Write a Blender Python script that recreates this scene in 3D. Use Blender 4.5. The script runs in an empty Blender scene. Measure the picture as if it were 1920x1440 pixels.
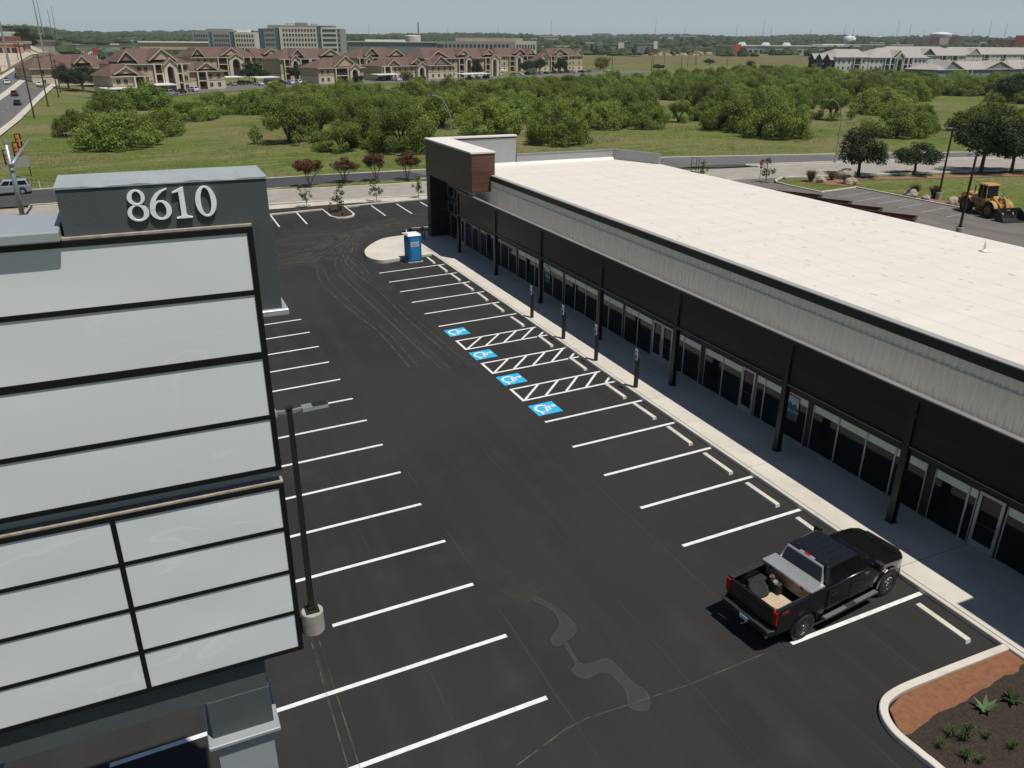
import bpy, bmesh, math, random
from mathutils import Vector, Matrix, noise
R = math.radians
sc = bpy.context.scene
COL = sc.collection

# ------------------------------------------------------------------ camera, sky, sun, exposure
cam_d = bpy.data.cameras.new('camera'); cam = bpy.data.objects.new('camera', cam_d); COL.objects.link(cam); sc.camera = cam
cam_d.sensor_width = 36; cam_d.lens = 28.009; cam_d.clip_start = .3; cam_d.clip_end = 30000
def cam_axes(yaw, pitch, roll):
    f = Vector((math.sin(yaw)*math.cos(pitch), math.cos(yaw)*math.cos(pitch), math.sin(pitch)))
    r = Vector((math.cos(yaw), -math.sin(yaw), 0)); u = r.cross(f)
    return r*math.cos(roll)+u*math.sin(roll), -r*math.sin(roll)+u*math.cos(roll), f
CP = Vector((-20.7772, -30.0888, 16.2181))
cr, cu, cf = cam_axes(0.42680, -0.40400, 0.00713)
m = Matrix((cr, cu, -cf)).transposed().to_4x4(); m.translation = CP
cam.matrix_world = m
SUN = Vector((.187, -.335, 1)).normalized()
sun_d = bpy.data.lights.new('sun', 'SUN'); sun = bpy.data.objects.new('sun', sun_d); COL.objects.link(sun)
sun_d.energy = 4.3; sun_d.angle = R(.53); sun_d.color = (1, .955, .89)
sun.rotation_euler = (-SUN).to_track_quat('-Z', 'Y').to_euler(); sun.location = (30, -60, 150)
w = bpy.data.worlds.new('World'); sc.world = w; w.use_nodes = True
nt = w.node_tree; bg = nt.nodes['Background']
sky = nt.nodes.new('ShaderNodeTexSky'); sky.sky_type = 'NISHITA'; sky.sun_disc = False
sky.sun_elevation = math.asin(SUN.z); sky.sun_rotation = math.atan2(SUN.x, SUN.y)
sky.altitude = 300; sky.air_density = 1.0; sky.dust_density = .4; sky.ozone_density = 1.0
# hazy pale band of air above the horizon
SKY_K = .050
geo = nt.nodes.new('ShaderNodeTexCoord'); sx = nt.nodes.new('ShaderNodeSeparateXYZ'); nt.links.new(geo.outputs['Generated'], sx.inputs[0])
mrs = nt.nodes.new('ShaderNodeMapRange'); mrs.interpolation_type = 'SMOOTHSTEP'; mrs.inputs[1].default_value = -.02; mrs.inputs[2].default_value = .20; mrs.inputs[3].default_value = .93; mrs.inputs[4].default_value = 0
nt.links.new(sx.outputs[2], mrs.inputs[0])
rmp = nt.nodes.new('ShaderNodeValToRGB'); nt.links.new(sx.outputs[2], rmp.inputs[0]); re_ = rmp.color_ramp.elements
re_[0].position = 0; re_[0].color = (.50/SKY_K, .60/SKY_K, .62/SKY_K, 1); re_[1].position = .09; re_[1].color = (.33/SKY_K, .445/SKY_K, .515/SKY_K, 1)
mxs = nt.nodes.new('ShaderNodeMix'); mxs.data_type = 'RGBA'; nt.links.new(mrs.outputs[0], mxs.inputs[0]); nt.links.new(sky.outputs[0], mxs.inputs[6]); nt.links.new(rmp.outputs[0], mxs.inputs[7])
nt.links.new(mxs.outputs[2], bg.inputs[0]); bg.inputs[1].default_value = SKY_K
sc.view_settings.view_transform = 'Standard'; sc.view_settings.look = 'None'
sc.view_settings.exposure = 0.0; sc.view_settings.gamma = 1
sc.render.engine = 'CYCLES'
try:
    sc.cycles.max_bounces = 5; sc.cycles.transparent_max_bounces = 6; sc.cycles.volume_bounces = 0
except Exception: pass

# ------------------------------------------------------------------ materials
def _n(nt, t, **k):
    n = nt.nodes.new(t)
    for a, b in k.items(): setattr(n, a, b)
    return n
def mat(name, col, rough=.8, metal=0., var=.12, scale=3., col2=None, bump=0., bscale=40., detail=4., stretch=None, spec=.5, coat=0., objvar=0.):
    """noise-varied principled surface in object space"""
    m = bpy.data.materials.new(name); m.use_nodes = True; nt = m.node_tree; b = nt.nodes['Principled BSDF']
    b.inputs['Roughness'].default_value = rough; b.inputs['Metallic'].default_value = metal
    b.inputs['Specular IOR Level'].default_value = spec; b.inputs['Coat Weight'].default_value = coat
    tc = _n(nt, 'ShaderNodeTexCoord'); vec = tc.outputs['Object']
    if stretch:
        mp = _n(nt, 'ShaderNodeMapping'); mp.inputs['Scale'].default_value = stretch; nt.links.new(vec, mp.inputs[0]); vec = mp.outputs[0]
    ns = _n(nt, 'ShaderNodeTexNoise'); ns.inputs['Scale'].default_value = scale; ns.inputs['Detail'].default_value = detail
    ns.inputs['Roughness'].default_value = .6
    nt.links.new(vec, ns.inputs['Vector'])
    rp = _n(nt, 'ShaderNodeValToRGB'); e = rp.color_ramp.elements
    c2 = col2 or tuple(min(1, c*(1+var)) for c in col); c1 = col if col2 else tuple(c*(1-var) for c in col)
    e[0].position = .3; e[1].position = .7; e[0].color = (*c1, 1); e[1].color = (*c2, 1)
    nt.links.new(ns.outputs[0], rp.inputs[0]); out = rp.outputs[0]
    if objvar:
        oi = _n(nt, 'ShaderNodeObjectInfo'); hs = _n(nt, 'ShaderNodeHueSaturation')
        mr = _n(nt, 'ShaderNodeMapRange'); mr.inputs[3].default_value = 1-objvar; mr.inputs[4].default_value = 1+objvar
        nt.links.new(oi.outputs['Random'], mr.inputs[0]); nt.links.new(mr.outputs[0], hs.inputs['Value'])
        mh = _n(nt, 'ShaderNodeMapRange'); mh.inputs[3].default_value = .488; mh.inputs[4].default_value = .512
        mu = _n(nt, 'ShaderNodeMath', operation='MULTIPLY'); mu.inputs[1].default_value = 7.31
        fr = _n(nt, 'ShaderNodeMath', operation='FRACT'); nt.links.new(oi.outputs['Random'], mu.inputs[0]); nt.links.new(mu.outputs[0], fr.inputs[0])
        nt.links.new(fr.outputs[0], mh.inputs[0]); nt.links.new(mh.outputs[0], hs.inputs['Hue'])
        nt.links.new(out, hs.inputs['Color']); out = hs.outputs[0]
    nt.links.new(out, b.inputs['Base Color'])
    if bump:
        n2 = _n(nt, 'ShaderNodeTexNoise'); n2.inputs['Scale'].default_value = bscale; n2.inputs['Detail'].default_value = 3
        nt.links.new(vec, n2.inputs['Vector'])
        bp = _n(nt, 'ShaderNodeBump'); bp.inputs['Strength'].default_value = bump; bp.inputs['Distance'].default_value = .05
        nt.links.new(n2.outputs[0], bp.inputs['Height']); nt.links.new(bp.outputs[0], b.inputs['Normal'])
    return m
def mixrgb(nt, a, b, fac, mode='MIX'):
    x = _n(nt, 'ShaderNodeMix', data_type='RGBA', blend_type=mode)
    def put(sock, v):
        if hasattr(v, 'is_output'): nt.links.new(v, sock)
        elif isinstance(v, (int, float)): sock.default_value = v
        else: sock.default_value = (*v, 1)
    put(x.inputs[0], fac); put(x.inputs[6], a); put(x.inputs[7], b)
    return x.outputs[2]
def noise_tex(nt, vec, scale, detail=4, stretch=None, lo=.4, hi=.6, dist=0., loc=(0,0,0)):
    if stretch or loc != (0,0,0):
        mp = _n(nt, 'ShaderNodeMapping'); mp.inputs['Scale'].default_value = stretch or (1,1,1); mp.inputs['Location'].default_value = loc
        nt.links.new(vec, mp.inputs[0]); vec = mp.outputs[0]
    ns = _n(nt, 'ShaderNodeTexNoise'); ns.inputs['Scale'].default_value = scale; ns.inputs['Detail'].default_value = detail; ns.inputs['Distortion'].default_value = dist
    nt.links.new(vec, ns.inputs['Vector'])
    mr = _n(nt, 'ShaderNodeMapRange'); mr.inputs[1].default_value = lo; mr.inputs[2].default_value = hi; mr.clamp = True
    nt.links.new(ns.outputs[0], mr.inputs[0]); return mr.outputs[0]
def newmat(name, rough=.8, metal=0., spec=.5):
    m = bpy.data.materials.new(name); m.use_nodes = True; nt = m.node_tree; b = nt.nodes['Principled BSDF']
    b.inputs['Roughness'].default_value = rough; b.inputs['Metallic'].default_value = metal; b.inputs['Specular IOR Level'].default_value = spec
    tc = _n(nt, 'ShaderNodeTexCoord'); return m, nt, b, tc.outputs['Object']
def mth(nt, op, a, b=None, c=None):
    n = _n(nt, 'ShaderNodeMath', operation=op)
    for i, v in enumerate((a, b, c)):
        if v is None: continue
        if hasattr(v, 'is_output'): nt.links.new(v, n.inputs[i])
        else: n.inputs[i].default_value = v
    return n.outputs[0]
def sep(nt, v):
    s = _n(nt, 'ShaderNodeSeparateXYZ'); nt.links.new(v, s.inputs[0]); return s.outputs

def asphalt_mat():
    m, nt, b, v = newmat('asphalt', .86, spec=.35)
    c = mixrgb(nt, (.0185,.0178,.0175), (.027,.026,.0248), noise_tex(nt, v, .09, 5, lo=.38, hi=.62))
    c = mixrgb(nt, c, (.031,.029,.0265), mth(nt, 'MULTIPLY', noise_tex(nt, v, 1.0, 5, (1.1,.045,1), .46, .72), .75))      # paver passes along the lane
    c = mixrgb(nt, c, (.043,.039,.034), mth(nt, 'MULTIPLY', noise_tex(nt, v, .5, 8, lo=.56, hi=.8, loc=(7,3,0)), .55))      # dust
    xyz = sep(nt, v)
    for x0, w0 in ((-12.6,.035), (-9.0,.025), (-6.05,.03), (-2.9,.02), (-18.3,.03), (-15.5,.02)):                                                # construction joints
        wob = mth(nt, 'MULTIPLY', noise_tex(nt, v, .8, 3, lo=0, hi=1), .12)
        d = mth(nt, 'ABSOLUTE', mth(nt, 'SUBTRACT', mth(nt, 'ADD', xyz[0], wob), x0+.06))
        k = mth(nt, 'MULTIPLY', mth(nt, 'LESS_THAN', d, w0), noise_tex(nt, v, .6, 4, (1,.5,1), .42, .6, loc=(x0,0,0)))
        c = mixrgb(nt, c, (.046,.041,.035), mth(nt, 'MULTIPLY', k, .5))
    sp = noise_tex(nt, v, 38, 2, lo=.70, hi=.78); c = mixrgb(nt, c, (.13,.12,.11), mth(nt, 'MULTIPLY', sp, .35))
    nt.links.new(c, b.inputs['Base Color'])
    n2 = _n(nt, 'ShaderNodeTexNoise'); n2.inputs['Scale'].default_value = 55; nt.links.new(v, n2.inputs['Vector'])
    bp = _n(nt, 'ShaderNodeBump'); bp.inputs['Strength'].default_value = .35; bp.inputs['Distance'].default_value = .02
    nt.links.new(n2.outputs[0], bp.inputs['Height']); nt.links.new(bp.outputs[0], b.inputs['Normal'])
    return m
def grass_mat():
    m, nt, b, v = newmat('grass', .95, spec=.1)
    c = mixrgb(nt, (.095,.140,.026), (.145,.168,.044), noise_tex(nt, v, .045, 6, lo=.38, hi=.62))
    c = mixrgb(nt, c, (.205,.172,.082), mth(nt, 'MULTIPLY', noise_tex(nt, v, .022, 6, lo=.46, hi=.60, loc=(11,5,0)), .92))
    c = mixrgb(nt, c, (.098,.138,.026), mth(nt, 'MULTIPLY', noise_tex(nt, v, .11, 5, (.35,1,1), .54, .66, loc=(3,40,0)), .7))
    c = mixrgb(nt, c, (.235,.20,.105), mth(nt, 'MULTIPLY', noise_tex(nt, v, .5, 8, (.3,1,1), .48, .70), .75))
    c = mixrgb(nt, c, (.050,.068,.020), mth(nt, 'MULTIPLY', noise_tex(nt, v, 1.6, 7, lo=.50, hi=.68, loc=(5,5,0)), .75))
    c = mixrgb(nt, c, (.055,.072,.02), mth(nt, 'MULTIPLY', noise_tex(nt, v, 5., 4, (.6,1,1), .5, .68, loc=(1,9,0)), .5))
    # far off the ground is covered by woods, roofs and pale lots
    ln = _n(nt, 'ShaderNodeVectorMath', operation='LENGTH'); nt.links.new(v, ln.inputs[0])
    far = _n(nt, 'ShaderNodeMapRange'); far.inputs[1].default_value = 1150; far.inputs[2].default_value = 1500; nt.links.new(ln.outputs['Value'], far.inputs[0])
    fc = mixrgb(nt, (.030,.044,.017), (.062,.075,.032), noise_tex(nt, v, .012, 8, lo=.4, hi=.62))
    fc = mixrgb(nt, fc, (.30,.27,.22), noise_tex(nt, v, .0042, 6, (1,1,1), .66, .70, loc=(3,8,0)))
    c = mixrgb(nt, c, fc, far.outputs[0])
    nt.links.new(c, b.inputs['Base Color'])
    n2 = _n(nt, 'ShaderNodeTexNoise'); n2.inputs['Scale'].default_value = 3; n2.inputs['Detail'].default_value = 6; nt.links.new(v, n2.inputs['Vector'])
    bp = _n(nt, 'ShaderNodeBump'); bp.inputs['Strength'].default_value = .8; bp.inputs['Distance'].default_value = .25
    nt.links.new(n2.outputs[0], bp.inputs['Height']); nt.links.new(bp.outputs[0], b.inputs['Normal'])
    return m
def concrete_mat(name, c1, c2, jx=None, jy=None, jw=.012, rough=.85, stain=.25):
    m, nt, b, v = newmat(name, rough, spec=.3)
    c = mixrgb(nt, c1, c2, noise_tex(nt, v, .5, 6, lo=.35, hi=.65))
    c = mixrgb(nt, c, tuple(q*.72 for q in c1), mth(nt, 'MULTIPLY', noise_tex(nt, v, 2.3, 7, lo=.55, hi=.75), stain*1.6))
    xyz = sep(nt, v)
    for ax, sp in ((0, jx), (1, jy)):
        if not sp: continue
        k = mth(nt, 'LESS_THAN', mth(nt, 'FRACT', mth(nt, 'DIVIDE', mth(nt, 'ADD', xyz[ax], 1000.*sp+.3), sp)), jw*2/sp)
        c = mixrgb(nt, c, tuple(q*.42 for q in c1), k)
    nt.links.new(c, b.inputs['Base Color']); return m
def plank_mat(name, c1, c2, pitch, rough=.55, gap=.035, dark=.3):
    m, nt, b, v = newmat(name, rough, spec=.4)
    z = sep(nt, v)[2]
    row = mth(nt, 'FLOOR', mth(nt, 'DIVIDE', z, pitch))
    cb = _n(nt, 'ShaderNodeCombineXYZ'); nt.links.new(row, cb.inputs[2])
    wn = _n(nt, 'ShaderNodeTexWhiteNoise'); nt.links.new(cb.outputs[0], wn.inputs[0])
    g = noise_tex(nt, v, 1.3, 6, (.5,.5,14), .35, .65)
    c = mixrgb(nt, c1, c2, mth(nt, 'ADD', mth(nt, 'MULTIPLY', wn.outputs[0], .55), mth(nt, 'MULTIPLY', g, .45)))
    fr = mth(nt, 'FRACT', mth(nt, 'DIVIDE', z, pitch)); k = mth(nt, 'LESS_THAN', fr, gap/pitch)
    c = mixrgb(nt, c, tuple(q*dark for q in c1), k)
    nt.links.new(c, b.inputs['Base Color']); return m
def panel_mat():
    m, nt, b, v = newmat('sign_panel_vinyl', .22, spec=.5)
    # faint lighter wave marks left on the film
    mp = _n(nt, 'ShaderNodeMapping'); mp.inputs['Scale'].default_value = (.5,1,1.1); nt.links.new(v, mp.inputs[0])
    ns = _n(nt, 'ShaderNodeTexNoise'); ns.inputs['Scale'].default_value = .55; ns.inputs['Detail'].default_value = 2.0; ns.inputs['Distortion'].default_value = 1.1
    nt.links.new(mp.outputs[0], ns.inputs['Vector'])
    d = mth(nt, 'ABSOLUTE', mth(nt, 'SUBTRACT', ns.outputs[0], .53)); k = mth(nt, 'SUBTRACT', 1.0, mth(nt, 'MINIMUM', 1.0, mth(nt, 'DIVIDE', d, .009)))
    side = noise_tex(nt, v, .35, 2, lo=.5, hi=.6, loc=(9,0,2))
    c = mixrgb(nt, (.72,.755,.765), (.76,.785,.785), noise_tex(nt, v, .25, 3, lo=.35, hi=.65))
    c = mixrgb(nt, c, (.86,.88,.88), mth(nt, 'MULTIPLY', mth(nt, 'MULTIPLY', k, side), .55))
    nt.links.new(c, b.inputs['Base Color']); return m
def leaf_mat(name, c1, c2, objvar=.22, trans=.25):
    m = mat(name, c1, .75, 0, col2=c2, scale=1.1, detail=5, spec=.25, objvar=objvar)
    nt = m.node_tree; b = nt.nodes['Principled BSDF']; src = b.inputs['Base Color'].links[0].from_socket
    tr = _n(nt, 'ShaderNodeBsdfTranslucent'); mx = _n(nt, 'ShaderNodeMixShader'); mx.inputs[0].default_value = trans
    nt.links.new(src, tr.inputs[0]); nt.links.new(b.outputs[0], mx.inputs[1]); nt.links.new(tr.outputs[0], mx.inputs[2])
    nt.links.new(mx.outputs[0], nt.nodes['Material Output'].inputs[0]); return m
def dust_mat(name, col, lo, hi, scale, stretch, amount=.8):
    """dust on asphalt: noise decides where the dust lies, clear between"""
    m, nt, b, v = newmat(name, .95, spec=.1); b.inputs['Base Color'].default_value = (*col, 1)
    a = noise_tex(nt, v, scale, 6, stretch, lo, hi)
    nt.links.new(mth(nt, 'MULTIPLY', a, amount), b.inputs['Alpha']); return m

M = {}
M['asphalt'] = asphalt_mat(); M['grass'] = grass_mat()
M['walk'] = concrete_mat('sidewalk_concrete', (.52,.485,.42), (.60,.565,.49), None, 7.5)
M['kerb'] = concrete_mat('kerb_concrete', (.54,.50,.43), (.62,.58,.50), None, None, stain=.35)
M['lane'] = concrete_mat('street_concrete', (.285,.262,.225), (.345,.315,.272), None, None, stain=.3)
M['pavepale'] = concrete_mat('pale_pavement', (.46,.43,.37), (.54,.50,.43), 4.5, None, .02, stain=.3)
M['oldasph'] = mat('weathered_asphalt', (.135,.122,.108), .9, var=.28, scale=.35, detail=8, stretch=(1,.35,1))
M['newasph'] = mat('new_street_asphalt', (.052,.051,.053), .85, var=.2, scale=.3, detail=7, stretch=(.3,1,1))
M['hwy'] = mat('highway_asphalt', (.125,.117,.115), .9, var=.2, scale=.15, detail=6, stretch=(1,.08,1))
M['white'] = mat('road_paint', (.60,.595,.575), .6, col2=(.82,.82,.80), scale=5, detail=8)
M['oldpaint'] = mat('worn_paint', (.34,.33,.31), .8, var=.3, scale=5, detail=7)
M['bluep'] = mat('blue_paint', (.03,.42,.70), .6, var=.08, scale=6)
M['roof'] = mat('membrane_roof', (.66,.615,.55), .75, var=.045, scale=.5, detail=8, stretch=(.3,1.6,1))
M['corr'] = mat('corrugated_steel', (.80,.78,.71), .42, .25, var=.08, scale=1.5, stretch=(1,3,.4))
M['graywall'] = mat('grey_metal_panel', (.36,.37,.37), .5, .2, var=.04, scale=1)
M['blacksteel'] = mat('black_steel', (.012,.011,.011), .45, .0, var=.2, scale=2)
M['coping'] = mat('white_coping', (.74,.70,.64), .6, var=.04, scale=1)
M['trim'] = mat('pale_metal_trim', (.50,.49,.46), .4, .4, var=.05, scale=2)
M['trimd'] = mat('dull_trim', (.27,.27,.255), .5, .3, var=.08, scale=2)
M['wood'] = plank_mat('wood_siding', (.075,.032,.021), (.165,.072,.044), .30, .5, .012, .35)
M['darkwood'] = plank_mat('dark_siding', (.010,.0085,.0085), (.026,.017,.015), .30, .40, .014)
M['towerwood_shaded'] = plank_mat('brown_siding_shaded', (.030,.021,.0165), (.062,.042,.032), .30, .45, .014)  # tower boards darkened, the shade on the front put into the colour
M['glass'] = mat('tinted_glass', (.007,.009,.010), .05, var=.3, scale=.6, spec=.22)
M['alu'] = mat('aluminium_frame', (.42,.43,.44), .4, .5, var=.05, scale=3)
M['strip'] = mat('pale_transom_panel', (.78,.84,.70), .5, var=.06, scale=2)
M['dkframe'] = mat('dark_pilaster', (.011,.0105,.0105), .5, var=.15, scale=2)
M['signgrey'] = mat('charcoal_stucco', (.068,.082,.084), .8, var=.08, scale=1.2, bump=.15, bscale=60)
M['signmid'] = mat('mid_grey_stucco', (.30,.33,.34), .8, var=.06, scale=1.2, bump=.1, bscale=60)
M['signcap'] = mat('silver_coping', (.42,.45,.47), .42, .35, var=.06, scale=.8)
M['panel'] = panel_mat()
M['frame'] = mat('black_frame', (.010,.010,.011), .4, .3, var=.2, scale=2)
M['tan'] = mat('dusty_top', (.33,.29,.24), .9, var=.25, scale=8)
M['numeral'] = mat('white_numeral', (.86,.88,.88), .5, var=.03, scale=2)
M['numside'] = mat('numeral_side', (.02,.02,.02), .5)
M['bronze'] = mat('bronze_pole', (.030,.025,.021), .45, .3, var=.15, scale=2)
M['steel'] = mat('galvanised_steel', (.36,.38,.39), .45, .55, var=.1, scale=3)
M['concgrey'] = mat('cast_concrete', (.36,.34,.30), .9, var=.22, scale=3, detail=7, bump=.3)
M['mulch'] = mat('mulch', (.020,.013,.010), .95, col2=(.055,.036,.026), scale=12, detail=8, bump=1., bscale=25)
M['granite'] = mat('decomposed_granite', (.235,.105,.052), .95, var=.22, scale=6, detail=8, bump=.6, bscale=60)
M['leafM'] = leaf_mat('mesquite_leaf', (.120,.172,.030), (.265,.325,.070), objvar=.30, trans=.40)
M['leafD'] = leaf_mat('oak_leaf', (.020,.036,.012), (.046,.068,.022), .12, .15)
M['leafR'] = leaf_mat('crape_leaf', (.10,.048,.020), (.17,.072,.034), .15)
M['leafG'] = leaf_mat('sapling_leaf', (.055,.10,.022), (.10,.16,.04), .12)
M['leafY'] = leaf_mat('yellow_leaf', (.12,.115,.022), (.17,.15,.035), .12)
M['leafA'] = leaf_mat('agave_leaf', (.10,.16,.06), (.16,.23,.09), .1, .1)
M['ornament'] = leaf_mat('grass_clump_leaf', (.075,.085,.035), (.15,.14,.07), .15)
M['bark'] = mat('bark', (.075,.060,.045), .95, var=.3, scale=5, bump=.5)
M['palebark'] = mat('pale_bark', (.22,.19,.15), .95, var=.25, scale=5)
M['woods'] = mat('far_woods', (.022,.038,.014), .95, col2=(.066,.086,.032), scale=.09, detail=7, spec=.1, objvar=0)
M['rock'] = mat('limestone', (.36,.30,.24), .95, var=.35, scale=2.2, detail=8, bump=.8, bscale=6)
M['timber'] = mat('creosote_timber', (.050,.036,.027), .9, var=.2, scale=2)
M['beige'] = mat('beige_stucco', (.47,.365,.25), .9, var=.06, scale=.3)
M['cream'] = mat('cream_stucco', (.60,.52,.40), .9, var=.05, scale=.3)
M['shade'] = mat('taupe_and_shaded_stucco', (.20,.17,.14), .9, var=.06, scale=.3)  # taupe parts, and gable faces with their shade put into the colour
M['brownroof'] = mat('brown_shingle', (.128,.078,.063), .95, var=.16, scale=.6, detail=8)
M['greyroof'] = mat('grey_shingle', (.34,.315,.29), .95, var=.1, scale=.6, detail=8)
M['recess'] = mat('dark_recess', (.035,.022,.018), .8, var=.2, scale=1)  # dark railings, and hollows with their shade put into the colour
M['win'] = mat('window_glass', (.030,.040,.042), .1, var=.3, scale=.4)
M['whitewall'] = mat('white_siding', (.50,.50,.48), .9, var=.05, scale=.4)
M['bluewall'] = mat('blue_grey_siding', (.19,.22,.24), .9, var=.05, scale=.4)
M['darkwall'] = mat('dark_siding_panel', (.06,.052,.048), .9, var=.08, scale=.4)
M['greenwall'] = mat('sage_siding', (.27,.31,.22), .9, var=.05, scale=.4)
M['office'] = mat('cream_precast', (.66,.61,.52), .9, var=.04, scale=.2)
M['officeg'] = mat('grey_precast', (.31,.30,.285), .9, var=.04, scale=.2)
M['curtain'] = mat('blue_curtain_glass', (.05,.12,.15), .15, var=.3, scale=.2)
M['tanwall'] = mat('tan_wall', (.45,.36,.27), .9, var=.1, scale=.1)
M['peach'] = mat('peach_stucco', (.52,.27,.18), .9, var=.08, scale=.2)
M['redbrick'] = mat('red_brick_wall', (.23,.08,.055), .9, var=.12, scale=.2)
M['redpanel'] = mat('red_panel', (.42,.035,.025), .7, var=.08, scale=.2)
M['teal'] = mat('teal_roof', (.12,.24,.22), .7, var=.08, scale=.3)
M['tankwhite'] = mat('tank_white', (.70,.72,.72), .6, var=.05, scale=.2)
M['rust'] = mat('rusty_steel', (.17,.066,.036), .85, .1, col2=(.27,.12,.07), scale=2.2, detail=7)
M['rustdark'] = mat('container_inside', (.035,.022,.016), .9, var=.3, scale=2)
M['toiletblue'] = mat('blue_plastic', (.02,.23,.50), .45, var=.06, scale=2)
M['toiletdark'] = mat('dark_blue_plastic', (.014,.12,.33), .45, var=.06, scale=2)
M['toiletroof'] = mat('white_plastic', (.72,.74,.74), .5, var=.03, scale=2)
M['paper'] = mat('white_label', (.75,.76,.76), .6, var=.03, scale=4)
M['ink'] = mat('blue_ink', (.04,.12,.30), .6, var=.1, scale=4)
M['redink'] = mat('red_ink', (.45,.03,.03), .6, var=.1, scale=4)
M['black'] = mat('matte_black', (.012,.012,.012), .6, var=.2, scale=4)
M['truck'] = mat('black_car_paint', (.0065,.0068,.0072), .22, .0, var=.15, scale=2, coat=.7, spec=.5)
M['bedliner'] = mat('bed_liner', (.016,.016,.016), .8, var=.25, scale=6, bump=.3)
M['rubber'] = mat('tyre_rubber', (.014,.0135,.013), .85, var=.2, scale=8)
M['chrome'] = mat('chrome', (.75,.75,.76), .12, 1., var=.05, scale=4)
M['brushed'] = mat('diamond_plate', (.66,.66,.64), .36, .75, var=.08, scale=5)
M['dirtymetal'] = mat('dusty_metal', (.20,.165,.135), .55, .45, col2=(.34,.29,.25), scale=3, detail=7)
M['plywood'] = mat('plywood', (.47,.37,.26), .85, var=.2, scale=2.2, detail=7, stretch=(1,6,1))
M['taillight'] = mat('tail_light', (.30,.008,.010), .2, var=.1, scale=6)
M['headlight'] = mat('head_light', (.70,.72,.75), .1, .3, var=.05, scale=6)
M['strap'] = mat('orange_strap', (.55,.22,.05), .8, var=.15, scale=9)
M['cat'] = mat('yellow_machine_paint', (.44,.255,.075), .5, .0, var=.16, scale=1.8, detail=7)
M['dirt'] = mat('dirty_rim', (.17,.085,.045), .8, var=.3, scale=5)
M['orange'] = mat('signal_orange', (.62,.20,.03), .5, var=.08, scale=4)
M['stopred'] = mat('stop_sign_red', (.42,.025,.02), .5, var=.1, scale=4)
M['lampamber'] = mat('signal_lens', (.55,.24,.15), .3, var=.1, scale=4)
M['carpaint'] = mat('car_paint', (.5,.5,.5), .3, coat=.5)
def paint(name, c, metal=.2): return mat(name, c, .28, metal, var=.05, scale=2, coat=.6)
M['psilver'] = paint('silver_paint', (.38,.40,.42), .4); M['pwhite'] = paint('white_paint', (.68,.69,.69), 0); M['pblack'] = paint('black_paint', (.012,.013,.015), 0)
M['pmaroon'] = paint('maroon_paint', (.12,.022,.025)); M['pred'] = paint('red_paint', (.24,.012,.03)); M['pblue'] = paint('navy_paint', (.02,.03,.08)); M['pgrey'] = paint('grey_paint', (.10,.105,.11))
M['trackdust'] = dust_mat('track_dust', (.155,.138,.115), .30, .72, 1.3, (1,1,1), .50)
M['dustfine'] = dust_mat('fine_dust', (.105,.092,.078), .36, .78, .55, (.45,1.5,1), .30)
M['stain'] = mat('dried_puddle', (.031,.0305,.030), .75, var=.12, scale=2)
M['stainrim'] = mat('dried_puddle_rim', (.048,.046,.043), .9, var=.3, scale=4)
M['chalk'] = dust_mat('yellow_chalk', (.22,.185,.11), .36, .70, 3., (1,1,1), .55)
M['drywater'] = dust_mat('mud_splash', (.085,.076,.062), .38, .72, 1.6, (1,1,1), .55)
M['reddirt'] = mat('red_dirt', (.23,.125,.07), .95, var=.2, scale=.8, detail=7)
M['palegravel'] = mat('pale_ground', (.43,.36,.28), .95, var=.18, scale=.06, detail=7)
M['poster'] = mat('window_poster', (.05,.085,.10), .5, var=.1, scale=3)
M['posterpale'] = mat('poster_pale', (.42,.60,.66), .5, var=.1, scale=3)

# ------------------------------------------------------------------ ground heights
RL = [(230,0),(310,1.5),(430,5.3),(710,15),(1100,21),(1600,27),(3000,42),(7000,60)]
RR = [(950,0),(1500,9),(2500,26),(4000,42),(7000,62)]
def lin(t, r):
    if r <= t[0][0]: return t[0][1]
    for (a, b), (c, d) in zip(t, t[1:]):
        if r <= c: return b+(d-b)*(r-a)/(c-a)
    return t[-1][1]
SL = 0.0291
def ground(x, y):
    z = SL*min(max(x, -45), 0)
    r = math.hypot(x+20.8, y+30.1)
    if r < 230 or y < 0: return z
    a = (x+20.8)/(y+30.1); k = min(max((-a-.045)/.04, 0), 1)
    return z+k*lin(RL, r)+(1-k)*lin(RR, r)+(min((r-1200)/1500, 1)*5*math.sin(a*23+r*.0013) if r > 1200 else 0)

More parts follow.
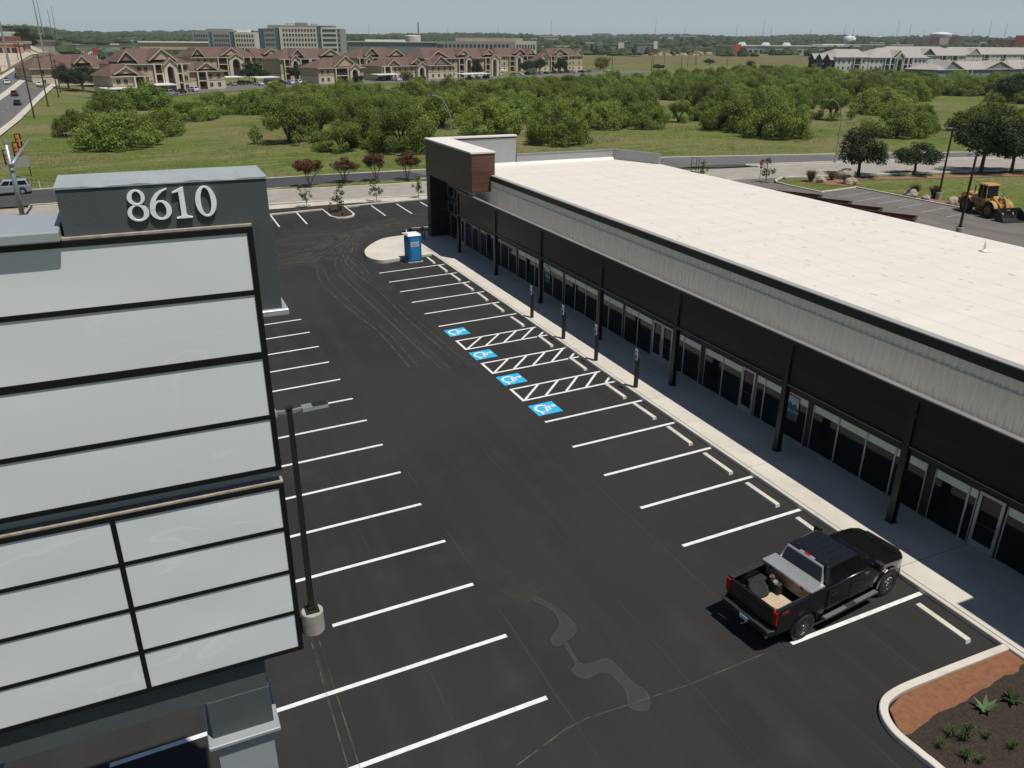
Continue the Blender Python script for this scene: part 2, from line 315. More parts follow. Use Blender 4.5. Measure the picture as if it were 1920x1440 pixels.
# ------------------------------------------------------------------ mesh helpers
class MB:
    def __init__(s, o=(0,0,0)): s.v = []; s.f = []; s.o = Vector(o)
    def poly(s, pts):
        i = len(s.v); s.v += [Vector(p) for p in pts]; s.f.append(tuple(range(i, i+len(pts)))); return s
    def box(s, a, b, M_=None):
        x0,y0,z0 = a; x1,y1,z1 = b; i = len(s.v)
        vs = [Vector(p) for p in ((x0,y0,z0),(x1,y0,z0),(x1,y1,z0),(x0,y1,z0),(x0,y0,z1),(x1,y0,z1),(x1,y1,z1),(x0,y1,z1))]
        if M_: vs = [M_ @ p for p in vs]
        s.v += vs; s.f += [tuple(i+k for k in q) for q in ((3,2,1,0),(4,5,6,7),(0,1,5,4),(1,2,6,5),(2,3,7,6),(3,0,4,7))]; return s
    def hexa(s, b4, t4):
        i = len(s.v); s.v += [Vector(p) for p in list(b4)+list(t4)]
        s.f += [tuple(i+k for k in q) for q in ((3,2,1,0),(4,5,6,7),(0,1,5,4),(1,2,6,5),(2,3,7,6),(3,0,4,7))]; return s
    def prism(s, pts, d):
        """polygon pts (3D, planar) pushed along vector d"""
        n = len(pts); i = len(s.v); d = Vector(d); s.v += [Vector(p) for p in pts]+[Vector(p)+d for p in pts]
        s.f.append(tuple(range(i+n-1, i-1, -1))); s.f.append(tuple(range(i+n, i+2*n)))
        for k in range(n): s.f.append((i+k, i+(k+1) % n, i+n+(k+1) % n, i+n+k))
        return s
    def tube(s, pts, r, n=8, cap=True):
        pts = [Vector(p) for p in pts]; rs = r if isinstance(r, (list, tuple)) else [r]*len(pts); i0 = len(s.v)
        for k, p in enumerate(pts):
            d = (pts[min(k+1, len(pts)-1)]-pts[max(k-1, 0)]).normalized()
            a = d.cross(Vector((0,0,1)) if abs(d.z) < .9 else Vector((1,0,0))).normalized(); b = d.cross(a)
            for j in range(n):
                t = 2*math.pi*j/n; s.v.append(p+(a*math.cos(t)+b*math.sin(t))*rs[k])
        for k in range(len(pts)-1):
            for j in range(n):
                a = i0+k*n+j; b = i0+k*n+(j+1) % n; s.f.append((a, b, b+n, a+n))
        if cap:
            s.f.append(tuple(range(i0+n-1, i0-1, -1))); e = i0+(len(pts)-1)*n; s.f.append(tuple(range(e, e+n)))
        return s
    def lathe(s, prof, n=24, M_=None):
        """prof: (radius, z) along local z"""
        i0 = len(s.v)
        for r, z in prof:
            for j in range(n):
                t = 2*math.pi*j/n; p = Vector((r*math.cos(t), r*math.sin(t), z)); s.v.append(M_ @ p if M_ else p)
        for k in range(len(prof)-1):
            for j in range(n):
                a = i0+k*n+j; b = i0+k*n+(j+1) % n; s.f.append((a, b, b+n, a+n))
        s.f.append(tuple(range(i0+n-1, i0-1, -1))); e = i0+(len(prof)-1)*n; s.f.append(tuple(range(e, e+n))); return s
    def build(s, name, m, parent=None, smooth=False, bevel=0, loc=None, seg=2):
        me = bpy.data.meshes.new(name); me.from_pydata([p-s.o for p in s.v], [], s.f); me.materials.append(m)
        bm = bmesh.new(); bm.from_mesh(me); bmesh.ops.recalc_face_normals(bm, faces=bm.faces); bm.to_mesh(me); bm.free()
        if smooth:
            for p in me.polygons: p.use_smooth = True
        o = bpy.data.objects.new(name, me); COL.objects.link(o)
        if parent: o.parent = parent
        if loc: o.location = loc
        if bevel:
            b = o.modifiers.new('bevel', 'BEVEL'); b.width = bevel; b.segments = seg; b.limit_method = 'ANGLE'; b.angle_limit = R(40)
        return o
def tag(o, label, cat, group=None):
    o['label'] = label; o['category'] = cat
    if group: o['group'] = group
    return o
def thing(name, label, cat, loc=(0,0,0), rz=0, group=None):
    o = bpy.data.objects.new(name, None); COL.objects.link(o); o.location = loc; o.rotation_euler = (0,0,rz); o.empty_display_size = .3
    return tag(o, label, cat, group)
KIDS = {}
def kids(o):
    return [c for c in bpy.data.objects if c.parent == o]
def copy_tree(o, parent=None, cache=None):
    c = o.copy(); COL.objects.link(c); c.parent = parent
    for ch in (KIDS[o.name] if o.name in KIDS else KIDS.setdefault(o.name, kids(o))): copy_tree(ch, c)
    return c
def place(proto, first, loc, rz, label, group=None, scale=None):
    """first use moves the prototype itself, later uses copy it with its parts"""
    o = proto if first else copy_tree(proto)
    o.location = loc; o.rotation_euler = (0,0,rz)
    if scale: o.scale = scale
    o['label'] = label
    if group: o['group'] = group
    return o
def structure(o): o['kind'] = 'structure'; return o
def sheet(name, polys, h, m, kind='structure', yc=(), xc=(), parent=None):
    """flat sheets that follow the ground at height h above it"""
    bm = bmesh.new()
    for p in polys:
        vs = [bm.verts.new((x, y, 0)) for x, y in p]
        bm.faces.new(vs)
    for x0 in (-45, 0)+tuple(xc): bmesh.ops.bisect_plane(bm, geom=bm.verts[:]+bm.edges[:]+bm.faces[:], plane_co=(x0,0,0), plane_no=(1,0,0))
    for y0 in yc: bmesh.ops.bisect_plane(bm, geom=bm.verts[:]+bm.edges[:]+bm.faces[:], plane_co=(0,y0,0), plane_no=(0,1,0))
    for v in bm.verts: v.co.z = ground(v.co.x, v.co.y)+h
    bmesh.ops.recalc_face_normals(bm, faces=bm.faces)
    for f in bm.faces:
        if f.normal.z < 0: f.normal_flip()
    me = bpy.data.meshes.new(name); bm.to_mesh(me); bm.free(); me.materials.append(m)
    o = bpy.data.objects.new(name, me); COL.objects.link(o); o['kind'] = kind; return o
def strip_poly(path, w):
    """closed outline of a ribbon of width w along path"""
    L, Rr = [], []
    for i, p in enumerate(path):
        a = Vector(path[max(i-1, 0)]); b = Vector(path[min(i+1, len(path)-1)]); d = (b-a).normalized(); n = Vector((-d.y, d.x))
        ww = w[i] if isinstance(w, (list, tuple)) else w
        L.append(tuple(Vector(p)+n*ww/2)); Rr.append(tuple(Vector(p)-n*ww/2))
    return [[L[i], L[i+1], Rr[i+1], Rr[i]] for i in range(len(path)-1)]
def rect(x0, y0, x1, y1): return [(x0,y0),(x1,y0),(x1,y1),(x0,y1)]
def kerb(name, path, w=.16, h=.15, closed=False, m=None):
    mb = MB(); n = len(path); ring = []
    for i, p in enumerate(path):
        a = Vector(path[(i-1) % n] if closed else path[max(i-1, 0)]); b = Vector(path[(i+1) % n] if closed else path[min(i+1, n-1)]); d = (b-a).normalized(); nn = Vector((-d.y, d.x))
        l = Vector(p)+nn*w/2; r = Vector(p)-nn*w/2; z = ground(*p)
        ring.append([(l.x,l.y,z-.1),(l.x,l.y,z+h-.02),(l.x-nn.x*.02,l.y-nn.y*.02,z+h),(r.x+nn.x*.02,r.y+nn.y*.02,z+h),(r.x,r.y,z+h-.02),(r.x,r.y,z-.1)])
    i0 = 0; mb.v = [Vector(q) for rg in ring for q in rg]; k = 6
    for i in range(n if closed else n-1):
        j = (i+1) % n
        for q in range(k-1): mb.f.append((i*k+q, j*k+q, j*k+q+1, i*k+q+1))
    if not closed:
        mb.f.append(tuple(range(k))); mb.f.append(tuple((n-1)*k+q for q in range(k-1, -1, -1)))
    return structure(mb.build(name, m or M['kerb']))
def smooth_path(pts, n=6, closed=False):
    out = []; N = len(pts)
    P_ = lambda i: Vector(pts[i % N]) if closed else Vector(pts[min(max(i, 0), N-1)])
    for i in range(N if closed else N-1):
        p0, p1, p2, p3 = P_(i-1), P_(i), P_(i+1), P_(i+2)
        for k in range(n):
            t = k/n
            out.append(tuple(.5*((2*p1)+(-p0+p2)*t+(2*p0-5*p1+4*p2-p3)*t*t+(-p0+3*p1-3*p2+p3)*t**3)))
    if not closed: out.append(tuple(pts[-1]))
    return out
def text_mesh(name, s, size, m, parent, loc, rot, extrude=.004, align='CENTER'):
    cu_ = bpy.data.curves.new(name, 'FONT'); cu_.body = s; cu_.size = size; cu_.extrude = extrude; cu_.align_x = align; cu_.align_y = 'CENTER'; cu_.resolution_u = 2
    o = bpy.data.objects.new(name, cu_); COL.objects.link(o); o.data.materials.append(m); o.parent = parent; o.location = (0,0,0)
    # turn the lettering into a plain mesh
    me = bpy.data.meshes.new_from_object(o.evaluated_get(bpy.context.evaluated_depsgraph_get())); bpy.data.objects.remove(o); me.name = name
    if not me.materials: me.materials.append(m)
    o = bpy.data.objects.new(name, me); COL.objects.link(o); o.parent = parent; o.location = loc; o.rotation_euler = rot
    return o
# ------------------------------------------------------------------ terrain
def build_terrain():
    xs = sorted(set([-5000,-4000,-3200,-2200,-1600,-1200,-900,-700,-560,-450,-370,-300,-250,-210,-180,-155,-135,-118,-104,-92,-82,-74,-68,-62,-56,-50,-45,-30,-15,0]
        + [20*i for i in range(1, 26)] + [500+50*i for i in range(1, 16)] + [1300,1450,1650,1900,2250,2700,3300,4000,5000,6000,7000]))
    ys = sorted(set([-1500,-600,-250,-110,-60,-20,0] + [20*i for i in range(1, 46)] + [900+50*i for i in range(1, 17)] + [1800,1950,2150,2400,2700,3100,3600,4200,5000,6000,7000]))
    v = [(x, y, ground(x, y)-(.16 if -100 < x < 130 and -60 < y < 120 else .16)) for y in ys for x in xs]; n = len(xs)
    f = [(j*n+i, j*n+i+1, (j+1)*n+i+1, (j+1)*n+i) for j in range(len(ys)-1) for i in range(n-1)]
    me = bpy.data.meshes.new('terrain'); me.from_pydata(v, [], f); me.materials.append(M['grass'])
    o = bpy.data.objects.new('terrain', me); COL.objects.link(o); structure(o)
build_terrain()

# street crossing behind the lot: kerb lines as polylines
SX = [-45,-30,-8,12,55,70,90,110,170]
NEAR = [66.5,64.6,61.2,58.8,54.2,51.2,47.6,43.5,30]
MEDN = [75,73,69.9,67.5,63.8,62.0,58.9,53.6,41]
MEDF = [76.5,74.4,71.2,70.6,66.2,64.0,60.7,56,43.6]
FAR = [88,85.6,79.6,78.0,76.4,72.8,68,62,50]
def pl(t, x):
    for i in range(len(SX)-1):
        if x <= SX[i+1]: return t[i]+(t[i+1]-t[i])*(x-SX[i])/(SX[i+1]-SX[i])
def band(t1, t2, x0, x1, d1=0, d2=0):
    xs = [x0]+[x for x in SX if x0 < x < x1]+[x1]
    return [(x, pl(t1, x)+d1) for x in xs]+[(x, pl(t2, x)+d2) for x in reversed(xs)]
# base of short grass over the terrain near the lot is the terrain itself; paving lies on top
sheet('parking_lot', [[(-31,-60),(0,-60),(0,55.2),(-9.7,55.2),(-31,55.2)], rect(0,39.6,30,56.6)], 0, M['asphalt'])
sheet('service_drive', [[(23.0,-60),(64,-60),(64,17),(60.6,20),(60,29.6),(59.9,35.2),(59.4,44.1),(53.3,43.3),(52.6,50.9),(56,54.0),(24,57.3),(23.0,39.6)]], .012, M['oldasph'])
sheet('cross_street', [band(NEAR, MEDN, -45, 170)], 0, M['lane'])
sheet('cross_street_far_lanes', [band(MEDF, FAR, 14.5, 170)], 0, M['hwy'])
sheet('cross_street_new_asphalt', [band(MEDF, FAR, -45, 12.2)+[], [(12.2, pl(MEDF,12.2)),(14.5, pl(MEDF,14.5)),(12.2, pl(FAR,12.2))]], .002, M['newasph'])
sheet('cross_street_joint', [[(12.2, pl(FAR,12.2)),(14.5, pl(MEDF,14.5)),(14.5, pl(FAR,14.5))]], .002, M['hwy'])
sheet('street_patch', [[(50.5,67.1),(54.9,64.6),(60.3,64.4),(60.5,66.0),(56,67.2)]], .012, M['newasph'])
sheet('sidewalk', [band(NEAR, NEAR, -31, 46, -2.6, -.35)], -.03, M['pavepale'])
sheet('verge', [[(-31,55.6),(-9,55.6),(8,56.4),(30,57.0),(46,51.7)]+[(x, pl(NEAR,x)-2.6) for x in (46,12,-8,-31)]], -.05, M['mulch'])
sheet('lane_markings', [band(NEAR, NEAR, -40, 120, 4.55, 4.67)], .004, M['oldpaint'])
sheet('median', [band(MEDN, MEDF, -33, 9, .1, -.1), band(MEDN, MEDF, 9, 33, .1, -.1)], .10, M['grass'])
sheet('median_paving', [band(MEDN, MEDF, 33.2, 54, .1, -.1)[:0] or band(MEDN, MEDF, 60.5, 165, .1, -.1)], .12, M['lane'])
for nm, t, d, x0, x1 in (('kerb', FAR, .1, -44, 165), ('kerb', MEDN, .08, -33, 33), ('kerb', MEDF, -.08, -33, 33), ('kerb', MEDN, .08, 60.5, 165), ('kerb', MEDF, -.08, 60.5, 165), ('kerb', NEAR, -.1, -31, 50), ('kerb', NEAR, -.1, 57, 165)):
    xs = [x0]+[x for x in SX if x0 < x < x1]+[x1]; kerb(nm, [(x, pl(t, x)+d) for x in xs], .22, .14)
kerb('kerb', smooth_path([(60.9,pl(MEDN,61)+.1),(59.9,64.5),(60.0,65.2),(60.9,pl(MEDF,61)-.1)], 4), .3, .16)
kerb('kerb', smooth_path([(56.4,53.6),(53.2,50.9),(53.0,43.6),(53.6,43.1),(59.3,43.9),(59.7,43.4),(59.8,35.2),(59.9,29.6),(60.5,20.2),(63.5,16.8)], 3), .2, .15)
sheet('stall_markings', strip_poly([(52.38,39.74),(58.66,40.76)], .14)+strip_poly([(52.5,36.89),(58.74,38.05)], .14)+strip_poly([(53.32,34.76),(59.02,35.72)], .14)+strip_poly([(53.67,32.17),(58.0,32.9)], .14)+strip_poly([(54,29.4),(58.4,30.2)], .14)+strip_poly([(54.2,26.6),(58.4,27.3)], .14), .02, M['oldpaint'])
sheet('flower_bed', [[(57.6,51.6),(58.2,48.3),(60.2,45.9),(63.2,46.4),(66.4,50.6),(62.0,51.9)], [(60.4,38.4),(60.4,31.5),(62.6,31.2),(62.8,38.6)]], -.10, M['reddirt'])
sheet('bare_soil', [[(64.4,51.1),(67.5,50.2),(77,48.4),(92,45.3),(104,42.6),(102,40.0),(88,43.6),(75,46.6),(66,48.9)]], -.11, M['reddirt'])

# highway on the left, parallel to the lot
ycs = tuple(range(-60, 1200, 20))
sheet('highway', [rect(-55.6,-60,-47.2,1190), rect(-64.6,-60,-58.0,1190)], .03, M['hwy'], yc=ycs)
sheet('highway_median', [rect(-58.0,96,-55.6,1190)], .10, M['pavepale'], yc=ycs)
sheet('highway_sidewalk', [rect(-47.2,92,-45.4,1190), rect(-66.6,96,-64.6,1190)], .09, M['pavepale'], yc=ycs)
sheet('highway', [rect(-66,60,-45,96)], .02, M['hwy'])
sheet('lane_markings', [rect(-51.5,y,-51.35,y+4) for y in range(100, 640, 12)]+[rect(-61.4,y,-61.25,y+4) for y in range(100, 640, 12)], .06, M['oldpaint'], yc=ycs)
sheet('dirt_lot', [rect(-120,330,-68.5,590), rect(-140,600,-70,700)], -.03, M['palegravel'], yc=ycs, xc=(-104,-92,-82,-74))
DT = mat('worn_track', (.15,.125,.062), .95, var=.2, scale=1)
sheet('dirt_track', strip_poly(smooth_path([(-44.5,126),(-41.5,112),(-38.5,100),(-33.5,93),(-27,89),(-20,86.5)], 5), [.9]*26), -.12, DT)
sheet('dirt_track', strip_poly(smooth_path([(-43,127),(-40,113.5),(-37,102),(-32.3,95),(-26,91),(-19,88.6)], 5), [.6]*26), -.12, DT)
# apartment parking court
sheet('parking_court', [[(-38,276),(-12,262),(8,281),(40,312),(110,336),(190,372),(245,406),(300,436),(296,462),(240,440),(180,402),(100,362),(30,334),(-4,306)]], -.02, M['oldasph'], yc=tuple(range(260,470,20)), xc=tuple(range(-20,300,20)))
sheet('industrial_yard', [[(600,905),(760,890),(760,930),(600,940)], [(740,900),(860,880),(900,900),(760,935)]], .25, M['palegravel'], yc=tuple(range(880,960,20)), xc=tuple(range(600,900,50)))
sheet('dry_field', [[(330,640),(690,600),(800,860),(560,905),(420,800)]], -.02, M['reddirt'] if False else mat('dry_grass', (.115,.105,.042), .95, col2=(.165,.145,.068), scale=.03, detail=8, spec=.1), yc=tuple(range(600,960,20)), xc=tuple(range(340,860,20)))

# ------------------------------------------------------------------ lot: kerbs, island, bed, markings
def slab(name, poly, ztop, depth, m, bevel=.02):
    mb = MB(); mb.prism([(x, y, ztop) for x, y in reversed(poly)], (0, 0, -depth)); o = structure(mb.build(name, m, bevel=bevel, seg=1)); return o
slab('storefront_sidewalk', [(0,-50),(3.7,-50),(3.7,40.4),(0,40.4)], .17, .6, M['walk'])
sheet('gutter_joint', [rect(.15,-50,.172,40)], .176, M['dkframe'])
isl = smooth_path([(-.005,39.4),(-2.0,38.9),(-3.5,37.4),(-4.7,35.4),(-5.15,33.6),(-5.1,32.5),(-4.8,31.7),(-4.2,31.25),(-3.0,31.45),(-2.0,31.6),(-.005,31.75)], 5)
slab('kerb_island', isl, .165, .55, M['walk'])
far_k = [(-31,55.45),(-9.7,55.35),(-4.15,55.3),(-4.1,51.2),(-3.7,50.2),(-2.9,49.9),(-2.1,50.3),(-1.75,51.2),(-1.72,55.6),(7.7,56.5),(29,57.2)]
kerb('kerb', far_k, .22, .15)
sheet('planting_bed', [[(-4.1,55.6),(-4.05,51.2),(-3.6,50.3),(-2.9,50.1),(-2.2,50.4),(-1.8,51.2),(-1.8,55.9)]], .06, M['mulch'])
sheet('planting_bed', [[(0.1,41.6),(3.2,41.9),(3.0,40.5),(0.2,40.5)]], .05, M['mulch'])
kb = smooth_path([(0,-19.32),(-2.6,-19.22),(-4.2,-19.2),(-4.95,-19.45),(-5.32,-20.1),(-5.3,-21.0),(-5.25,-22.2),(-5.2,-30),(-5.2,-50)], 5)
kerb('kerb', kb, .22, .15)
sheet('planting_bed', [[(0,-19.42),(-2.6,-19.34),(-4.15,-19.32),(-4.85,-19.55),(-5.2,-20.15),(-5.18,-21),(-5.1,-23),(-5.1,-50),(0,-50)]], .07, M['mulch'])
rg = random.Random(2)
edge = [(-.02-i*.25, -20.02+rg.uniform(-.06,.06)-.016*i) for i in range(0, 21)]
sheet('gravel_strip', [[(0,-19.43),(-2.6,-19.35),(-4.15,-19.33),(-4.84,-19.56),(-5.16,-20.12),(-5.18,-20.36)]+edge[::-1]], .085, M['granite'])
kerb('kerb', [(-1.9,-22.5),(0,-22.4)], .22, .13)
P = 2.743; W = .15
def line(x0, y, x1, w=W): return rect(x0, y-w/2, x1, y+w/2)
lines = [line(-5.374, 28.70-k*P, 0) for k in range(6)]+[line(-5.374, -k*P, 0) for k in range(6)]+[line(-5.374, -16.44, 0)]
for ya, yb in ((12.05,10.48),(8.07,6.51),(4.13,2.61)):
    lines += [line(-5.2, ya, .0, .14), line(-5.2, yb, .0, .14), rect(-5.34, yb-.07, -5.2, ya+.07)]
sheet('stall_markings', lines, .004, M['white'])
hl = []
for ya, yb in ((12.05,10.48),(8.07,6.51),(4.13,2.61)):
    for i in range(5):
        x0 = -5.15+1.16*i; a = min(ya-.07-(yb+.07), -.02-x0); hl += strip_poly([(x0, yb+.07), (x0+a, yb+.07+a)], .13)
sheet('hatch_markings', hl, .006, M['white'])
ll = []
for k in range(19):
    y = 20.455-k*P
    if k == 11: ll += [line(-17.6, y, -12.883), line(-23.9, y, -18.8)]
    else: ll.append(line(-23.9, y, -12.883))
sheet('stall_markings', ll, .004, M['white'])
fl = [[(x-.07,55.2),(x+.07,55.2),(x-.03,49.3),(x-.17,49.3)] for x in (-12.2,-9.45,-6.8,1.15,3.95,6.7,9.4,12.1)]+[line(1.5, 42.65, 6.6, .14)]
sheet('stall_markings', fl, .004, M['white'])
def ada(y):
    sheet('accessible_symbol', [rect(-5.35, y-.62, -4.05, y+.62)], .004, M['bluep'])
    # figure drawn with its head towards the building
    T = lambda u, v: (-4.69+v*1.12, y-u*1.25)
    pol = []
    arc = [(-.03+.30*math.cos(t), -.13+.30*math.sin(t)) for t in [R(118)+i*R(262)/22 for i in range(23)]]
    pol += [[T(*q) for q in s] for s in strip_poly(arc, .11)]
    pol += [[T(*q) for q in s] for s in strip_poly([(-.10,.30),(-.06,.02),(.20,.02),(.30,-.34),(.42,-.30)], .12)]
    pol += [[T(*q) for q in s] for s in strip_poly([(-.08,.17),(.16,.17)], .10)]
    pol += [[T(-.10+.10*math.cos(t), .43+.10*math.sin(t)) for t in [i*math.pi/8 for i in range(16)]]]
    for i, p in enumerate(pol): pass
    sheet('accessible_symbol', pol, .008, M['white'])
for y in (13.5, 9.28, 5.32, 1.32): ada(y)
# dust, tyre tracks, dried puddles and chalk lines on the asphalt
tr = [[(-12.2,34.0),(-8.5,35.7),(-6.0,38.0),(-2.6,41.7),(3.6,43.8),(8,45)], [(-12.0,35.3),(-8.8,36.4),(-6.5,40.4),(-4.4,42.1),(.6,46.4),(5.3,48.9)], [(-11.1,41.8),(-7.1,41.3),(-4.4,42.7),(.3,45.2),(4.6,46.9)],
      [(-9.5,33.0),(-8.7,32.6),(-9.3,27.9),(-9.1,20.8),(-8.5,15.2),(-8.4,9)], [(-7.2,33.1),(-7.7,28.6),(-7.5,21.9),(-7.2,14.0),(-7.0,8)], [(-6.1,35.4),(-6.4,30.5),(-6.2,23.2),(-6.1,16.2),(-5.9,8)], [(-9.3,44.2),(-5.4,43.3),(-5.1,39.6),(-7.2,33.1)],
      [(-12.3,36.6),(-9.2,38.4),(-6.2,41.4),(-1,44.6),(6,46)], [(-11.6,38.4),(-8.4,39.6),(-4.8,43.4),(.8,47.6),(6,50)], [(-10.5,32.4),(-8.0,35.0),(-6.6,33.8),(-6.9,29)], [(-8.2,36.8),(-6.2,36.0),(-5.3,38.2),(-3,42.5),(2,45)]]
tracks = []
for t in tr:
    sp = smooth_path(t, 7); d = .13
    tracks += strip_poly(sp, .16)
    tracks += strip_poly([(x+.45, y-.5) for x, y in sp], .12)
jr = random.Random(6); zz_ = 0
for i, t in enumerate(tr):
    for off in ((-.55,.5),(-.12,.12),(.22,-.3),(.6,-.55))[:4 if i not in (3,4,5) else 2]:
        q = [(x+off[0]+jr.uniform(-.12,.12), y+off[1]+jr.uniform(-.12,.12)) for x, y in t]
        sheet('tyre_tracks', strip_poly(smooth_path(q, 7), jr.choice((.05,.07,.11))), .010+.0009*zz_, M['trackdust']); zz_ += 1
sheet('dust_film', [[(-12.5,33.0),(-8.4,34.8),(-6.9,32.6),(-6.2,36),(-4.6,40.6),(-1,41.8),(6,44),(6,49.6),(-2,47.6),(-8,44.6),(-12.5,43.6)]], .0085, M['dustfine'])
def blob(c, s=6): return smooth_path(c, s, True)
sheet('dried_puddle', [blob([(-11.84,-9.44),(-11.25,-9.91),(-10.86,-10.94),(-11.15,-11.15),(-11.74,-11.38),(-12.1,-10.71),(-12.19,-10.04)])], .0075, M['drywater'])
sB = blob([(-11.30,-11.2),(-10.9,-12.1),(-10.8,-12.95),(-11.02,-13.3),(-11.68,-13.55),(-11.72,-13.2),(-11.2,-12.75),(-11.1,-12.0),(-11.42,-11.4)], 5)
sC = blob([(-11.38,-13.5),(-11.45,-14.35),(-11.23,-14.60),(-10.63,-14.65),(-10.5,-15.34),(-10.46,-15.82),(-10.30,-16.22),(-10.6,-16.75),(-11.02,-16.5),(-10.8,-15.95),(-10.85,-15.25),(-11.08,-15.02),(-11.61,-15.05),(-11.80,-14.62),(-11.55,-14.4),(-11.5,-13.6)], 5)
for s in (sB, sC):
    sheet('dried_puddle', [s], .0075, M['stain']); sheet('dried_puddle', strip_poly(s+[s[0]], .035), .0105, M['stainrim'])
sheet('chalk_line', strip_poly([(-14.55,-16.88),(-12.93,-16.40),(-12.26,-16.32)], .04)+strip_poly([(-12.26,-16.32),(-9.12,-16.50),(-6.4,-16.44),(-5.4,-16.44)], .03), .013, M['chalk'])
sheet('chalk_line', strip_poly([(-18.35,-10.2),(-18.42,-15.3),(-18.5,-21)], .035)+strip_poly([(-18.12,-10.2),(-18.15,-15.3),(-18.2,-21)], .035), .013, M['chalk'])

# ------------------------------------------------------------------ retail building
BO = Vector((3.66, 3, 0))
bld = thing('retail_building', 'long single storey shop building with white roof, corrugated steel wall and black canopy', 'building', BO)
def B(): return MB(BO)
foot = [(3.72,-31),(22.95,-31),(22.95,33.5),(20.9,38.3),(3.72,38.3)]
B().prism([(x, y, 0) for x, y in foot], (0, 0, 5.95)).build('wall', M['graywall'], bld)
B().prism([(x, y, 5.955) for x, y in [(3.6,-31.1),(23.05,-31.1),(23.05,33.55),(20.9,38.25),(3.6,38.25)]], (0, 0, .06)).build('roof', M['roof'], bld)
# parapets
B().box((3.68,-31.0,6.02),(3.88,27.74,6.80)).build('parapet', M['blacksteel'], bld)
B().box((3.565,-31.0,6.805),(3.91,27.72,6.87)).build('parapet_cap', M['trim'], bld, bevel=.015, seg=1)
B().box((3.55,-20.3,6.47),(3.66,27.73,6.802)).build('fascia', M['blacksteel'], bld)
pp = B(); pp.prism([(10.52,38.05,6.02),(20.75,38.05,6.02),(22.85,33.4,6.02),(23.1,33.5,6.02),(20.92,38.32,6.02),(10.52,38.32,6.02)], (0,0,.88)); par = pp.build('parapet', M['graywall'], bld)
pc = B(); pc.prism([(10.55,38.0,6.905),(20.72,38.0,6.905),(22.8,33.38,6.905),(23.14,33.48,6.905),(20.95,38.37,6.905),(10.55,38.37,6.905)], (0,0,.06)); pc.build('parapet_cap', M['steel'], bld)
# corrugated wall above the canopy
cw = B(); prof = []; y = -20.4
while y < 31.2:
    prof += [(3.665, y), (3.665, y+.17), (3.63, y+.20), (3.63, y+.275)]; y += .305
for (xa, ya), (xb, yb) in zip(prof, prof[1:]): cw.poly([(xa, ya, 4.47), (xb, yb, 4.47), (xb, yb, 6.46), (xa, ya, 6.46)])
cw.build('corrugated_cladding', M['corr'], bld)
# canopy: deck, screens between columns, trim, rails
COLS = [31.3, 23.6, 16.05, 8.2, .72, -7.05, -13.13, -19.9]
B().box((2.31,-20.3,4.36),(3.62,31.4,4.46)).build('canopy_deck', M['roof'], bld)
B().box((2.12,-20.3,5.06),(2.30,31.42,5.24)).build('canopy_beam', M['blacksteel'], bld)
B().box((2.07,-20.3,5.245),(2.32,31.45,5.305)).build('canopy_trim', M['trimd'], bld, bevel=.012, seg=1)
for a, b in zip(COLS, COLS[1:]):
    B().box((2.20,b+.14,3.34),(2.30,a-.14,5.055)).build('canopy_screen', M['darkwood'], bld)
    B().box((2.12,b+.15,3.26),(2.29,a-.15,3.335)).build('canopy_rail', M['dkframe'], bld, bevel=.015, seg=1)
    B().box((2.125,b+.16,3.337),(2.155,a-.16,3.352)).build('canopy_rail_edge', M['trim'], bld)
for c in COLS:
    cmb = B(); cmb.box((2.13,c-.13,.17),(2.15,c+.13,5.055)); cmb.box((2.35,c-.13,.17),(2.37,c+.13,5.055)); cmb.box((2.15,c-.012,.17),(2.35,c+.012,5.055)); cmb.box((2.09,c-.17,.165),(2.41,c+.17,.19))
    cmb.build('column', M['blacksteel'], bld)
# storefront
B().box((3.60,-20.3,.17),(3.70,37.8,4.4)).build('storefront_wall', M['dkframe'], bld)
ROW = [36.9,34.3,('d',34.24,33.38),31.74,30.3,None,29.95,28.61,27.15,25.69,24.24,22.8,None,22.46,21.11,19.65,18.26,16.82,15.35,None,15.09,13.64,12.22,10.8,9.4,7.82,None,7.58,6.18,4.74,('d',4.63,3.71),('d',3.69,2.77),2.70,1.76,.36,None,-.02,-1.44,-2.86,('d',-2.90,-3.82),-3.90,-4.45,-5.86,-7.15,None,-7.48,-8.9,-10.35,-11.74,-13.15,None,-13.5,-14.86,-15.2,('d',-15.26,-16.2),-16.28,-17.6,-18.9,-20.1]
def window(y1, y0, z0, z1, strip):
    fr = B(); t = .035
    for a, b in (((3.555,y0,z0),(3.60,y0+t,z1)), ((3.555,y1-t,z0),(3.60,y1,z1)), ((3.555,y0+t,z0),(3.60,y1-t,z0+t))): fr.box(a, b)
    if not strip: fr.box((3.555,y0+t,z1-t),(3.60,y1-t,z1))
    wn_ = fr.build('window', M['alu'], bld)
    B().box((3.58,y0+t,z0+t),(3.597,y1-t,(z1-.33) if strip else z1-t)).build('pane', M['glass'], wn_)
    if strip: B().box((3.575,y0+t+.01,z1-.32),(3.597,y1-t-.01,z1-.02)).build('transom', M['strip'], wn_)
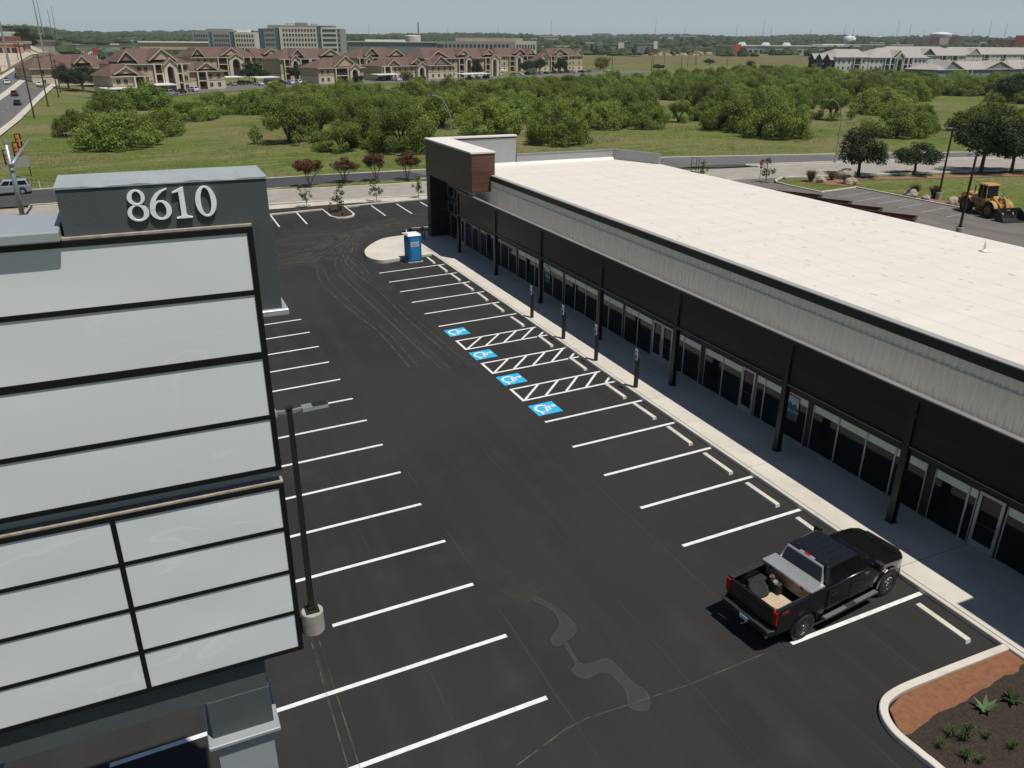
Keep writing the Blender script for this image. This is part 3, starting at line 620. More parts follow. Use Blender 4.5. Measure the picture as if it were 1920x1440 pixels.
def door(y1, y0, hside=1):
    fr = B(); t = .11; z0 = .19; z1 = 2.32
    for a, b in (((3.53,y0,z0),(3.60,y0+t,z1)), ((3.53,y1-t,z0),(3.60,y1,z1)), ((3.53,y0+t,z0),(3.60,y1-t,z0+.26)), ((3.53,y0+t,z1-.11),(3.60,y1-t,z1))): fr.box(a, b)
    d = fr.build('door', M['alu'], bld)
    B().box((3.575,y0+t,z0+.26),(3.597,y1-t,z1-.11)).build('pane', M['glass'], d)
    B().box((3.55,y0+t,1.12),(3.573,y1-t,1.18)).build('push_bar', M['dkframe'], d)
    hy = y1-.05 if hside > 0 else y0+.05
    B().tube([(3.53,hy,.95),(3.46,hy,.95),(3.46,hy,1.35),(3.53,hy,1.35)], .015, 6).build('handle', M['chrome'], d)
prev = None; dn = 0
for it in ROW:
    if it is None: prev = None; continue
    if isinstance(it, tuple):
        door(it[1], it[2], 1 if dn in (0, 2) else -1); dn += 1; prev = it[2]-.05; continue
    if prev is not None and prev-it > .3: window(prev, it, .19, 2.27, prev < 22.7)
    prev = it
for (a, b, z0, z1) in ((37.5,36.0,3.78,4.66),(35.95,34.5,3.78,4.66),(34.4,32.9,3.78,4.66),(37.5,36.0,2.4,3.3),(35.95,34.5,2.4,3.3),(34.4,32.9,2.4,3.3)): window(a, b, z0, z1, False)
# towers: timber clad boxes on a jamb wall
def tower(y0, y1, jamb, ret):
    B().box((2.0,y0,5.62),(3.95,y1,8.50)).build('tower_cladding', M['wood'], bld)
    if jamb: B().box((2.003,jamb[0],.17),(3.62,jamb[1],5.618)).build('tower_leg', M['darkwood'], bld)  # darker boards: the leg's shade under the box put into the colour
    B().box((1.94,y0-.06,8.505),(3.99,y1+.06,8.64)).build('tower_coping', M['coping'], bld, bevel=.01, seg=1)
    B().box((1.975,y0-.025,8.40),(3.965,y1+.025,8.503)).build('tower_band', M['dkframe'], bld)
tower(27.76, 38.6, (37.75,38.597), True)
tower(-31.2, -20.3, (-21.15,-20.303), False)
# the tower front's shade is put into its colour: one sheet of darker boards
B().box((1.985,27.78,5.60),(2.0,38.62,8.40)).build('tower_front', M['towerwood_shaded'], bld)
B().box((1.985,-31.2,5.60),(2.0,-20.32,8.40)).build('tower_front', M['towerwood_shaded'], bld)
B().box((1.988,27.745,5.60),(2.03,27.78,8.40)).build('tower_corner', M['dkframe'], bld)
B().box((3.97,38.12,6.02),(10.45,38.58,8.50)).build('screen_wall', M['graywall'], bld)
B().box((3.995,38.03,8.505),(10.52,38.66,8.64)).build('tower_coping', M['coping'], bld, bevel=.01, seg=1)
B().box((3.97,38.08,8.38),(10.48,38.12,8.503)).build('tower_band', M['dkframe'], bld)
B().box((3.96,27.9,6.02),(3.98,38.1,8.38)).build('screen_wall', M['graywall'], bld)
rc = B(); rc.prism([(3.99,38.1,6.02),(3.99,37.75,6.02),(3.99,38.1,6.25)], (6.5,0,0)); rc.prism([(10.52,38.04,6.02),(10.52,37.75,6.02),(10.52,38.04,6.25)], (10.2,0,0)); rc.build('roof_cant', M['coping'], bld)
# roof seams and vent
rs = B()
for x in [5.6+1.83*i for i in range(10)]: rs.box((x,-31,6.016),(x+.07,38.0,6.0185))
rs.build('roof_seam', mat('roof_seam', (.635,.602,.555), .8, var=.03, scale=2), bld)
rgs = random.Random(8); scuf = B()
for i in range(300):
    x = rgs.uniform(4.2,22.6); y = rgs.uniform(-25,37); l = rgs.uniform(.08,.42); w_ = rgs.uniform(.015,.05); t = math.pi/2+rgs.uniform(-.22,.22)
    c_, s_ = math.cos(t), math.sin(t)
    scuf.poly([(x+a*c_-b*s_, y+a*s_+b*c_, 6.0215) for a, b in ((-l/2,-w_),(-l/5,-w_*1.6),(l/2,-w_*.4),(l/2,w_*.5),(0,w_*1.2),(-l/2,w_*.3))])
so = scuf.build('roof_scuff', mat('roof_scuff', (.47,.435,.39), .9, var=.2, scale=3), bld); so['kind'] = 'stuff'
vt = B(); vt.tube([(20.1,-1.88,6.0),(20.1,-1.88,6.62)], .06, 10); vt.lathe([(.28,0),(.16,.05),(.08,.14)], 14, Matrix.Translation((20.1,-1.88,6.02))); vt.build('roof_vent', M['coping'], bld, smooth=True)
ld = B()
for x, y in ((22.95,28.55),(23.0,27.6)):
    ld.tube([(x,y,5.9),(x,y,7.22),(x+.05,y-.62,7.22),(x+.05,y-.62,5.9)], .03, 6)
for z in (6.3,6.75): ld.tube([(22.95,28.55,z),(23.0,27.93,z)], .02, 6)
ld.tube([(22.95,28.55,6.05),(23.0,26.98,6.05)], .03, 6)
ld.build('roof_ladder', M['bronze'], bld)
# posters in the windows
def poster(y, z, w_, h_, label):
    o = thing('window_poster', label, 'poster', (3.545, y, z))
    MB().box((0,-w_/2,-h_/2),(.008,w_/2,h_/2)).build('backing', M['poster'], o)
    mb = MB(); mb.prism([(-.004,-w_*.46,h_*.02),(-.004,-w_*.2,h_*.2),(-.004,0,h_*.1),(-.004,w_*.22,h_*.24),(-.004,w_*.46,h_*.02),(-.004,w_*.46,h_*.45),(-.004,-w_*.46,h_*.45)], (.003,0,0)); mb.build('emblem', M['posterpale'], o)
    text_mesh('lettering', 'FOR LEASE', h_*.15, M['posterpale'], o, (-.005,0,-h_*.14), (R(90),0,R(-90)))
    return o
poster(-6.3, 1.62, .74, 1.15, 'pale blue mountain emblem poster lettered FOR LEASE beside the single glass door')
poster(17.6, 1.62, .74, 1.15, 'teal mountain emblem poster on the glass far along the shop front')
bm_ = thing('bike_rack', 'two black steel posts beside the timber tower foot', 'bollard', (1.05,37.1,.17))
for dy in (-.28,.25): MB().tube([(0,dy,0),(0,dy,.92)], .045, 8).build('post', M['blacksteel'], bm_)
# ------------------------------------------------------------------ pylon sign
SO = Vector((-22.4, -13.8, ground(-22.4, 0)))
sg = thing('pylon_sign', 'tall charcoal pylon sign numbered 8610 with blank white tenant panels', 'sign', SO)
def Sg(): return MB(SO)
XL = -26.3; XR = -19.06; YF = -14.45
Sg().box((XL+.1,-14.18,2.95),(-19.2,-12.92,13.02)).build('sign_core', M['signgrey'], sg)
blk = Sg()
# top block with the slightly wavy stucco cap edge
blk.box((-22.2,-14.30,13.06),(-18.70,-12.98,13.855))
blk.box((-19.16,-14.30,11.33),(-18.66,-12.98,13.06))
blk.build('number_block', M['signgrey'], sg)
cap = Sg(); n = 24; lo_, hi_ = [], []
for i in range(n+1):
    x = -22.22+3.54*i/n; dz = .012*math.sin(i*.9)+.01*math.sin(i*2.1+1)
    lo_.append((x,-14.32,13.892+dz)); hi_.append((x,-12.96,13.93))
for i in range(n): cap.poly([lo_[i], lo_[i+1], hi_[i+1], hi_[i]])
for i in range(n): cap.poly([(lo_[i][0],-14.32,13.865), (lo_[i+1][0],-14.32,13.865), lo_[i+1], lo_[i]])
cap.build('block_cap', M['signmid'], sg)
Sg().box((-19.2,-14.42,11.2),(-18.55,-12.86,11.325)).build('ledge', M['signcap'], sg, bevel=.01, seg=1)
lc = Sg(); lc.box((XL,-14.60,13.03),(-22.25,-12.75,13.22)); lc.build('top_coping', M['signcap'], sg, bevel=.02, seg=2)
Sg().box((-22.25,-14.40,13.015),(XR,-14.17,13.055)).build('frame_top', M['tan'], sg)
def cabinet(z0, z1, bars, mid, t=.11):
    fr = Sg()
    fr.box((XL,YF,z0),(XL+t,-14.18,z1)); fr.box((XR-t,YF,z0),(XR,-14.18,z1)); fr.box((XL+t,YF,z1-t),(XR-t,-14.18,z1)); fr.box((XL+t,YF,z0),(XR-t,-14.18,z0+t))
    for b, tb in bars: fr.box((XL+t,YF+.003,b-tb/2),(XR-t,-14.20,b+tb/2))
    if mid: fr.box((mid-.05,YF+.006,z0+t),(mid+.05,-14.21,z1-t))
    c = fr.build('sign_cabinet', M['frame'], sg)
    zs = [z0+t]+[q for b, tb in bars for q in (b-tb/2, b+tb/2)]+[z1-t]
    xs = [(XL+t, mid-.05), (mid+.05, XR-t)] if mid else [(XL+t, XR-t)]
    rr = random.Random(4)
    for za, zb in zip(zs[::2], zs[1::2]):
        for xa, xb in xs:
            # thin sheet that bows a little, like real vinyl faces
            mb = Sg(); nx, nz = 14, 5; ph = rr.uniform(0, 6); am = rr.uniform(.008, .018); i0 = 0
            for j in range(nz+1):
                for i in range(nx+1):
                    u, v_ = i/nx, j/nz
                    mb.v.append(Vector((xa+(xb-xa)*u, YF+.022+am*.6*math.sin(math.pi*u)*math.sin(math.pi*v_)*math.sin(u*5+ph), za+(zb-za)*v_)))
            for j in range(nz):
                for i in range(nx):
                    a = j*(nx+1)+i; mb.f.append((a, a+1, a+nx+2, a+nx+1))
            mb.build('panel', M['panel'], c, smooth=True)
    return c
cabinet(7.79, 13.01, [(9.06,.1), (10.43,.15), (11.74,.1)], None)
cabinet(2.93, 7.47, [(4.04,.09), (5.18,.09), (6.32,.09)], -22.43)
Sg().box((XL+.1,-14.20,7.52),(-19.2,-14.181,7.78)).build('recess_band', M['signmid'], sg)
Sg().box((XL,-14.42,7.472),(XR,-14.19,7.51)).build('cabinet_top', M['tan'], sg)
Sg().box((XL,-14.28,2.0),(-19.97,-12.95,2.92)).build('cross_beam', M['signgrey'], sg)
Sg().box((XL,-14.30,2.922),(-19.97,-12.95,2.945)).build('beam_flashing', M['tan'], sg)
for xa, xb in ((-21.36,-19.95), (-26.8,-25.9)):
    Sg().box((xa,-14.31,.92),(xb,-12.9,2.0)).build('leg', M['signgrey'], sg)
    Sg().box((xa-.12,-14.58,.80),(xb+.12,-12.7,.915)).build('pedestal_cap', M['signcap'], sg, bevel=.015, seg=1)
    Sg().box((xa+.06,-14.45,-6.9),(xb-.06,-12.85,.80)).build('pedestal', M['signmid'], sg)
# serif numerals 8610 as raised characters
def ring(mb, cx, cz, rx, rz, hx, hz, y, d, x0, z0, s, n=36, thick=None, dx=0.):
    o_, i_ = [], []
    for k in range(n):
        t = 2*math.pi*k/n
        o_.append((x0+(cx+rx*math.cos(t))*s, z0+(cz+rz*math.sin(t))*s)); i_.append((x0+(cx+dx+hx*math.cos(t))*s, z0+(cz+hz*math.sin(t))*s))
    for k in range(n):
        j = (k+1) % n
        mb.poly([(o_[k][0],y,o_[k][1]),(o_[j][0],y,o_[j][1]),(i_[j][0],y,i_[j][1]),(i_[k][0],y,i_[k][1])])
        mb.poly([(o_[k][0],y,o_[k][1]),(o_[j][0],y,o_[j][1]),(o_[j][0],y+d,o_[j][1]),(o_[k][0],y+d,o_[k][1])])
        mb.poly([(i_[k][0],y,i_[k][1]),(i_[j][0],y,i_[j][1]),(i_[j][0],y+d,i_[j][1]),(i_[k][0],y+d,i_[k][1])])
def numeral(ch, x0, z0=13.245, s=.55):
    mb = Sg(); y = -14.36; d = .06
    if ch == '0': ring(mb,.33,.5,.33,.5,.16,.455,y,d,x0,z0,s)
    if ch == '8':
        ring(mb,.32,.27,.32,.27,.175,.225,y,d,x0,z0,s, dx=-.015); ring(mb,.32,.76,.265,.24,.135,.20,y-.003,d+.003,x0,z0,s, dx=.012)
    if ch == '6':
        ring(mb,.33,.31,.33,.31,.165,.265,y,d,x0,z0,s)
        pts = [(.005,.34),(.03,.52),(.10,.68),(.22,.83),(.38,.93),(.60,1.0)]; inn = [(.165,.36),(.18,.52),(.235,.66),(.33,.80),(.45,.905),(.60,.975)]
        pts = [(x0+a*s, y-.003, z0+b*s) for a, b in pts]; inn = [(x0+a*s, y-.003, z0+b*s) for a, b in inn]
        for k in range(5): mb.prism([pts[k], pts[k+1], inn[k+1], inn[k]], (0,d+.003,0))
    if ch == '1':
        mb.box((x0+.19*s,y,z0+.03*s),(x0+.355*s,y+d,z0+.93*s))
        mb.prism([(x0+q*s,y-.003,z0+r_*s) for q, r_ in ((.0,.86),(.30,1.0),(.355,1.0),(.355,.90),(.19,.87),(.0,.83))], (0,d+.003,0))
        mb.prism([(x0+q*s,y-.004,z0+r_*s) for q, r_ in ((.03,0),(.53,0),(.53,.025),(.40,.06),(.355,.10),(.19,.10),(.15,.06),(.03,.025))], (0,d+.004,0))
    return mb.build('numeral', M['numeral'], sg)
numeral('8', -21.14); numeral('6', -20.77); numeral('1', -20.36); numeral('0', -19.99)

# drawn above at three quarters over size: bring every part to its real size and stand it in its place
KS = 11.6/15.64; SN = CP+(SO-CP)*KS; sg.location = SN
def shrink(o):
    for c_ in kids(o):
        c_.data.transform(Matrix.Scale(KS, 4)); shrink(c_)
shrink(sg)
# ------------------------------------------------------------------ light poles
def lot_lamp(x, y, h, rbase, hbase, head, label, zb=None, rz=0, armx=.75):
    z = ground(x, y) if zb is None else zb
    t = thing('parking_lot_lamp', label, 'lamp post', (x, y, z), rz)
    b = MB().lathe([(rbase,-.2),(rbase,hbase-.03),(rbase-.03,hbase)], 28).build('concrete_base', M['concgrey'], t, smooth=False)
    pl_ = MB(); s0, s1 = .085, .07
    pl_.hexa([(-s0,-s0,hbase),(s0,-s0,hbase),(s0,s0,hbase),(-s0,s0,hbase)], [(-s1,-s1,h),(s1,-s1,h),(s1,s1,h),(-s1,s1,h)]); pl_.box((-.2,-.2,hbase),(.2,.2,hbase+.06)); pl_.box((-.12,-.12,hbase+.06),(.12,.12,hbase+.16))
    pl_.build('pole', M['bronze'], t)
    MB().box((-.09,-.09,h),(.09,.09,h+.05)).build('pole_cap', M['bronze'], t)
    for sx in head:
        hd = MB(); hd.hexa([(sx*.06,-.05,h-.16),(sx*.36,-.05,h-.10),(sx*.36,.05,h-.10),(sx*.06,.05,h-.16)], [(sx*.06,-.05,h-.06),(sx*.36,-.05,h-.03),(sx*.36,.05,h-.03),(sx*.06,.05,h-.06)])
        hd.hexa([(sx*.34,-.17,h-.12),(sx*1.05,-.17,h-.08),(sx*1.05,.17,h-.08),(sx*.34,.17,h-.12)], [(sx*.34,-.15,h-.02),(sx*1.05,-.15,h),(sx*1.05,.15,h),(sx*.34,.15,h-.02)])
        lh = hd.build('lamp_head', M['steel'], t)
        MB().box((sx*.62 if sx > 0 else sx*1.04,-.14,h+.001) if True else 0,(sx*1.04 if sx > 0 else sx*.62,.14,h+.012)).build('lens', M['black'], lh)
    return t
lot_lamp(-18.15, -9.62, 7.55, .33, .74, (1, -1), 'bronze twin head lamp post on round concrete base beside the pylon sign')
lot_lamp(62.85, 34.72, 7.9, .32, .72, (-1,), 'slim dark lamp post on white concrete base beside boulders and old parking bays')
lot_lamp(47.99, 20.27, 7.3, .32, .72, (-1,), 'dark lamp post rising behind the white roof in front of the loader')
def street_lamp(x, y, h, label, d=-1):
    t = thing('street_lamp', label, 'street lamp', (x, y, ground(x, y)))
    MB().lathe([(.22,0),(.22,.3),(.13,.34)], 12).build('base', M['steel'], t)
    MB().tube([(0,0,.3),(0,0,h*.72)], [.10,.075], 8).build('pole', M['steel'], t)
    ar = MB(); 
    for k in (0, .35): ar.tube([(0,0,h*.68+k),(d*.5,.05,h*.84+k*.5),(d*1.3,.1,h*.96),(d*2.1,.15,h)], .045, 6)
    a = ar.build('arm', M['steel'], t)
    MB().box((d*2.6,.05,h-.05),(d*2.0,.3,h+.08)).build('lamp_head', M['steel'], a, bevel=.03)
street_lamp(74.04, 62.02, 9.0, 'galvanised street lamp with curved arm in the road median beside dark oak')
street_lamp(19.3, 79.2, 9.6, 'galvanised street lamp with curved arm behind the timber tower')
# overhead signal mast at the left
t = thing('traffic_signal_mast', 'grey steel traffic signal mast with long arm and orange signals', 'traffic light', (-32.1, 60.2, ground(-32.1, 60)))
MB().tube([(0,0,0),(0,0,8.3)], [.24,.19], 14).build('pole', M['steel'], t, smooth=True)
MB().lathe([(.30,0),(.30,.12),(.24,.12)], 14, Matrix.Translation((0,0,6.25))).build('clamp', M['steel'], t)
MB().lathe([(.30,0),(.30,.10),(.24,.10)], 14, Matrix.Translation((0,0,5.75))).build('clamp', M['steel'], t)
MB().lathe([(.21,0),(.22,.1),(.20,.32),(.03,.36)], 14, Matrix.Translation((0,0,8.15))).build('pole_cap', M['steel'], t)
MB().tube([(.05,.2,6.15),(.45,5.5,6.85),(.75,11.5,7.3)], [.17,.15,.12], 10).build('arm', M['steel'], t, smooth=True)
for x, y, z in ((-.55,3.0,6.6), (-.05,6.6,6.9), (-.1,10.2,7.4)):
    s_ = MB().box((x-.17,y-.12,z-.6),(x+.17,y+.12,z+.6)).build('signal_head', M['orange'], t, bevel=.03)
    MB().box((x-.30,y+.13,z-.72),(x+.30,y+.16,z+.72)).build('back_plate', M['black'], s_)
    for dz in (-.36,0,.36): MB().tube([(x-.02,y-.13,z+dz),(x-.02,y-.19,z+dz)], .10, 10).build('lens', M['lampamber'], s_)
    MB().tube([(x,y+.05,z),(x+.4,y+.05,z+.05)], .04, 6).build('bracket', M['steel'], s_)

# ------------------------------------------------------------------ accessible parking posts
def ada_post(y, label):
    t = thing('parking_sign_post', label, 'parking sign', (.36, y, .17), 0, 'accessible parking posts on the pavement')
    MB().box((-.085,-.085,0),(.085,.085,1.62)).build('post', M['blacksteel'], t, bevel=.012)
    s_ = MB().box((-.112,-.125,1.52),(-.088,.125,2.08)).build('sign_plate', M['paper'], t, bevel=.01, seg=1)
    MB().box((-.087,-.03,1.6),(-.05,.03,2.06)).build('bracket', M['blacksteel'], t)
    MB().box((-.116,-.085,1.58),(-.1125,.085,1.77)).build('symbol', M['ink'], s_)
    text_mesh('lettering', 'RESERVED', .050, M['ink'], s_, (-.1145,0,1.98), (R(90),0,R(-90)), .001)
    text_mesh('lettering', 'PARKING', .050, M['ink'], s_, (-.1145,0,1.89), (R(90),0,R(-90)), .001)
    return t
for y, l in ((13.4,'black post with reserved parking plate, nearest to the portable toilet'), (9.1,'black post with reserved parking plate, second from the portable toilet'), (5.25,'black post with reserved parking plate, third from the portable toilet'), (1.2,'black post with reserved parking plate, nearest to the pickup truck')): ada_post(y, l)
# ------------------------------------------------------------------ wheel stops
ws = MB(); L = 1.86
ws.hexa([(-.115,-L/2,-.02),(.115,-L/2,-.02),(.115,L/2,-.02),(-.115,L/2,-.02)], [(-.095,-L/2+.03,.13),(.095,-L/2+.03,.13),(.095,L/2-.03,.13),(-.095,L/2-.03,.13)])
w0 = ws.build('wheel_stop', M['kerb'], bevel=.012, seg=1); tag(w0, 'wheel stop', 'wheel stop', 'concrete wheel stops at the head of the bays')
WS = [30.15,27.35,24.6,21.9,19.25,16.6,13.4,9.45,5.5,1.45,-1.15,-4.0,-6.8,-9.55,-12.35,-17.75]
ORD = ['first','second','third','fourth','fifth','sixth']
for i, y in enumerate(WS):
    o = w0 if i == 0 else w0.copy()
    if i: COL.objects.link(o)
    o.location = (-.66+(i % 3-1)*.02, y, ground(-.66, y)); o.rotation_euler = (0, -math.atan(SL), (i*37 % 7-3)*.006)
    if i < 6: lb = 'white wheel stop, %s from the blue portable toilet' % ORD[i]
    elif i < 10: lb = 'white wheel stop in the blue symbol bay %s from the portable toilet' % ORD[i-6]
    elif i < 15: lb = 'white wheel stop in the plain bays, %s after the last blue symbol' % ORD[i-10]
    else: lb = 'white wheel stop between the pickup truck and the planting bed'
    o['label'] = lb

# ------------------------------------------------------------------ portable toilet
t = thing('portable_toilet', 'bright blue portable toilet with white roof beside the round concrete island', 'portable toilet', (-1.92, 30.85, ground(-1.92, 0)), R(2))
MB().box((-.62,-.66,0),(.62,.60,.09)).build('skid', M['concgrey'], t)
MB().hexa([(-.54,-.54,.09),(.54,-.54,.09),(.54,.54,.09),(-.54,.54,.09)], [(-.52,-.52,2.12),(.52,-.52,2.12),(.52,.52,2.12),(-.52,.52,2.12)]).build('body', M['toiletblue'], t, bevel=.05)
d = MB().box((-.40,-.575,.20),(.40,-.53,1.98)).build('door', M['toiletblue'], t, bevel=.02)
fr = MB(); fr.box((-.47,-.57,.14),(-.41,-.525,2.06)); fr.box((.41,-.57,.14),(.47,-.525,2.06)); fr.box((-.41,-.57,2.0),(.41,-.525,2.06)); fr.build('door_frame', M['toiletdark'], t)
rib = MB()
for k in range(6): rib.box((-.575,-.42+k*.16,.2),(-.53,-.36+k*.16,2.0)); rib.box((.53,-.42+k*.16,.2),(.575,-.36+k*.16,2.0))
rib.build('side_ribs', M['toiletdark'], t)
MB().box((-.33,-.582,.35),(-.30,-.575,1.0)).build('handle', M['black'], d)
lb = MB().box((-.36,-.583,1.32),(.30,-.576,1.68)).build('label', M['paper'], d)
for i, (a, b, mm) in enumerate(((-.33,.25,'ink'),(-.30,.26,'redink'),(-.32,.20,'ink'),(-.28,.24,'ink'))): MB().box((a,-.587,1.60-.075*i),(b,-.584,1.635-.075*i)).build('lettering', M[mm], lb)
MB().hexa([(-.58,-.58,2.12),(.58,-.58,2.12),(.58,.58,2.12),(-.58,.58,2.12)], [(-.46,-.40,2.32),(.46,-.40,2.32),(.46,.40,2.32),(-.46,.40,2.32)]).build('roof', M['toiletroof'], t, bevel=.06, seg=3)
MB().tube([(-.35,.42,2.1),(-.35,.42,2.5)], .05, 8).build('vent_pipe', M['toiletroof'], t)
# ------------------------------------------------------------------ vehicles
def patch(q, u0, u1, v0, v1, off):
    """rectangle on a 4-cornered face (A,B base, C,D top), pushed out a little"""
    A, B_, C_, D_ = [Vector(p) for p in q]; f = lambda u, v: (A*(1-u)+B_*u)*(1-v)+(D_*(1-u)+C_*u)*v
    n = (B_-A).cross(D_-A).normalized()*off
    return [f(u0,v0)+n, f(u1,v0)+n, f(u1,v1)+n, f(u0,v1)+n]
def arch(cx, cz, r, n=10, a0=166, a1=14): return [(cx+r*math.cos(R(a0+(a1-a0)*i/n)), cz+r*math.sin(R(a0+(a1-a0)*i/n))) for i in range(n+1)]
def wheel(parent, x, y, r, w_, rimm, spokes=6, n=24):
    s = 1 if y > 0 else -1
    Mx = Matrix.Translation((x, y-s*w_, r)) @ Matrix.Rotation(R(-90*s), 4, 'X')
    t_ = MB().lathe([(r*.60,.0),(r*.92,.0),(r,.05),(r,w_-.05),(r*.94,w_),(r*.66,w_),(r*.62,w_-.03),(r*.60,w_-.05)], n, Mx).build('wheel', M['rubber'], parent, smooth=False)
    if spokes:
        rm = MB(); rm.lathe([(r*.62,w_-.10),(r*.63,w_-.015),(r*.57,w_-.015),(r*.55,w_-.09),(.001,w_-.09)], n, Mx)
        for k in range(spokes):
            a = 2*math.pi*k/spokes
            for da in (-.10, .10):
                rm.box((.05,-.022,w_-.085),(r*.59,.022,w_-.02), Mx @ Matrix.Rotation(a+da, 4, 'Z'))
        rm.lathe([(r*.17,w_-.09),(r*.17,w_-.01),(r*.10,w_)], 12, Mx)
        rm.build('rim', rimm, t_)
    else:
        MB().lathe([(r*.60,w_-.05),(r*.58,w_-.02),(r*.2,w_-.01)], 12, Mx).build('rim', rimm, t_)
    return t_
def prof_body(t, name, prof, hw, m, bevel=.05):
    mb = MB(); mb.prism([(x, -hw, z) for x, z in prof], (0, 2*hw, 0)); o = mb.build(name, m, t, bevel=bevel); return o
def car(kind):
    t = thing(kind, kind, 'car')
    if kind == 'sedan': Lh, hw, belt, top, r, fx, rx = 2.35, .90, .93, 1.44, .33, 1.40, -1.35; cab = (-1.75, 1.15, -1.05, .35); hood = 1.0
    elif kind == 'suv': Lh, hw, belt, top, r, fx, rx = 2.42, .93, 1.06, 1.72, .37, 1.45, -1.42; cab = (-2.32, 1.15, -2.02, .45); hood = 1.05
    else: Lh, hw, belt, top, r, fx, rx = 2.85, .98, 1.12, 1.86, .39, 1.80, -1.75; cab = (-.75, 1.35, -.55, .65); hood = 1.12
    pr = [(-Lh+.08,.30),(rx-r*1.2,.28)]+arch(rx,r,r*1.2)+[(rx+r*1.2,.28),(fx-r*1.2,.28)]+arch(fx,r,r*1.2)+[(fx+r*1.2,.28),(Lh-.06,.32),(Lh,.55),(Lh-.08,hood-.22),(Lh-.35,hood-.10),(cab[1]+.05,belt),(cab[0],belt),(-Lh+.06,belt-.04),(-Lh,.6)]
    body = prof_body(t, 'body', pr, hw, M['carpaint'], .06)
    bw, tw = hw-.07, hw-.24
    b4 = [(cab[0],-bw,belt-.01),(cab[1],-bw,belt-.01),(cab[1],bw,belt-.01),(cab[0],bw,belt-.01)]; t4 = [(cab[2],-tw,top),(cab[3],-tw,top),(cab[3],tw,top),(cab[2],tw,top)]
    cb = MB().hexa(b4, t4).build('cabin', M['carpaint'], t, bevel=.05)
    g = MB(); qs = [(b4[0],b4[1],t4[1],t4[0]), (b4[2],b4[3],t4[3],t4[2])]
    for i, q in enumerate(qs):
        sp = ((.07,.36),(.39,.64),(.67,.9)) if kind == 'suv' else (((.14,.50),(.53,.87)) if kind == 'sedan' else ((.1,.45),(.49,.86)))
        for a, b in sp:
            if i: a, b = 1-b, 1-a
            g.poly(patch(q, a, b, .14, .86, .012))
    g.poly(patch((b4[1],b4[2],t4[2],t4[1]), .08,.92,.08,.92,.012)); g.poly(patch((b4[3],b4[0],t4[0],t4[3]), .10,.90,.2,.9,.012))
    g.build('windows', M['glass'], cb)
    for x in (fx, rx):
        for s in (1, -1): wheel(t, x, s*(hw+.01), r, .22, M['alu'], 0, 14)
    for s in (1, -1):
        MB().box((-Lh-.012,s*hw-s*.30-.13,belt-.24),(-Lh+.10,s*hw-s*.30+.13+.0,belt-.08)).build('tail_light', M['taillight'], t, bevel=.02)
        MB().box((Lh-.16,s*(hw-.24)-.15,hood-.32),(Lh+.0,s*(hw-.24)+.15,hood-.20)).build('head_light', M['headlight'], t, bevel=.02)
    if kind == 'pickup':
        MB().box((-Lh+.12,-hw+.10,belt-.03),(cab[0]-.06,hw-.10,belt+.003)).build('bed', M['black'], t)
    for o in (body, cb):
        o.material_slots[0].link = 'OBJECT'; o.material_slots[0].material = M['psilver']
    return t
PROTO = {}; USED = {}
def car_at(kind, x, y, deg, pm, label, group=None, z=None):
    if kind not in PROTO: PROTO[kind] = car(kind); first = True
    else: first = False
    o = PROTO[kind] if first else copy_tree(PROTO[kind])
    o.location = (x, y, ground(x, y)+.03 if z is None else z); o.rotation_euler = (0, 0, R(deg)); o['label'] = label; o['category'] = 'pickup truck' if kind == 'pickup' else 'car'
    if group: o['group'] = group
    for ch in (kids(o) if first else [c for c in o.children]):
        if ch.material_slots and ch.material_slots[0].link == 'OBJECT': ch.material_slots[0].material = M[pm]
    return o

# black pickup in the lot
TL = Vector((-3.13, -15.19, ground(-3.13, 0))); TR = (0, -math.atan(SL), R(6.0))
tk = thing('pickup_truck', 'black crew cab pickup truck with silver toolbox parked by the shop pavement', 'pickup truck', TL); tk.rotation_euler = TR; TS = .955; tk.scale = (TS, 1, 1)
TK = Matrix.Translation(TL) @ Matrix.Rotation(TR[2], 4, 'Z') @ Matrix.Rotation(TR[1], 4, 'Y') @ Matrix.Diagonal((TS,1,1,1))
fx, rx = 2.015, -2.015
def loft_body():
    secs = [(-1.10,.99,1.45,.06),(1.15,.99,1.45,.08),(1.35,.99,1.44,.15),(2.0,.985,1.41,.20),(2.45,.965,1.37,.23),(2.72,.915,1.31,.24),(2.88,.85,1.22,.22),(2.97,.78,1.08,.16)]
    mb = MB(); n = 0
    for x, w_, zt, r in secs:
        ring = [(-w_*.97,.56),(-w_,.75),(-w_,zt-r)]
        ring += [(-w_+r*(1-math.cos(R(18*k))), zt-r+r*math.sin(R(18*k))) for k in range(1, 6)]
        ring += [(-w_*.45,zt+.012),(0,zt+.022)]
        full = ring+[(-y, z) for y, z in ring[-2::-1]]; n = len(full)
        mb.v += [Vector((x, y, z)) for y, z in full]
    for k in range(len(secs)-1):
        for j in range(n-1): a = k*n+j; mb.f.append((a, a+1, a+n+1, a+n))
        mb.f.append((k*n+n-1, k*n, (k+1)*n, (k+1)*n+n-1))
    mb.f.append(tuple(range(n-1, -1, -1))); e = (len(secs)-1)*n; mb.f.append(tuple(range(e, e+n)))
    o = mb.build('body', M['truck'], tk)
    for p_ in o.data.polygons: p_.use_smooth = len(p_.vertices) == 4
    return o
loft_body()
hd = MB(); hd.hexa([(1.25,-.66,1.42),(2.66,-.52,1.30),(2.66,.52,1.30),(1.25,.66,1.42)], [(1.32,-.56,1.505),(2.45,-.44,1.415),(2.45,.44,1.415),(1.32,.56,1.505)]); hd.build('hood', M['truck'], tk, bevel=.04)
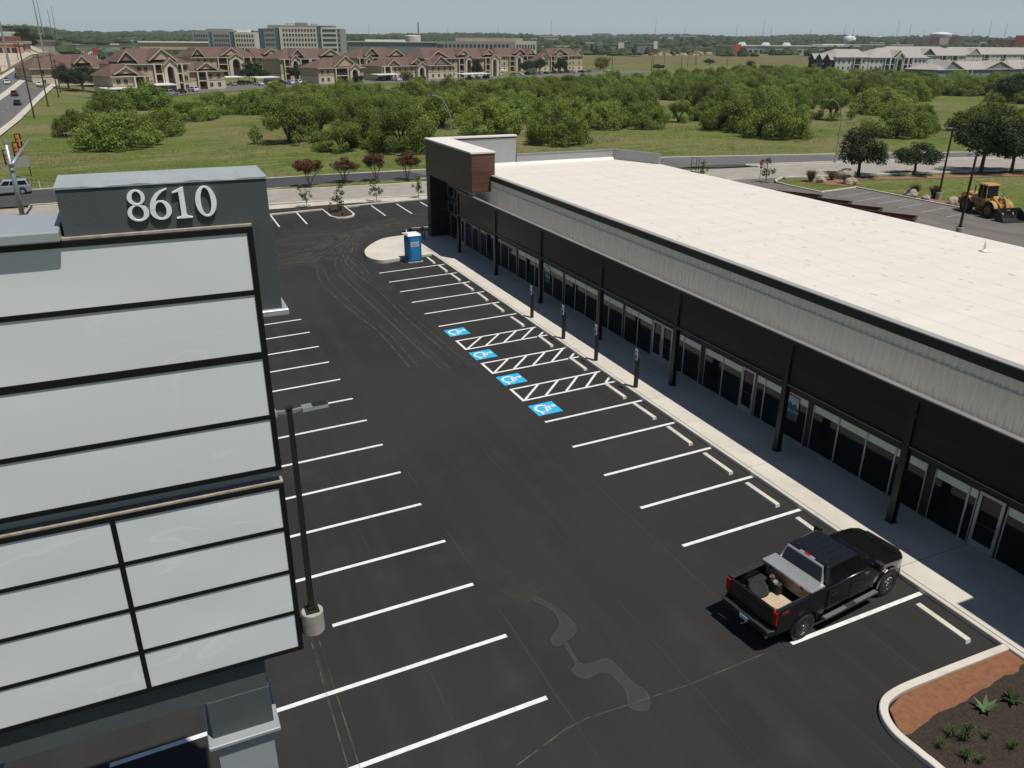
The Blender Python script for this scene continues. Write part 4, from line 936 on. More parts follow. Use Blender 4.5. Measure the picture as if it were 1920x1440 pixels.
b4 = [(-1.09,-.945,1.44),(1.30,-.945,1.44),(1.30,.945,1.44),(-1.09,.945,1.44)]; t4 = [(-.93,-.765,2.02),(.46,-.765,2.02),(.46,.765,2.02),(-.93,.765,2.02)]
cb = MB().hexa(b4, t4).build('cab', M['truck'], tk, bevel=.07, seg=3)
rb = MB()
for y in (-.50,-.25,0,.25,.50): rb.box((-.78,y-.045,2.017),(.34,y+.045,2.029))
rb.build('roof_rib', M['truck'], cb, bevel=.006, seg=1)
MB().poly(patch((b4[1],b4[2],t4[2],t4[1]), .07,.93,.10,.93,.012)).build('windshield', M['glass'], cb)
MB().poly(patch((b4[3],b4[0],t4[0],t4[3]), .10,.90,.22,.90,.012)).build('rear_window', M['glass'], cb)
for i, q in enumerate(((b4[0],b4[1],t4[1],t4[0]), (b4[2],b4[3],t4[3],t4[2]))):
    for a, b in ((.10,.40),(.45,.80)):
        if i: a, b = 1-b, 1-a
        MB().poly(patch(q, a, b, .08, .86, .010)).build('side_window', M['glass'], cb)
tl = MB().box((-.985,-.28,2.0),(-.90,.28,2.045)).build('brake_lamp_bar', M['alu'], cb, bevel=.01, seg=1)
MB().box((-.992,-.10,2.006),(-.893,.10,2.052)).build('lens', M['taillight'], tl, bevel=.01, seg=1)
for y in (-.55,.55): MB().box((-.80,y-.05,2.02),(-.66,y+.05,2.04)).build('roof_clip', M['blacksteel'], cb, bevel=.01, seg=1)
for s in (1, -1):
    # bed side with wheel arch, a rail cap and a liner on the inside
    pr = [(-3.27,.64)]+[(rx-.55,.60)]+arch(rx,.44,.55)+[(-1.13,.58),(-1.13,1.47),(-3.27,1.49)]
    mb = MB(); mb.prism([(x, s*.90, z) for x, z in pr], (0, s*.10, 0)); sd = mb.build('bed_side', M['truck'], tk, bevel=.03)
    MB().box((-3.26,s*.87-.06,1.475),(-1.13,s*.94+.06,1.51)).build('rail_cap', M['bedliner'], sd, bevel=.015, seg=1)
    MB().box((-2.55,min(s*.60,s*.895),.93),(-1.48,max(s*.60,s*.895),1.14)).build('wheel_well', M['bedliner'], sd, bevel=.06, seg=3)
    # doors: creases, handles
    for xa, xb, nm in ((-1.02,-.02,'rear'),(.02,1.22,'front')):
        dr = MB().box((xa,s*1.0-.008,.66),(xb,s*1.0+.008,1.40)).build('door', M['truck'], tk, bevel=.006, seg=1)
        MB().box((xa+.10,s*1.035-.025,1.17),(xa+.38,s*1.035+.025,1.225)).build('handle', M['chrome'], dr, bevel=.01, seg=1)
        MB().box((xa+.02,s*1.004-.012,.70),(xb-.02,s*1.004+.012,.74)).build('door_trim', M['dkframe'], dr)
    MB().box((-1.0,s*.985-.0,1.425),(1.15,s*.985+s*.02,1.445)).build('belt_trim', M['dkframe'], tk)
    mr = MB().box((.98,min(s*1.02,s*1.28),1.42),(1.16,max(s*1.02,s*1.28),1.72)).build('mirror', M['black'], tk, bevel=.04)
    MB().box((1.05,min(s*.94,s*1.05),1.42),(1.12,max(s*.94,s*1.05),1.50)).build('mirror_arm', M['black'], mr)
    stp = MB(); stp.box((-1.25,min(s*1.0,s*1.19),.44),(1.35,max(s*1.0,s*1.19),.50)); st_ = stp.build('running_board', M['bedliner'], tk, bevel=.02)
    tr_ = MB()
    for k in range(40):
        if 16 <= k <= 22: continue
        tr_.box((-1.18+k*.062,min(s*1.04,s*1.17),.5),(-1.18+k*.062+.03,max(s*1.04,s*1.17),.512))
    tr_.build('tread', M['alu'], st_)
    tl_ = MB().box((-3.33,s*.92-.075,.98),(-3.12,s*.92+.09*s if s>0 else s*.92+.075,1.44)).build('tail_light', M['taillight'], tk, bevel=.02)
    MB().box((2.74,s*.70-.13,.98),(2.955,s*.70+.13,1.10)).build('head_light', M['headlight'], tk, bevel=.03)
    ar = MB(); o_ = arch(fx,.44,.62,12,176,4); i_ = arch(fx,.44,.55,12,176,4)
    for k in range(12): ar.prism([(o_[k][0],s*1.0,o_[k][1]),(o_[k+1][0],s*1.0,o_[k+1][1]),(i_[k+1][0],s*1.0,i_[k+1][1]),(i_[k][0],s*1.0,i_[k][1])], (0,s*.035,0))
    o_ = arch(rx,.44,.62,12,176,4); i_ = arch(rx,.44,.55,12,176,4)
    for k in range(12): ar.prism([(o_[k][0],s*1.0,o_[k][1]),(o_[k+1][0],s*1.0,o_[k+1][1]),(i_[k+1][0],s*1.0,i_[k+1][1]),(i_[k][0],s*1.0,i_[k][1])], (0,s*.03,0))
    ar.build('arch_flare', M['truck'], tk)
    text_mesh('lettering', 'FX4', .17, M['redink'], sd, (-2.95 if s < 0 else -2.95, s*1.003, 1.33), (R(90),0,0) if s < 0 else (R(90),0,R(180)), .002)
    for x in (fx, rx):
        wheel(tk, x, s*1.035, .42, .28, M['chrome'], 8, 28)
        MB().lathe([(.52,0),(.52,.02),(.50,.022)], 28, Matrix.Translation((x, s*.975, .44)) @ Matrix.Rotation(R(-90*s), 4, 'X')).build('wheel_arch_shade', M['dkframe'], tk)  # black disc painted in for the dark hollow of the wheel arch
MB().box((-3.2,-.9,.84),(-1.13,.9,.925)).build('bed_floor', M['bedliner'], tk)
MB().box((-1.19,-.9,.92),(-1.125,.9,1.47)).build('bed_front', M['truck'], tk)
MB().box((-2.9,-.7,.42),(2.6,.7,.84)).build('chassis', M['blacksteel'], tk)
tg = MB().box((-3.31,-.84,.86),(-3.23,.84,1.49)).build('tailgate', M['truck'], tk, bevel=.02)
MB().box((-3.325,-.70,1.02),(-3.308,.70,1.30)).build('tailgate_panel', M['truck'], tg, bevel=.006, seg=1)
MB().box((-3.33,-.12,1.33),(-3.31,.12,1.40)).build('handle', M['black'], tg, bevel=.01, seg=1)
bp_ = MB().hexa([(-3.55,-.90,.62),(-3.28,-1.0,.62),(-3.28,1.0,.62),(-3.55,.90,.62)], [(-3.55,-.90,.80),(-3.28,-1.0,.82),(-3.28,1.0,.82),(-3.55,.90,.80)]).build('rear_bumper', M['black'], tk, bevel=.03)
for s in (1,-1): MB().box((-3.54,s*.60-.28,.803),(-3.34,s*.60+.28,.822)).build('bumper_step', M['bedliner'], bp_)
MB().box((-3.562,-.16,.645),(-3.55,.16,.775)).build('number_plate', M['posterpale'], bp_)
MB().tube([(-3.3,0,.52),(-3.62,0,.52)], .04, 8).build('tow_bar', M['chrome'], bp_)
MB().tube([(-3.05,-.72,.5),(-3.42,-.78,.48)], .05, 10).build('exhaust', M['chrome'], tk)
MB().box((2.93,-.62,.74),(3.03,.62,1.18)).build('grille', M['dkframe'], tk, bevel=.02)
fb = MB().hexa([(2.80,-.90,.50),(3.06,-.70,.50),(3.06,.70,.50),(2.80,.90,.50)], [(2.80,-.90,.74),(3.06,-.70,.74),(3.06,.70,.74),(2.80,.90,.74)]).build('front_bumper', M['black'], tk, bevel=.03)
# louvred rack behind the cab
rk = MB(); hoop = [(-1.16,-.80,1.50),(-1.13,-.78,1.62),(-1.04,-.66,2.02),(-1.04,.66,2.02),(-1.13,.78,1.62),(-1.16,.80,1.50)]
rk.tube(hoop, .042, 8); rk.tube([(-1.17,-.80,1.52),(-1.17,.80,1.52)], .03, 8); rko = rk.build('cab_rack', M['brushed'], tk)
lv = MB()
for k in range(9):
    z = 1.57+k*.048; w_ = .77-.12*(k/8)**1.5; lv.hexa([(-1.16+.009*k,-w_,z),(-1.13+.009*k,-w_,z),(-1.13+.009*k,w_,z),(-1.16+.009*k,w_,z)], [(-1.15+.009*k,-w_,z+.018),(-1.12+.009*k,-w_,z+.018),(-1.12+.009*k,w_,z+.018),(-1.15+.009*k,w_,z+.018)])
lv.build('louvre', M['pgrey'], rko)
def on_truck(name, label, cat, p):
    o = thing(name, label, cat, TK @ Vector(p)); o.rotation_euler = TR; return o
tb = on_truck('toolbox', 'silver diamond plate toolbox across the pickup bed', 'toolbox', (-1.52,0,1.10))
bx = MB(); bx.box((-.25,-.84,0),(.25,.84,.42)); bx.build('body', M['dirtymetal'], tb, bevel=.015, seg=1)
MB().box((-.30,-.97,.42),(.30,.97,.50)).build('lid', M['brushed'], tb, bevel=.015, seg=1)
for y in (-.6,.6): MB().box((-.312,y-.06,.36),(-.25,y+.06,.45)).build('latch', M['black'], tb, bevel=.01, seg=1)
pw = on_truck('plywood_sheet', 'worn plywood sheet lying in the pickup bed', 'plywood', (-2.62,-.15,.925))
MB().box((-.58,-.72,0),(.62,.62,.02)).build('board', M['plywood'], pw)
sp_ = on_truck('spare_tyre', 'black spare tyre lying in the left of the pickup bed', 'tyre', (-2.50,.50,.95))
MB().lathe([(.20,.03),(.24,0),(.36,0),(.40,.05),(.40,.20),(.36,.25),(.24,.25),(.20,.22)], 26, Matrix.Rotation(R(30), 4, 'X') @ Matrix.Scale(.86,4)).build('tyre', M['rubber'], sp_)
jb = on_truck('tool_bag', 'dark tool bag with round caps beside the toolbox in the pickup bed', 'bag', (-1.98,.18,.925))
MB().hexa([(-.16,-.22,0),(.16,-.22,0),(.16,.30,0),(-.16,.30,0)], [(-.10,-.16,.34),(.12,-.16,.34),(.12,.24,.38),(-.10,.24,.38)]).build('body', M['black'], jb, bevel=.05)
MB().tube([(-.10,-.05,.38),(-.13,-.05,.46)], .07, 10).build('cap', M['alu'], jb); MB().tube([(.02,.18,.38),(-.02,.20,.46)], .075, 10).build('cap', M['dirt'], jb)
so_ = on_truck('ratchet_strap', 'orange ratchet strap stretched over the plywood sheet', 'strap', (-2.62,-.1,.947))
s2 = MB(); 
for a, b in (((-.50,.30,.008),(.05,-.62,.02)),((-.44,.40,.008),(.10,-.60,.02))): s2.tube([a, ((a[0]+b[0])/2,(a[1]+b[1])/2,.05), b], .014, 6)
s2.build('strap', M['strap'], so_); MB().tube([(.02,-.66,.03),(.12,-.58,.06),(.20,-.64,.03),(.12,-.70,.05),(.03,-.60,.05)], .025, 6).build('buckle', M['leafY'], so_)

# wheel loader
lh = Vector((-.22,-.975)).normalized(); side = Vector((-lh.y, lh.x))   # its left
cen = Vector((58.05, 26.25))+side*1.0
LO = thing('wheel_loader', 'muddy yellow wheel loader with black bucket resting on the old asphalt', 'loader', (cen.x, cen.y, .015), math.atan2(lh.y, lh.x))
ax = 1.6
eng = MB(); eng.prism([(-2.95,-.72,1.05),(-.55,-.72,1.0),(-.45,-.72,1.45),(-.55,-.72,1.95),(-2.55,-.72,2.05),(-2.95,-.72,1.75)], (0,1.44,0)); eng.build('engine_hood', M['cat'], LO, bevel=.06)
MB().prism([(-3.15,-.80,.75),(-2.5,-.80,.55),(-2.5,-.80,1.15),(-3.15,-.80,1.35)], (0,1.6,0)).build('counterweight', M['dirt'], LO, bevel=.05)
MB().box((-2.6,-.5,.55),(-.1,.5,1.1)).build('rear_frame', M['cat'], LO, bevel=.04)
MB().hexa([(-.75,-.75,1.0),(.55,-.75,1.0),(.55,.75,1.0),(-.75,.75,1.0)], [(-.70,-.78,1.75),(.62,-.78,1.75),(.62,.78,1.75),(-.70,.78,1.75)]).build('cab_base', M['cat'], LO, bevel=.04)
cg = MB().hexa([(-.62,-.66,1.75),(.55,-.66,1.75),(.55,.66,1.75),(-.62,.66,1.75)], [(-.62,-.64,3.02),(.42,-.64,3.02),(.42,.64,3.02),(-.62,.64,3.02)]).build('cab_glass', M['glass'], LO)
ps = MB()
for y in (-.68,.68):
    ps.tube([(-.64,y,1.75),(-.64,y*.97,3.05)], .055, 6); ps.tube([(.57,y,1.75),(.44,y*.97,3.05)], .05, 6); ps.tube([(-.1,y,1.75),(-.1,y*.97,3.05)], .04, 6)
ps.build('cab_post', M['cat'], LO)
MB().hexa([(-.80,-.78,3.03),(.62,-.78,3.03),(.62,.78,3.03),(-.80,.78,3.03)], [(-.74,-.70,3.19),(.54,-.70,3.19),(.54,.70,3.19),(-.74,.70,3.19)]).build('cab_roof', M['cat'], LO, bevel=.04)
MB().tube([(-1.5,-.35,2.0),(-1.5,-.35,2.75),(-1.58,-.35,2.85)], .07, 8).build('exhaust', M['dirt'], LO)
MB().box((.1,-.42,.6),(2.0,.42,1.35)).build('front_frame', M['cat'], LO, bevel=.05)
MB().prism([(.65,-.40,1.2),(1.75,-.40,1.2),(1.65,-.40,1.95),(1.2,-.40,2.1),(.8,-.40,1.8)], (0,.8,0)).build('arm_tower', M['cat'], LO, bevel=.04)
for s in (1,-1):
    MB().prism([(1.15,s*.52,1.95),(1.5,s*.52,2.05),(2.6,s*.52,1.45),(3.25,s*.52,.62),(3.1,s*.52,.40),(2.35,s*.52,1.10),(1.2,s*.52,1.65)], (0,s*.14,0)).build('lift_arm', M['cat'], LO, bevel=.03)
    fd = MB(); o_ = arch(ax,.75,.98,10,150,20); i_ = arch(ax,.75,.92,10,150,20)
    for k in range(10): fd.prism([(o_[k][0],s*.62,o_[k][1]),(o_[k+1][0],s*.62,o_[k+1][1]),(i_[k+1][0],s*.62,i_[k+1][1]),(i_[k][0],s*.62,i_[k][1])], (0,s*.55,0))
    fd.build('fender', M['cat'], LO)
    fd = MB(); o_ = arch(-ax,.75,.98,10,160,30); i_ = arch(-ax,.75,.92,10,160,30)
    for k in range(10): fd.prism([(o_[k][0],s*.70,o_[k][1]),(o_[k+1][0],s*.70,o_[k+1][1]),(i_[k+1][0],s*.70,i_[k+1][1]),(i_[k][0],s*.70,i_[k][1])], (0,s*.5,0))
    fd.build('fender', M['cat'], LO)
    sv = MB()
    for z in (.55,.85,1.15,1.45): sv.box((-.35,min(s*.72,s*.98),z),(.15,max(s*.72,s*.98),z+.05))
    sv.build('ladder', M['dirt'], LO)
    MB().tube([(.7,s*.9,1.7),(.95,s*1.05,2.3)], .03, 6).build('mirror_arm', M['black'], LO)
    for x in (ax, -ax): 
        wh = wheel(LO, x, s*1.18, .76, .52, M['dirt'], 0, 26)
MB().tube([(1.55,0,2.0),(2.3,0,1.75),(3.0,0,1.2)], .11, 8).build('tilt_cylinder', M['chrome'], LO)
MB().prism([(2.3,-.2,2.0),(2.6,-.2,2.05),(3.15,-.2,1.0),(2.9,-.2,.9)], (0,.4,0)).build('tilt_link', M['cat'], LO, bevel=.03)
bk = MB(); cs = [(3.05,1.25),(3.0,.55),(3.15,.12),(3.5,.03),(4.35,.03)]; ci = [(3.13,1.25),(3.08,.58),(3.2,.2),(3.52,.10),(4.35,.07)]
for k in range(4): bk.prism([(cs[k][0],-1.32,cs[k][1]),(cs[k+1][0],-1.32,cs[k+1][1]),(ci[k+1][0],-1.32,ci[k+1][1]),(ci[k][0],-1.32,ci[k][1])], (0,2.64,0))
for y in (-1.35,1.29): bk.prism([(3.05,y,1.27),(3.0,y,.55),(3.15,y,.11),(3.5,y,.02),(4.3,y,.02),(3.7,y,.9)], (0,.06,0))
bk.build('bucket', M['black'], LO)

# rusty roll-off containers behind the shop
def container(cx, cy, label):
    ax_ = Vector((.53,-.85)); rz = math.atan2(ax_.y, ax_.x)
    o = thing('steel_container', label, 'container', (cx, cy, .015), rz, 'rusty open containers parked in a slanted row'); Lc, Wc, Hc = 5.4, 2.25, 1.25
    mb = MB()
    for a, b in (((-Lc,-Wc,.15),(0,-Wc+.08,Hc)), ((-Lc,-.08,.15),(0,0,Hc)), ((-.08,-Wc+.08,.15),(0,-.08,Hc)), ((-Lc,-Wc+.08,.15),(-Lc+.08,-.08,Hc)), ((-Lc,-Wc,.05),(0,0,.15))): mb.box(a, b)
    for k in range(8):
        x = -.3-k*.68; mb.box((x-.05,-Wc-.07,.2),(x+.05,-Wc,Hc-.05)); mb.box((x-.05,0,.2),(x+.05,.07,Hc-.05))
    mb.build('shell', M['rust'], o)
    rm = MB()
    for a, b in (((-Lc-.06,-Wc-.06,Hc),(.06,-Wc+.1,Hc+.1)), ((-Lc-.06,-.1,Hc),(.06,.06,Hc+.1)), ((-.1,-Wc+.1,Hc),(.06,-.1,Hc+.1)), ((-Lc-.06,-Wc+.1,Hc),(-Lc+.1,-.1,Hc+.1))): rm.box(a, b)
    rm.build('rim', M['rustdark'], o)
    MB().box((-2.9,-.18,Hc+.1),(-2.7,-.02,Hc+.2)).build('lug', M['steel'], o, bevel=.02)
    return o
for i, (x, y) in enumerate(((45.9,35.7),(46.0,31.6),(46.1,27.7),(45.9,23.4))): container(x, y, 'rusty open steel container behind the white roof, ' + ('farthest of four','second farthest of four','second nearest of four','nearest of four')[i])
# ------------------------------------------------------------------ vegetation
def leaf_mesh(name, seed, clumps, n, size, m, up=.35, squash=1.):
    rd = random.Random(seed); v = []; f = []
    tot = sum(c[1]*c[1] for c in clumps)
    for (c, r, rz_) in clumps:
        k = int(n*r*r/tot)
        for _ in range(k):
            d = Vector((rd.gauss(0,1), rd.gauss(0,1), rd.gauss(0,1))).normalized(); q = rd.random()**.30
            p = Vector(c)+Vector((d.x*r*q, d.y*r*q, d.z*rz_*q))
            if p.z < .12: p.z = .12+rd.random()*.2
            nn = (d+Vector((rd.gauss(0,.55), rd.gauss(0,.55), up+rd.gauss(0,.55)))).normalized()
            a = nn.cross(Vector((rd.gauss(0,1), rd.gauss(0,1), rd.gauss(0,1)))).normalized(); b = nn.cross(a)
            s = size*rd.uniform(.6,1.35); i = len(v)
            v += [p-a*s*.5, p+b*s*.33-a*s*.05, p+a*s*.55, p-b*s*.33+a*s*.05]; f.append((i,i+1,i+2,i+3))
    me = bpy.data.meshes.new(name); me.from_pydata(v, [], f); me.materials.append(m)
    o = bpy.data.objects.new(name, me); COL.objects.link(o); return o
def limbs(mb, rd, n, r0, reach, h, base=(0,0,0), sub=2):
    for k in range(n):
        a = 2*math.pi*(k+rd.random()*.7)/n; q = reach*rd.uniform(.5,1)
        mid = Vector((math.cos(a)*q*.35, math.sin(a)*q*.35, h*.45)); end = Vector((math.cos(a)*q, math.sin(a)*q, h*rd.uniform(.75,.95)))
        b0 = Vector(base); mb.tube([b0, mid, end], [r0, r0*.7, r0*.25], 6)
        for s in range(sub):
            e2 = mid.lerp(end, .3)+Vector((rd.uniform(-1,1)*reach*.4, rd.uniform(-1,1)*reach*.4, h*rd.uniform(.2,.4))); mb.tube([mid.lerp(end,.2+.3*s), e2], [r0*.45, r0*.15], 5)
def mesquite(seed, n=5200, open_=.0):
    rd = random.Random(seed); t = thing('mesquite_tree', 'mesquite', 'tree'); Rr, H = 5.5, 5.5
    cl = []
    for k in range(48):
        a = rd.uniform(0, 2*math.pi); q = math.sqrt(rd.random())*.86; top = H*(1-.62*q**2.2)*rd.uniform(.86,1.04)
        z = top*rd.uniform(.55,.86) if q < .55 else top*rd.uniform(.30,.80); rr = rd.uniform(.8,1.5)
        if open_ and z < H*.42: continue
        cl.append(((math.cos(a)*q*Rr, math.sin(a)*q*Rr, z), rr, rr*.72))
    for k in range(int(34*(1-open_))):
        a = rd.uniform(0, 2*math.pi); q = rd.uniform(.60,.96); cl.append(((math.cos(a)*q*Rr, math.sin(a)*q*Rr, rd.uniform(.45,2.2-.9*q)), rd.uniform(.7,1.2), .85))
    c = leaf_mesh('crown', seed, cl, n, .27, M['leafM']); c.parent = t
    mb = MB(); limbs(mb, rd, 6, .20, 3.6, 4.2); mb.build('trunk', M['bark'], t); return t
def oak(seed, n=9000):
    rd = random.Random(seed); t = thing('oak_tree', 'oak', 'tree'); cl = []
    for k in range(40):
        a = rd.uniform(0, 2*math.pi); q = math.sqrt(rd.random())*.85; zz = rd.uniform(2.3, 2.3+3.9*(1-q**2.4)); cl.append(((math.cos(a)*q*3.6, math.sin(a)*q*3.6, zz), rd.uniform(.7,1.25), .8))
    c = leaf_mesh('crown', seed, cl, n, .24, M['leafD']); c.parent = t
    mb = MB(); mb.tube([(0,0,0),(.05,0,1.2),(.12,.05,2.3)], [.26,.20,.17], 9); limbs(mb, rd, 5, .15, 2.4, 5.2, (.1,.03,1.9)); mb.build('trunk', M['bark'], t); return t
def crape(seed):
    rd = random.Random(seed); t = thing('crape_myrtle', 'crape', 'tree'); cl = []
    for k in range(20):
        a = rd.uniform(0, 2*math.pi); q = math.sqrt(rd.random())*.9; cl.append(((math.cos(a)*q*1.45, math.sin(a)*q*1.45, 2.15+.95*(1-q*q)*rd.random()+.2), rd.uniform(.3,.5), .30))
    c = leaf_mesh('crown', seed, cl, 4200, .12, M['leafR']); c.parent = t
    un = [((p[0]*.8,p[1]*.8,p[2]-.38), r, z) for p, r, z in cl]
    d = leaf_mesh('under_foliage', seed+1, un, 1500, .12, M['leafD']); d.parent = t
    mb = MB(); limbs(mb, rd, 5, .06, 1.2, 2.7, (0,0,0), 2); mb.build('trunk', M['palebark'], t); return t
def sapling(seed):
    rd = random.Random(seed); t = thing('young_tree', 'sapling', 'tree'); cl = []
    for k in range(16): a = rd.uniform(0,6.28); q = rd.uniform(.1,.75); cl.append(((math.cos(a)*q, math.sin(a)*q, rd.uniform(.75,2.5)), rd.uniform(.14,.3), .22))
    c = leaf_mesh('crown', seed, cl, 420, .16, M['leafG']); c.parent = t
    mb = MB(); mb.tube([(0,0,0),(.03,0,1.2),(0,.04,2.5)], [.035,.025,.01], 6)
    for (p, r, z) in cl: mb.tube([(0,0,max(.5,p[2]-.5)), p], [.014,.006], 4)
    mb.build('trunk', M['bark'], t); return t

FRONT = [(-24.1,127.9,13.8,6.9,'large spreading mesquite at the left edge of the field'),(-31.0,155.0,9.7,5.6,'mesquite nearest to the highway in the left clump'),(-16.2,144.7,9.5,5.5,'mesquite at the right of the left clump'),(-26.2,201.6,12.2,6.6,'mesquite behind the left clump below the white carport'),(-17.8,217.5,16.1,7.4,'wide mesquite in front of the arched tan apartment entrance'),(-8.5,174.2,11.6,5.0,'round bushy mesquite right of the left clump'),(-1.5,188.2,11.8,6.0,'mesquite tucked behind the round bush of the left field'),(3.8,119.2,12.7,8.2,'open airy mesquite whose forked trunk shows, alone in the grass'),
 (9.3,103.8,9.7,5.0,'low bushy mesquite beside the open airy mesquite'),(15.4,109.4,9.2,6.4,'mesquite standing behind the low bushes by the street'),(18.3,99.5,10.6,7.6,'tall mesquite left of the timber tower'),(6.7,184.7,9.5,6.4,'mesquite at the left end of the thicket near the parked cars'),(38.4,136.4,14.1,7.8,'wide bright mesquite rising over the timber tower'),(42.5,120.1,11.7,7.0,'mesquite just right of the curved lamp by the timber tower'),(47.2,100.6,11.6,7.0,'lone dense mesquite directly behind the low grey parapet'),
 (68.8,121.8,10.3,6.2,'twin mesquite, left one, in the open grass behind the roof'),(78.0,120.7,11.6,6.2,'twin mesquite, right one, in the open grass behind the roof'),(92.9,128.8,7.6,5.2,'small pale mesquite with visible trunk in the grass gap'),(92.7,109.0,13.6,7.0,'broad dark based mesquite left of its taller neighbour'),(91.8,95.1,12.8,8.0,'tall rounded mesquite by the grass edge, right of the broad one'),(131.4,120.8,10.7,6.8,'mesquite with forked trunk behind the median street lamp'),(158.5,131.4,15.7,7.4,'wide mesquite beyond the forked one on the right'),
 (115.9,88.1,12.8,6.4,'rounded mesquite right above the dark street oak'),(154.4,113.8,5.4,3.9,'small mesquite bush alone in the right meadow'),(141.6,86.3,16.6,7.4,'very wide mesquite at the right meadow edge'),(11.6,131.7,10.3,6.4,'mesquite behind the open airy mesquite'),(52.2,163.3,13.1,7.0,'mesquite in the thicket middle above the tower'),(61.5,144.5,12.3,7.0,'mesquite at the thicket edge above the lone dense one'),(102.3,129.8,8.8,5.0,'low mesquite closing the grass gap'),(126,93,9.5,5.6,'low mesquite between the rounded and the very wide one')]
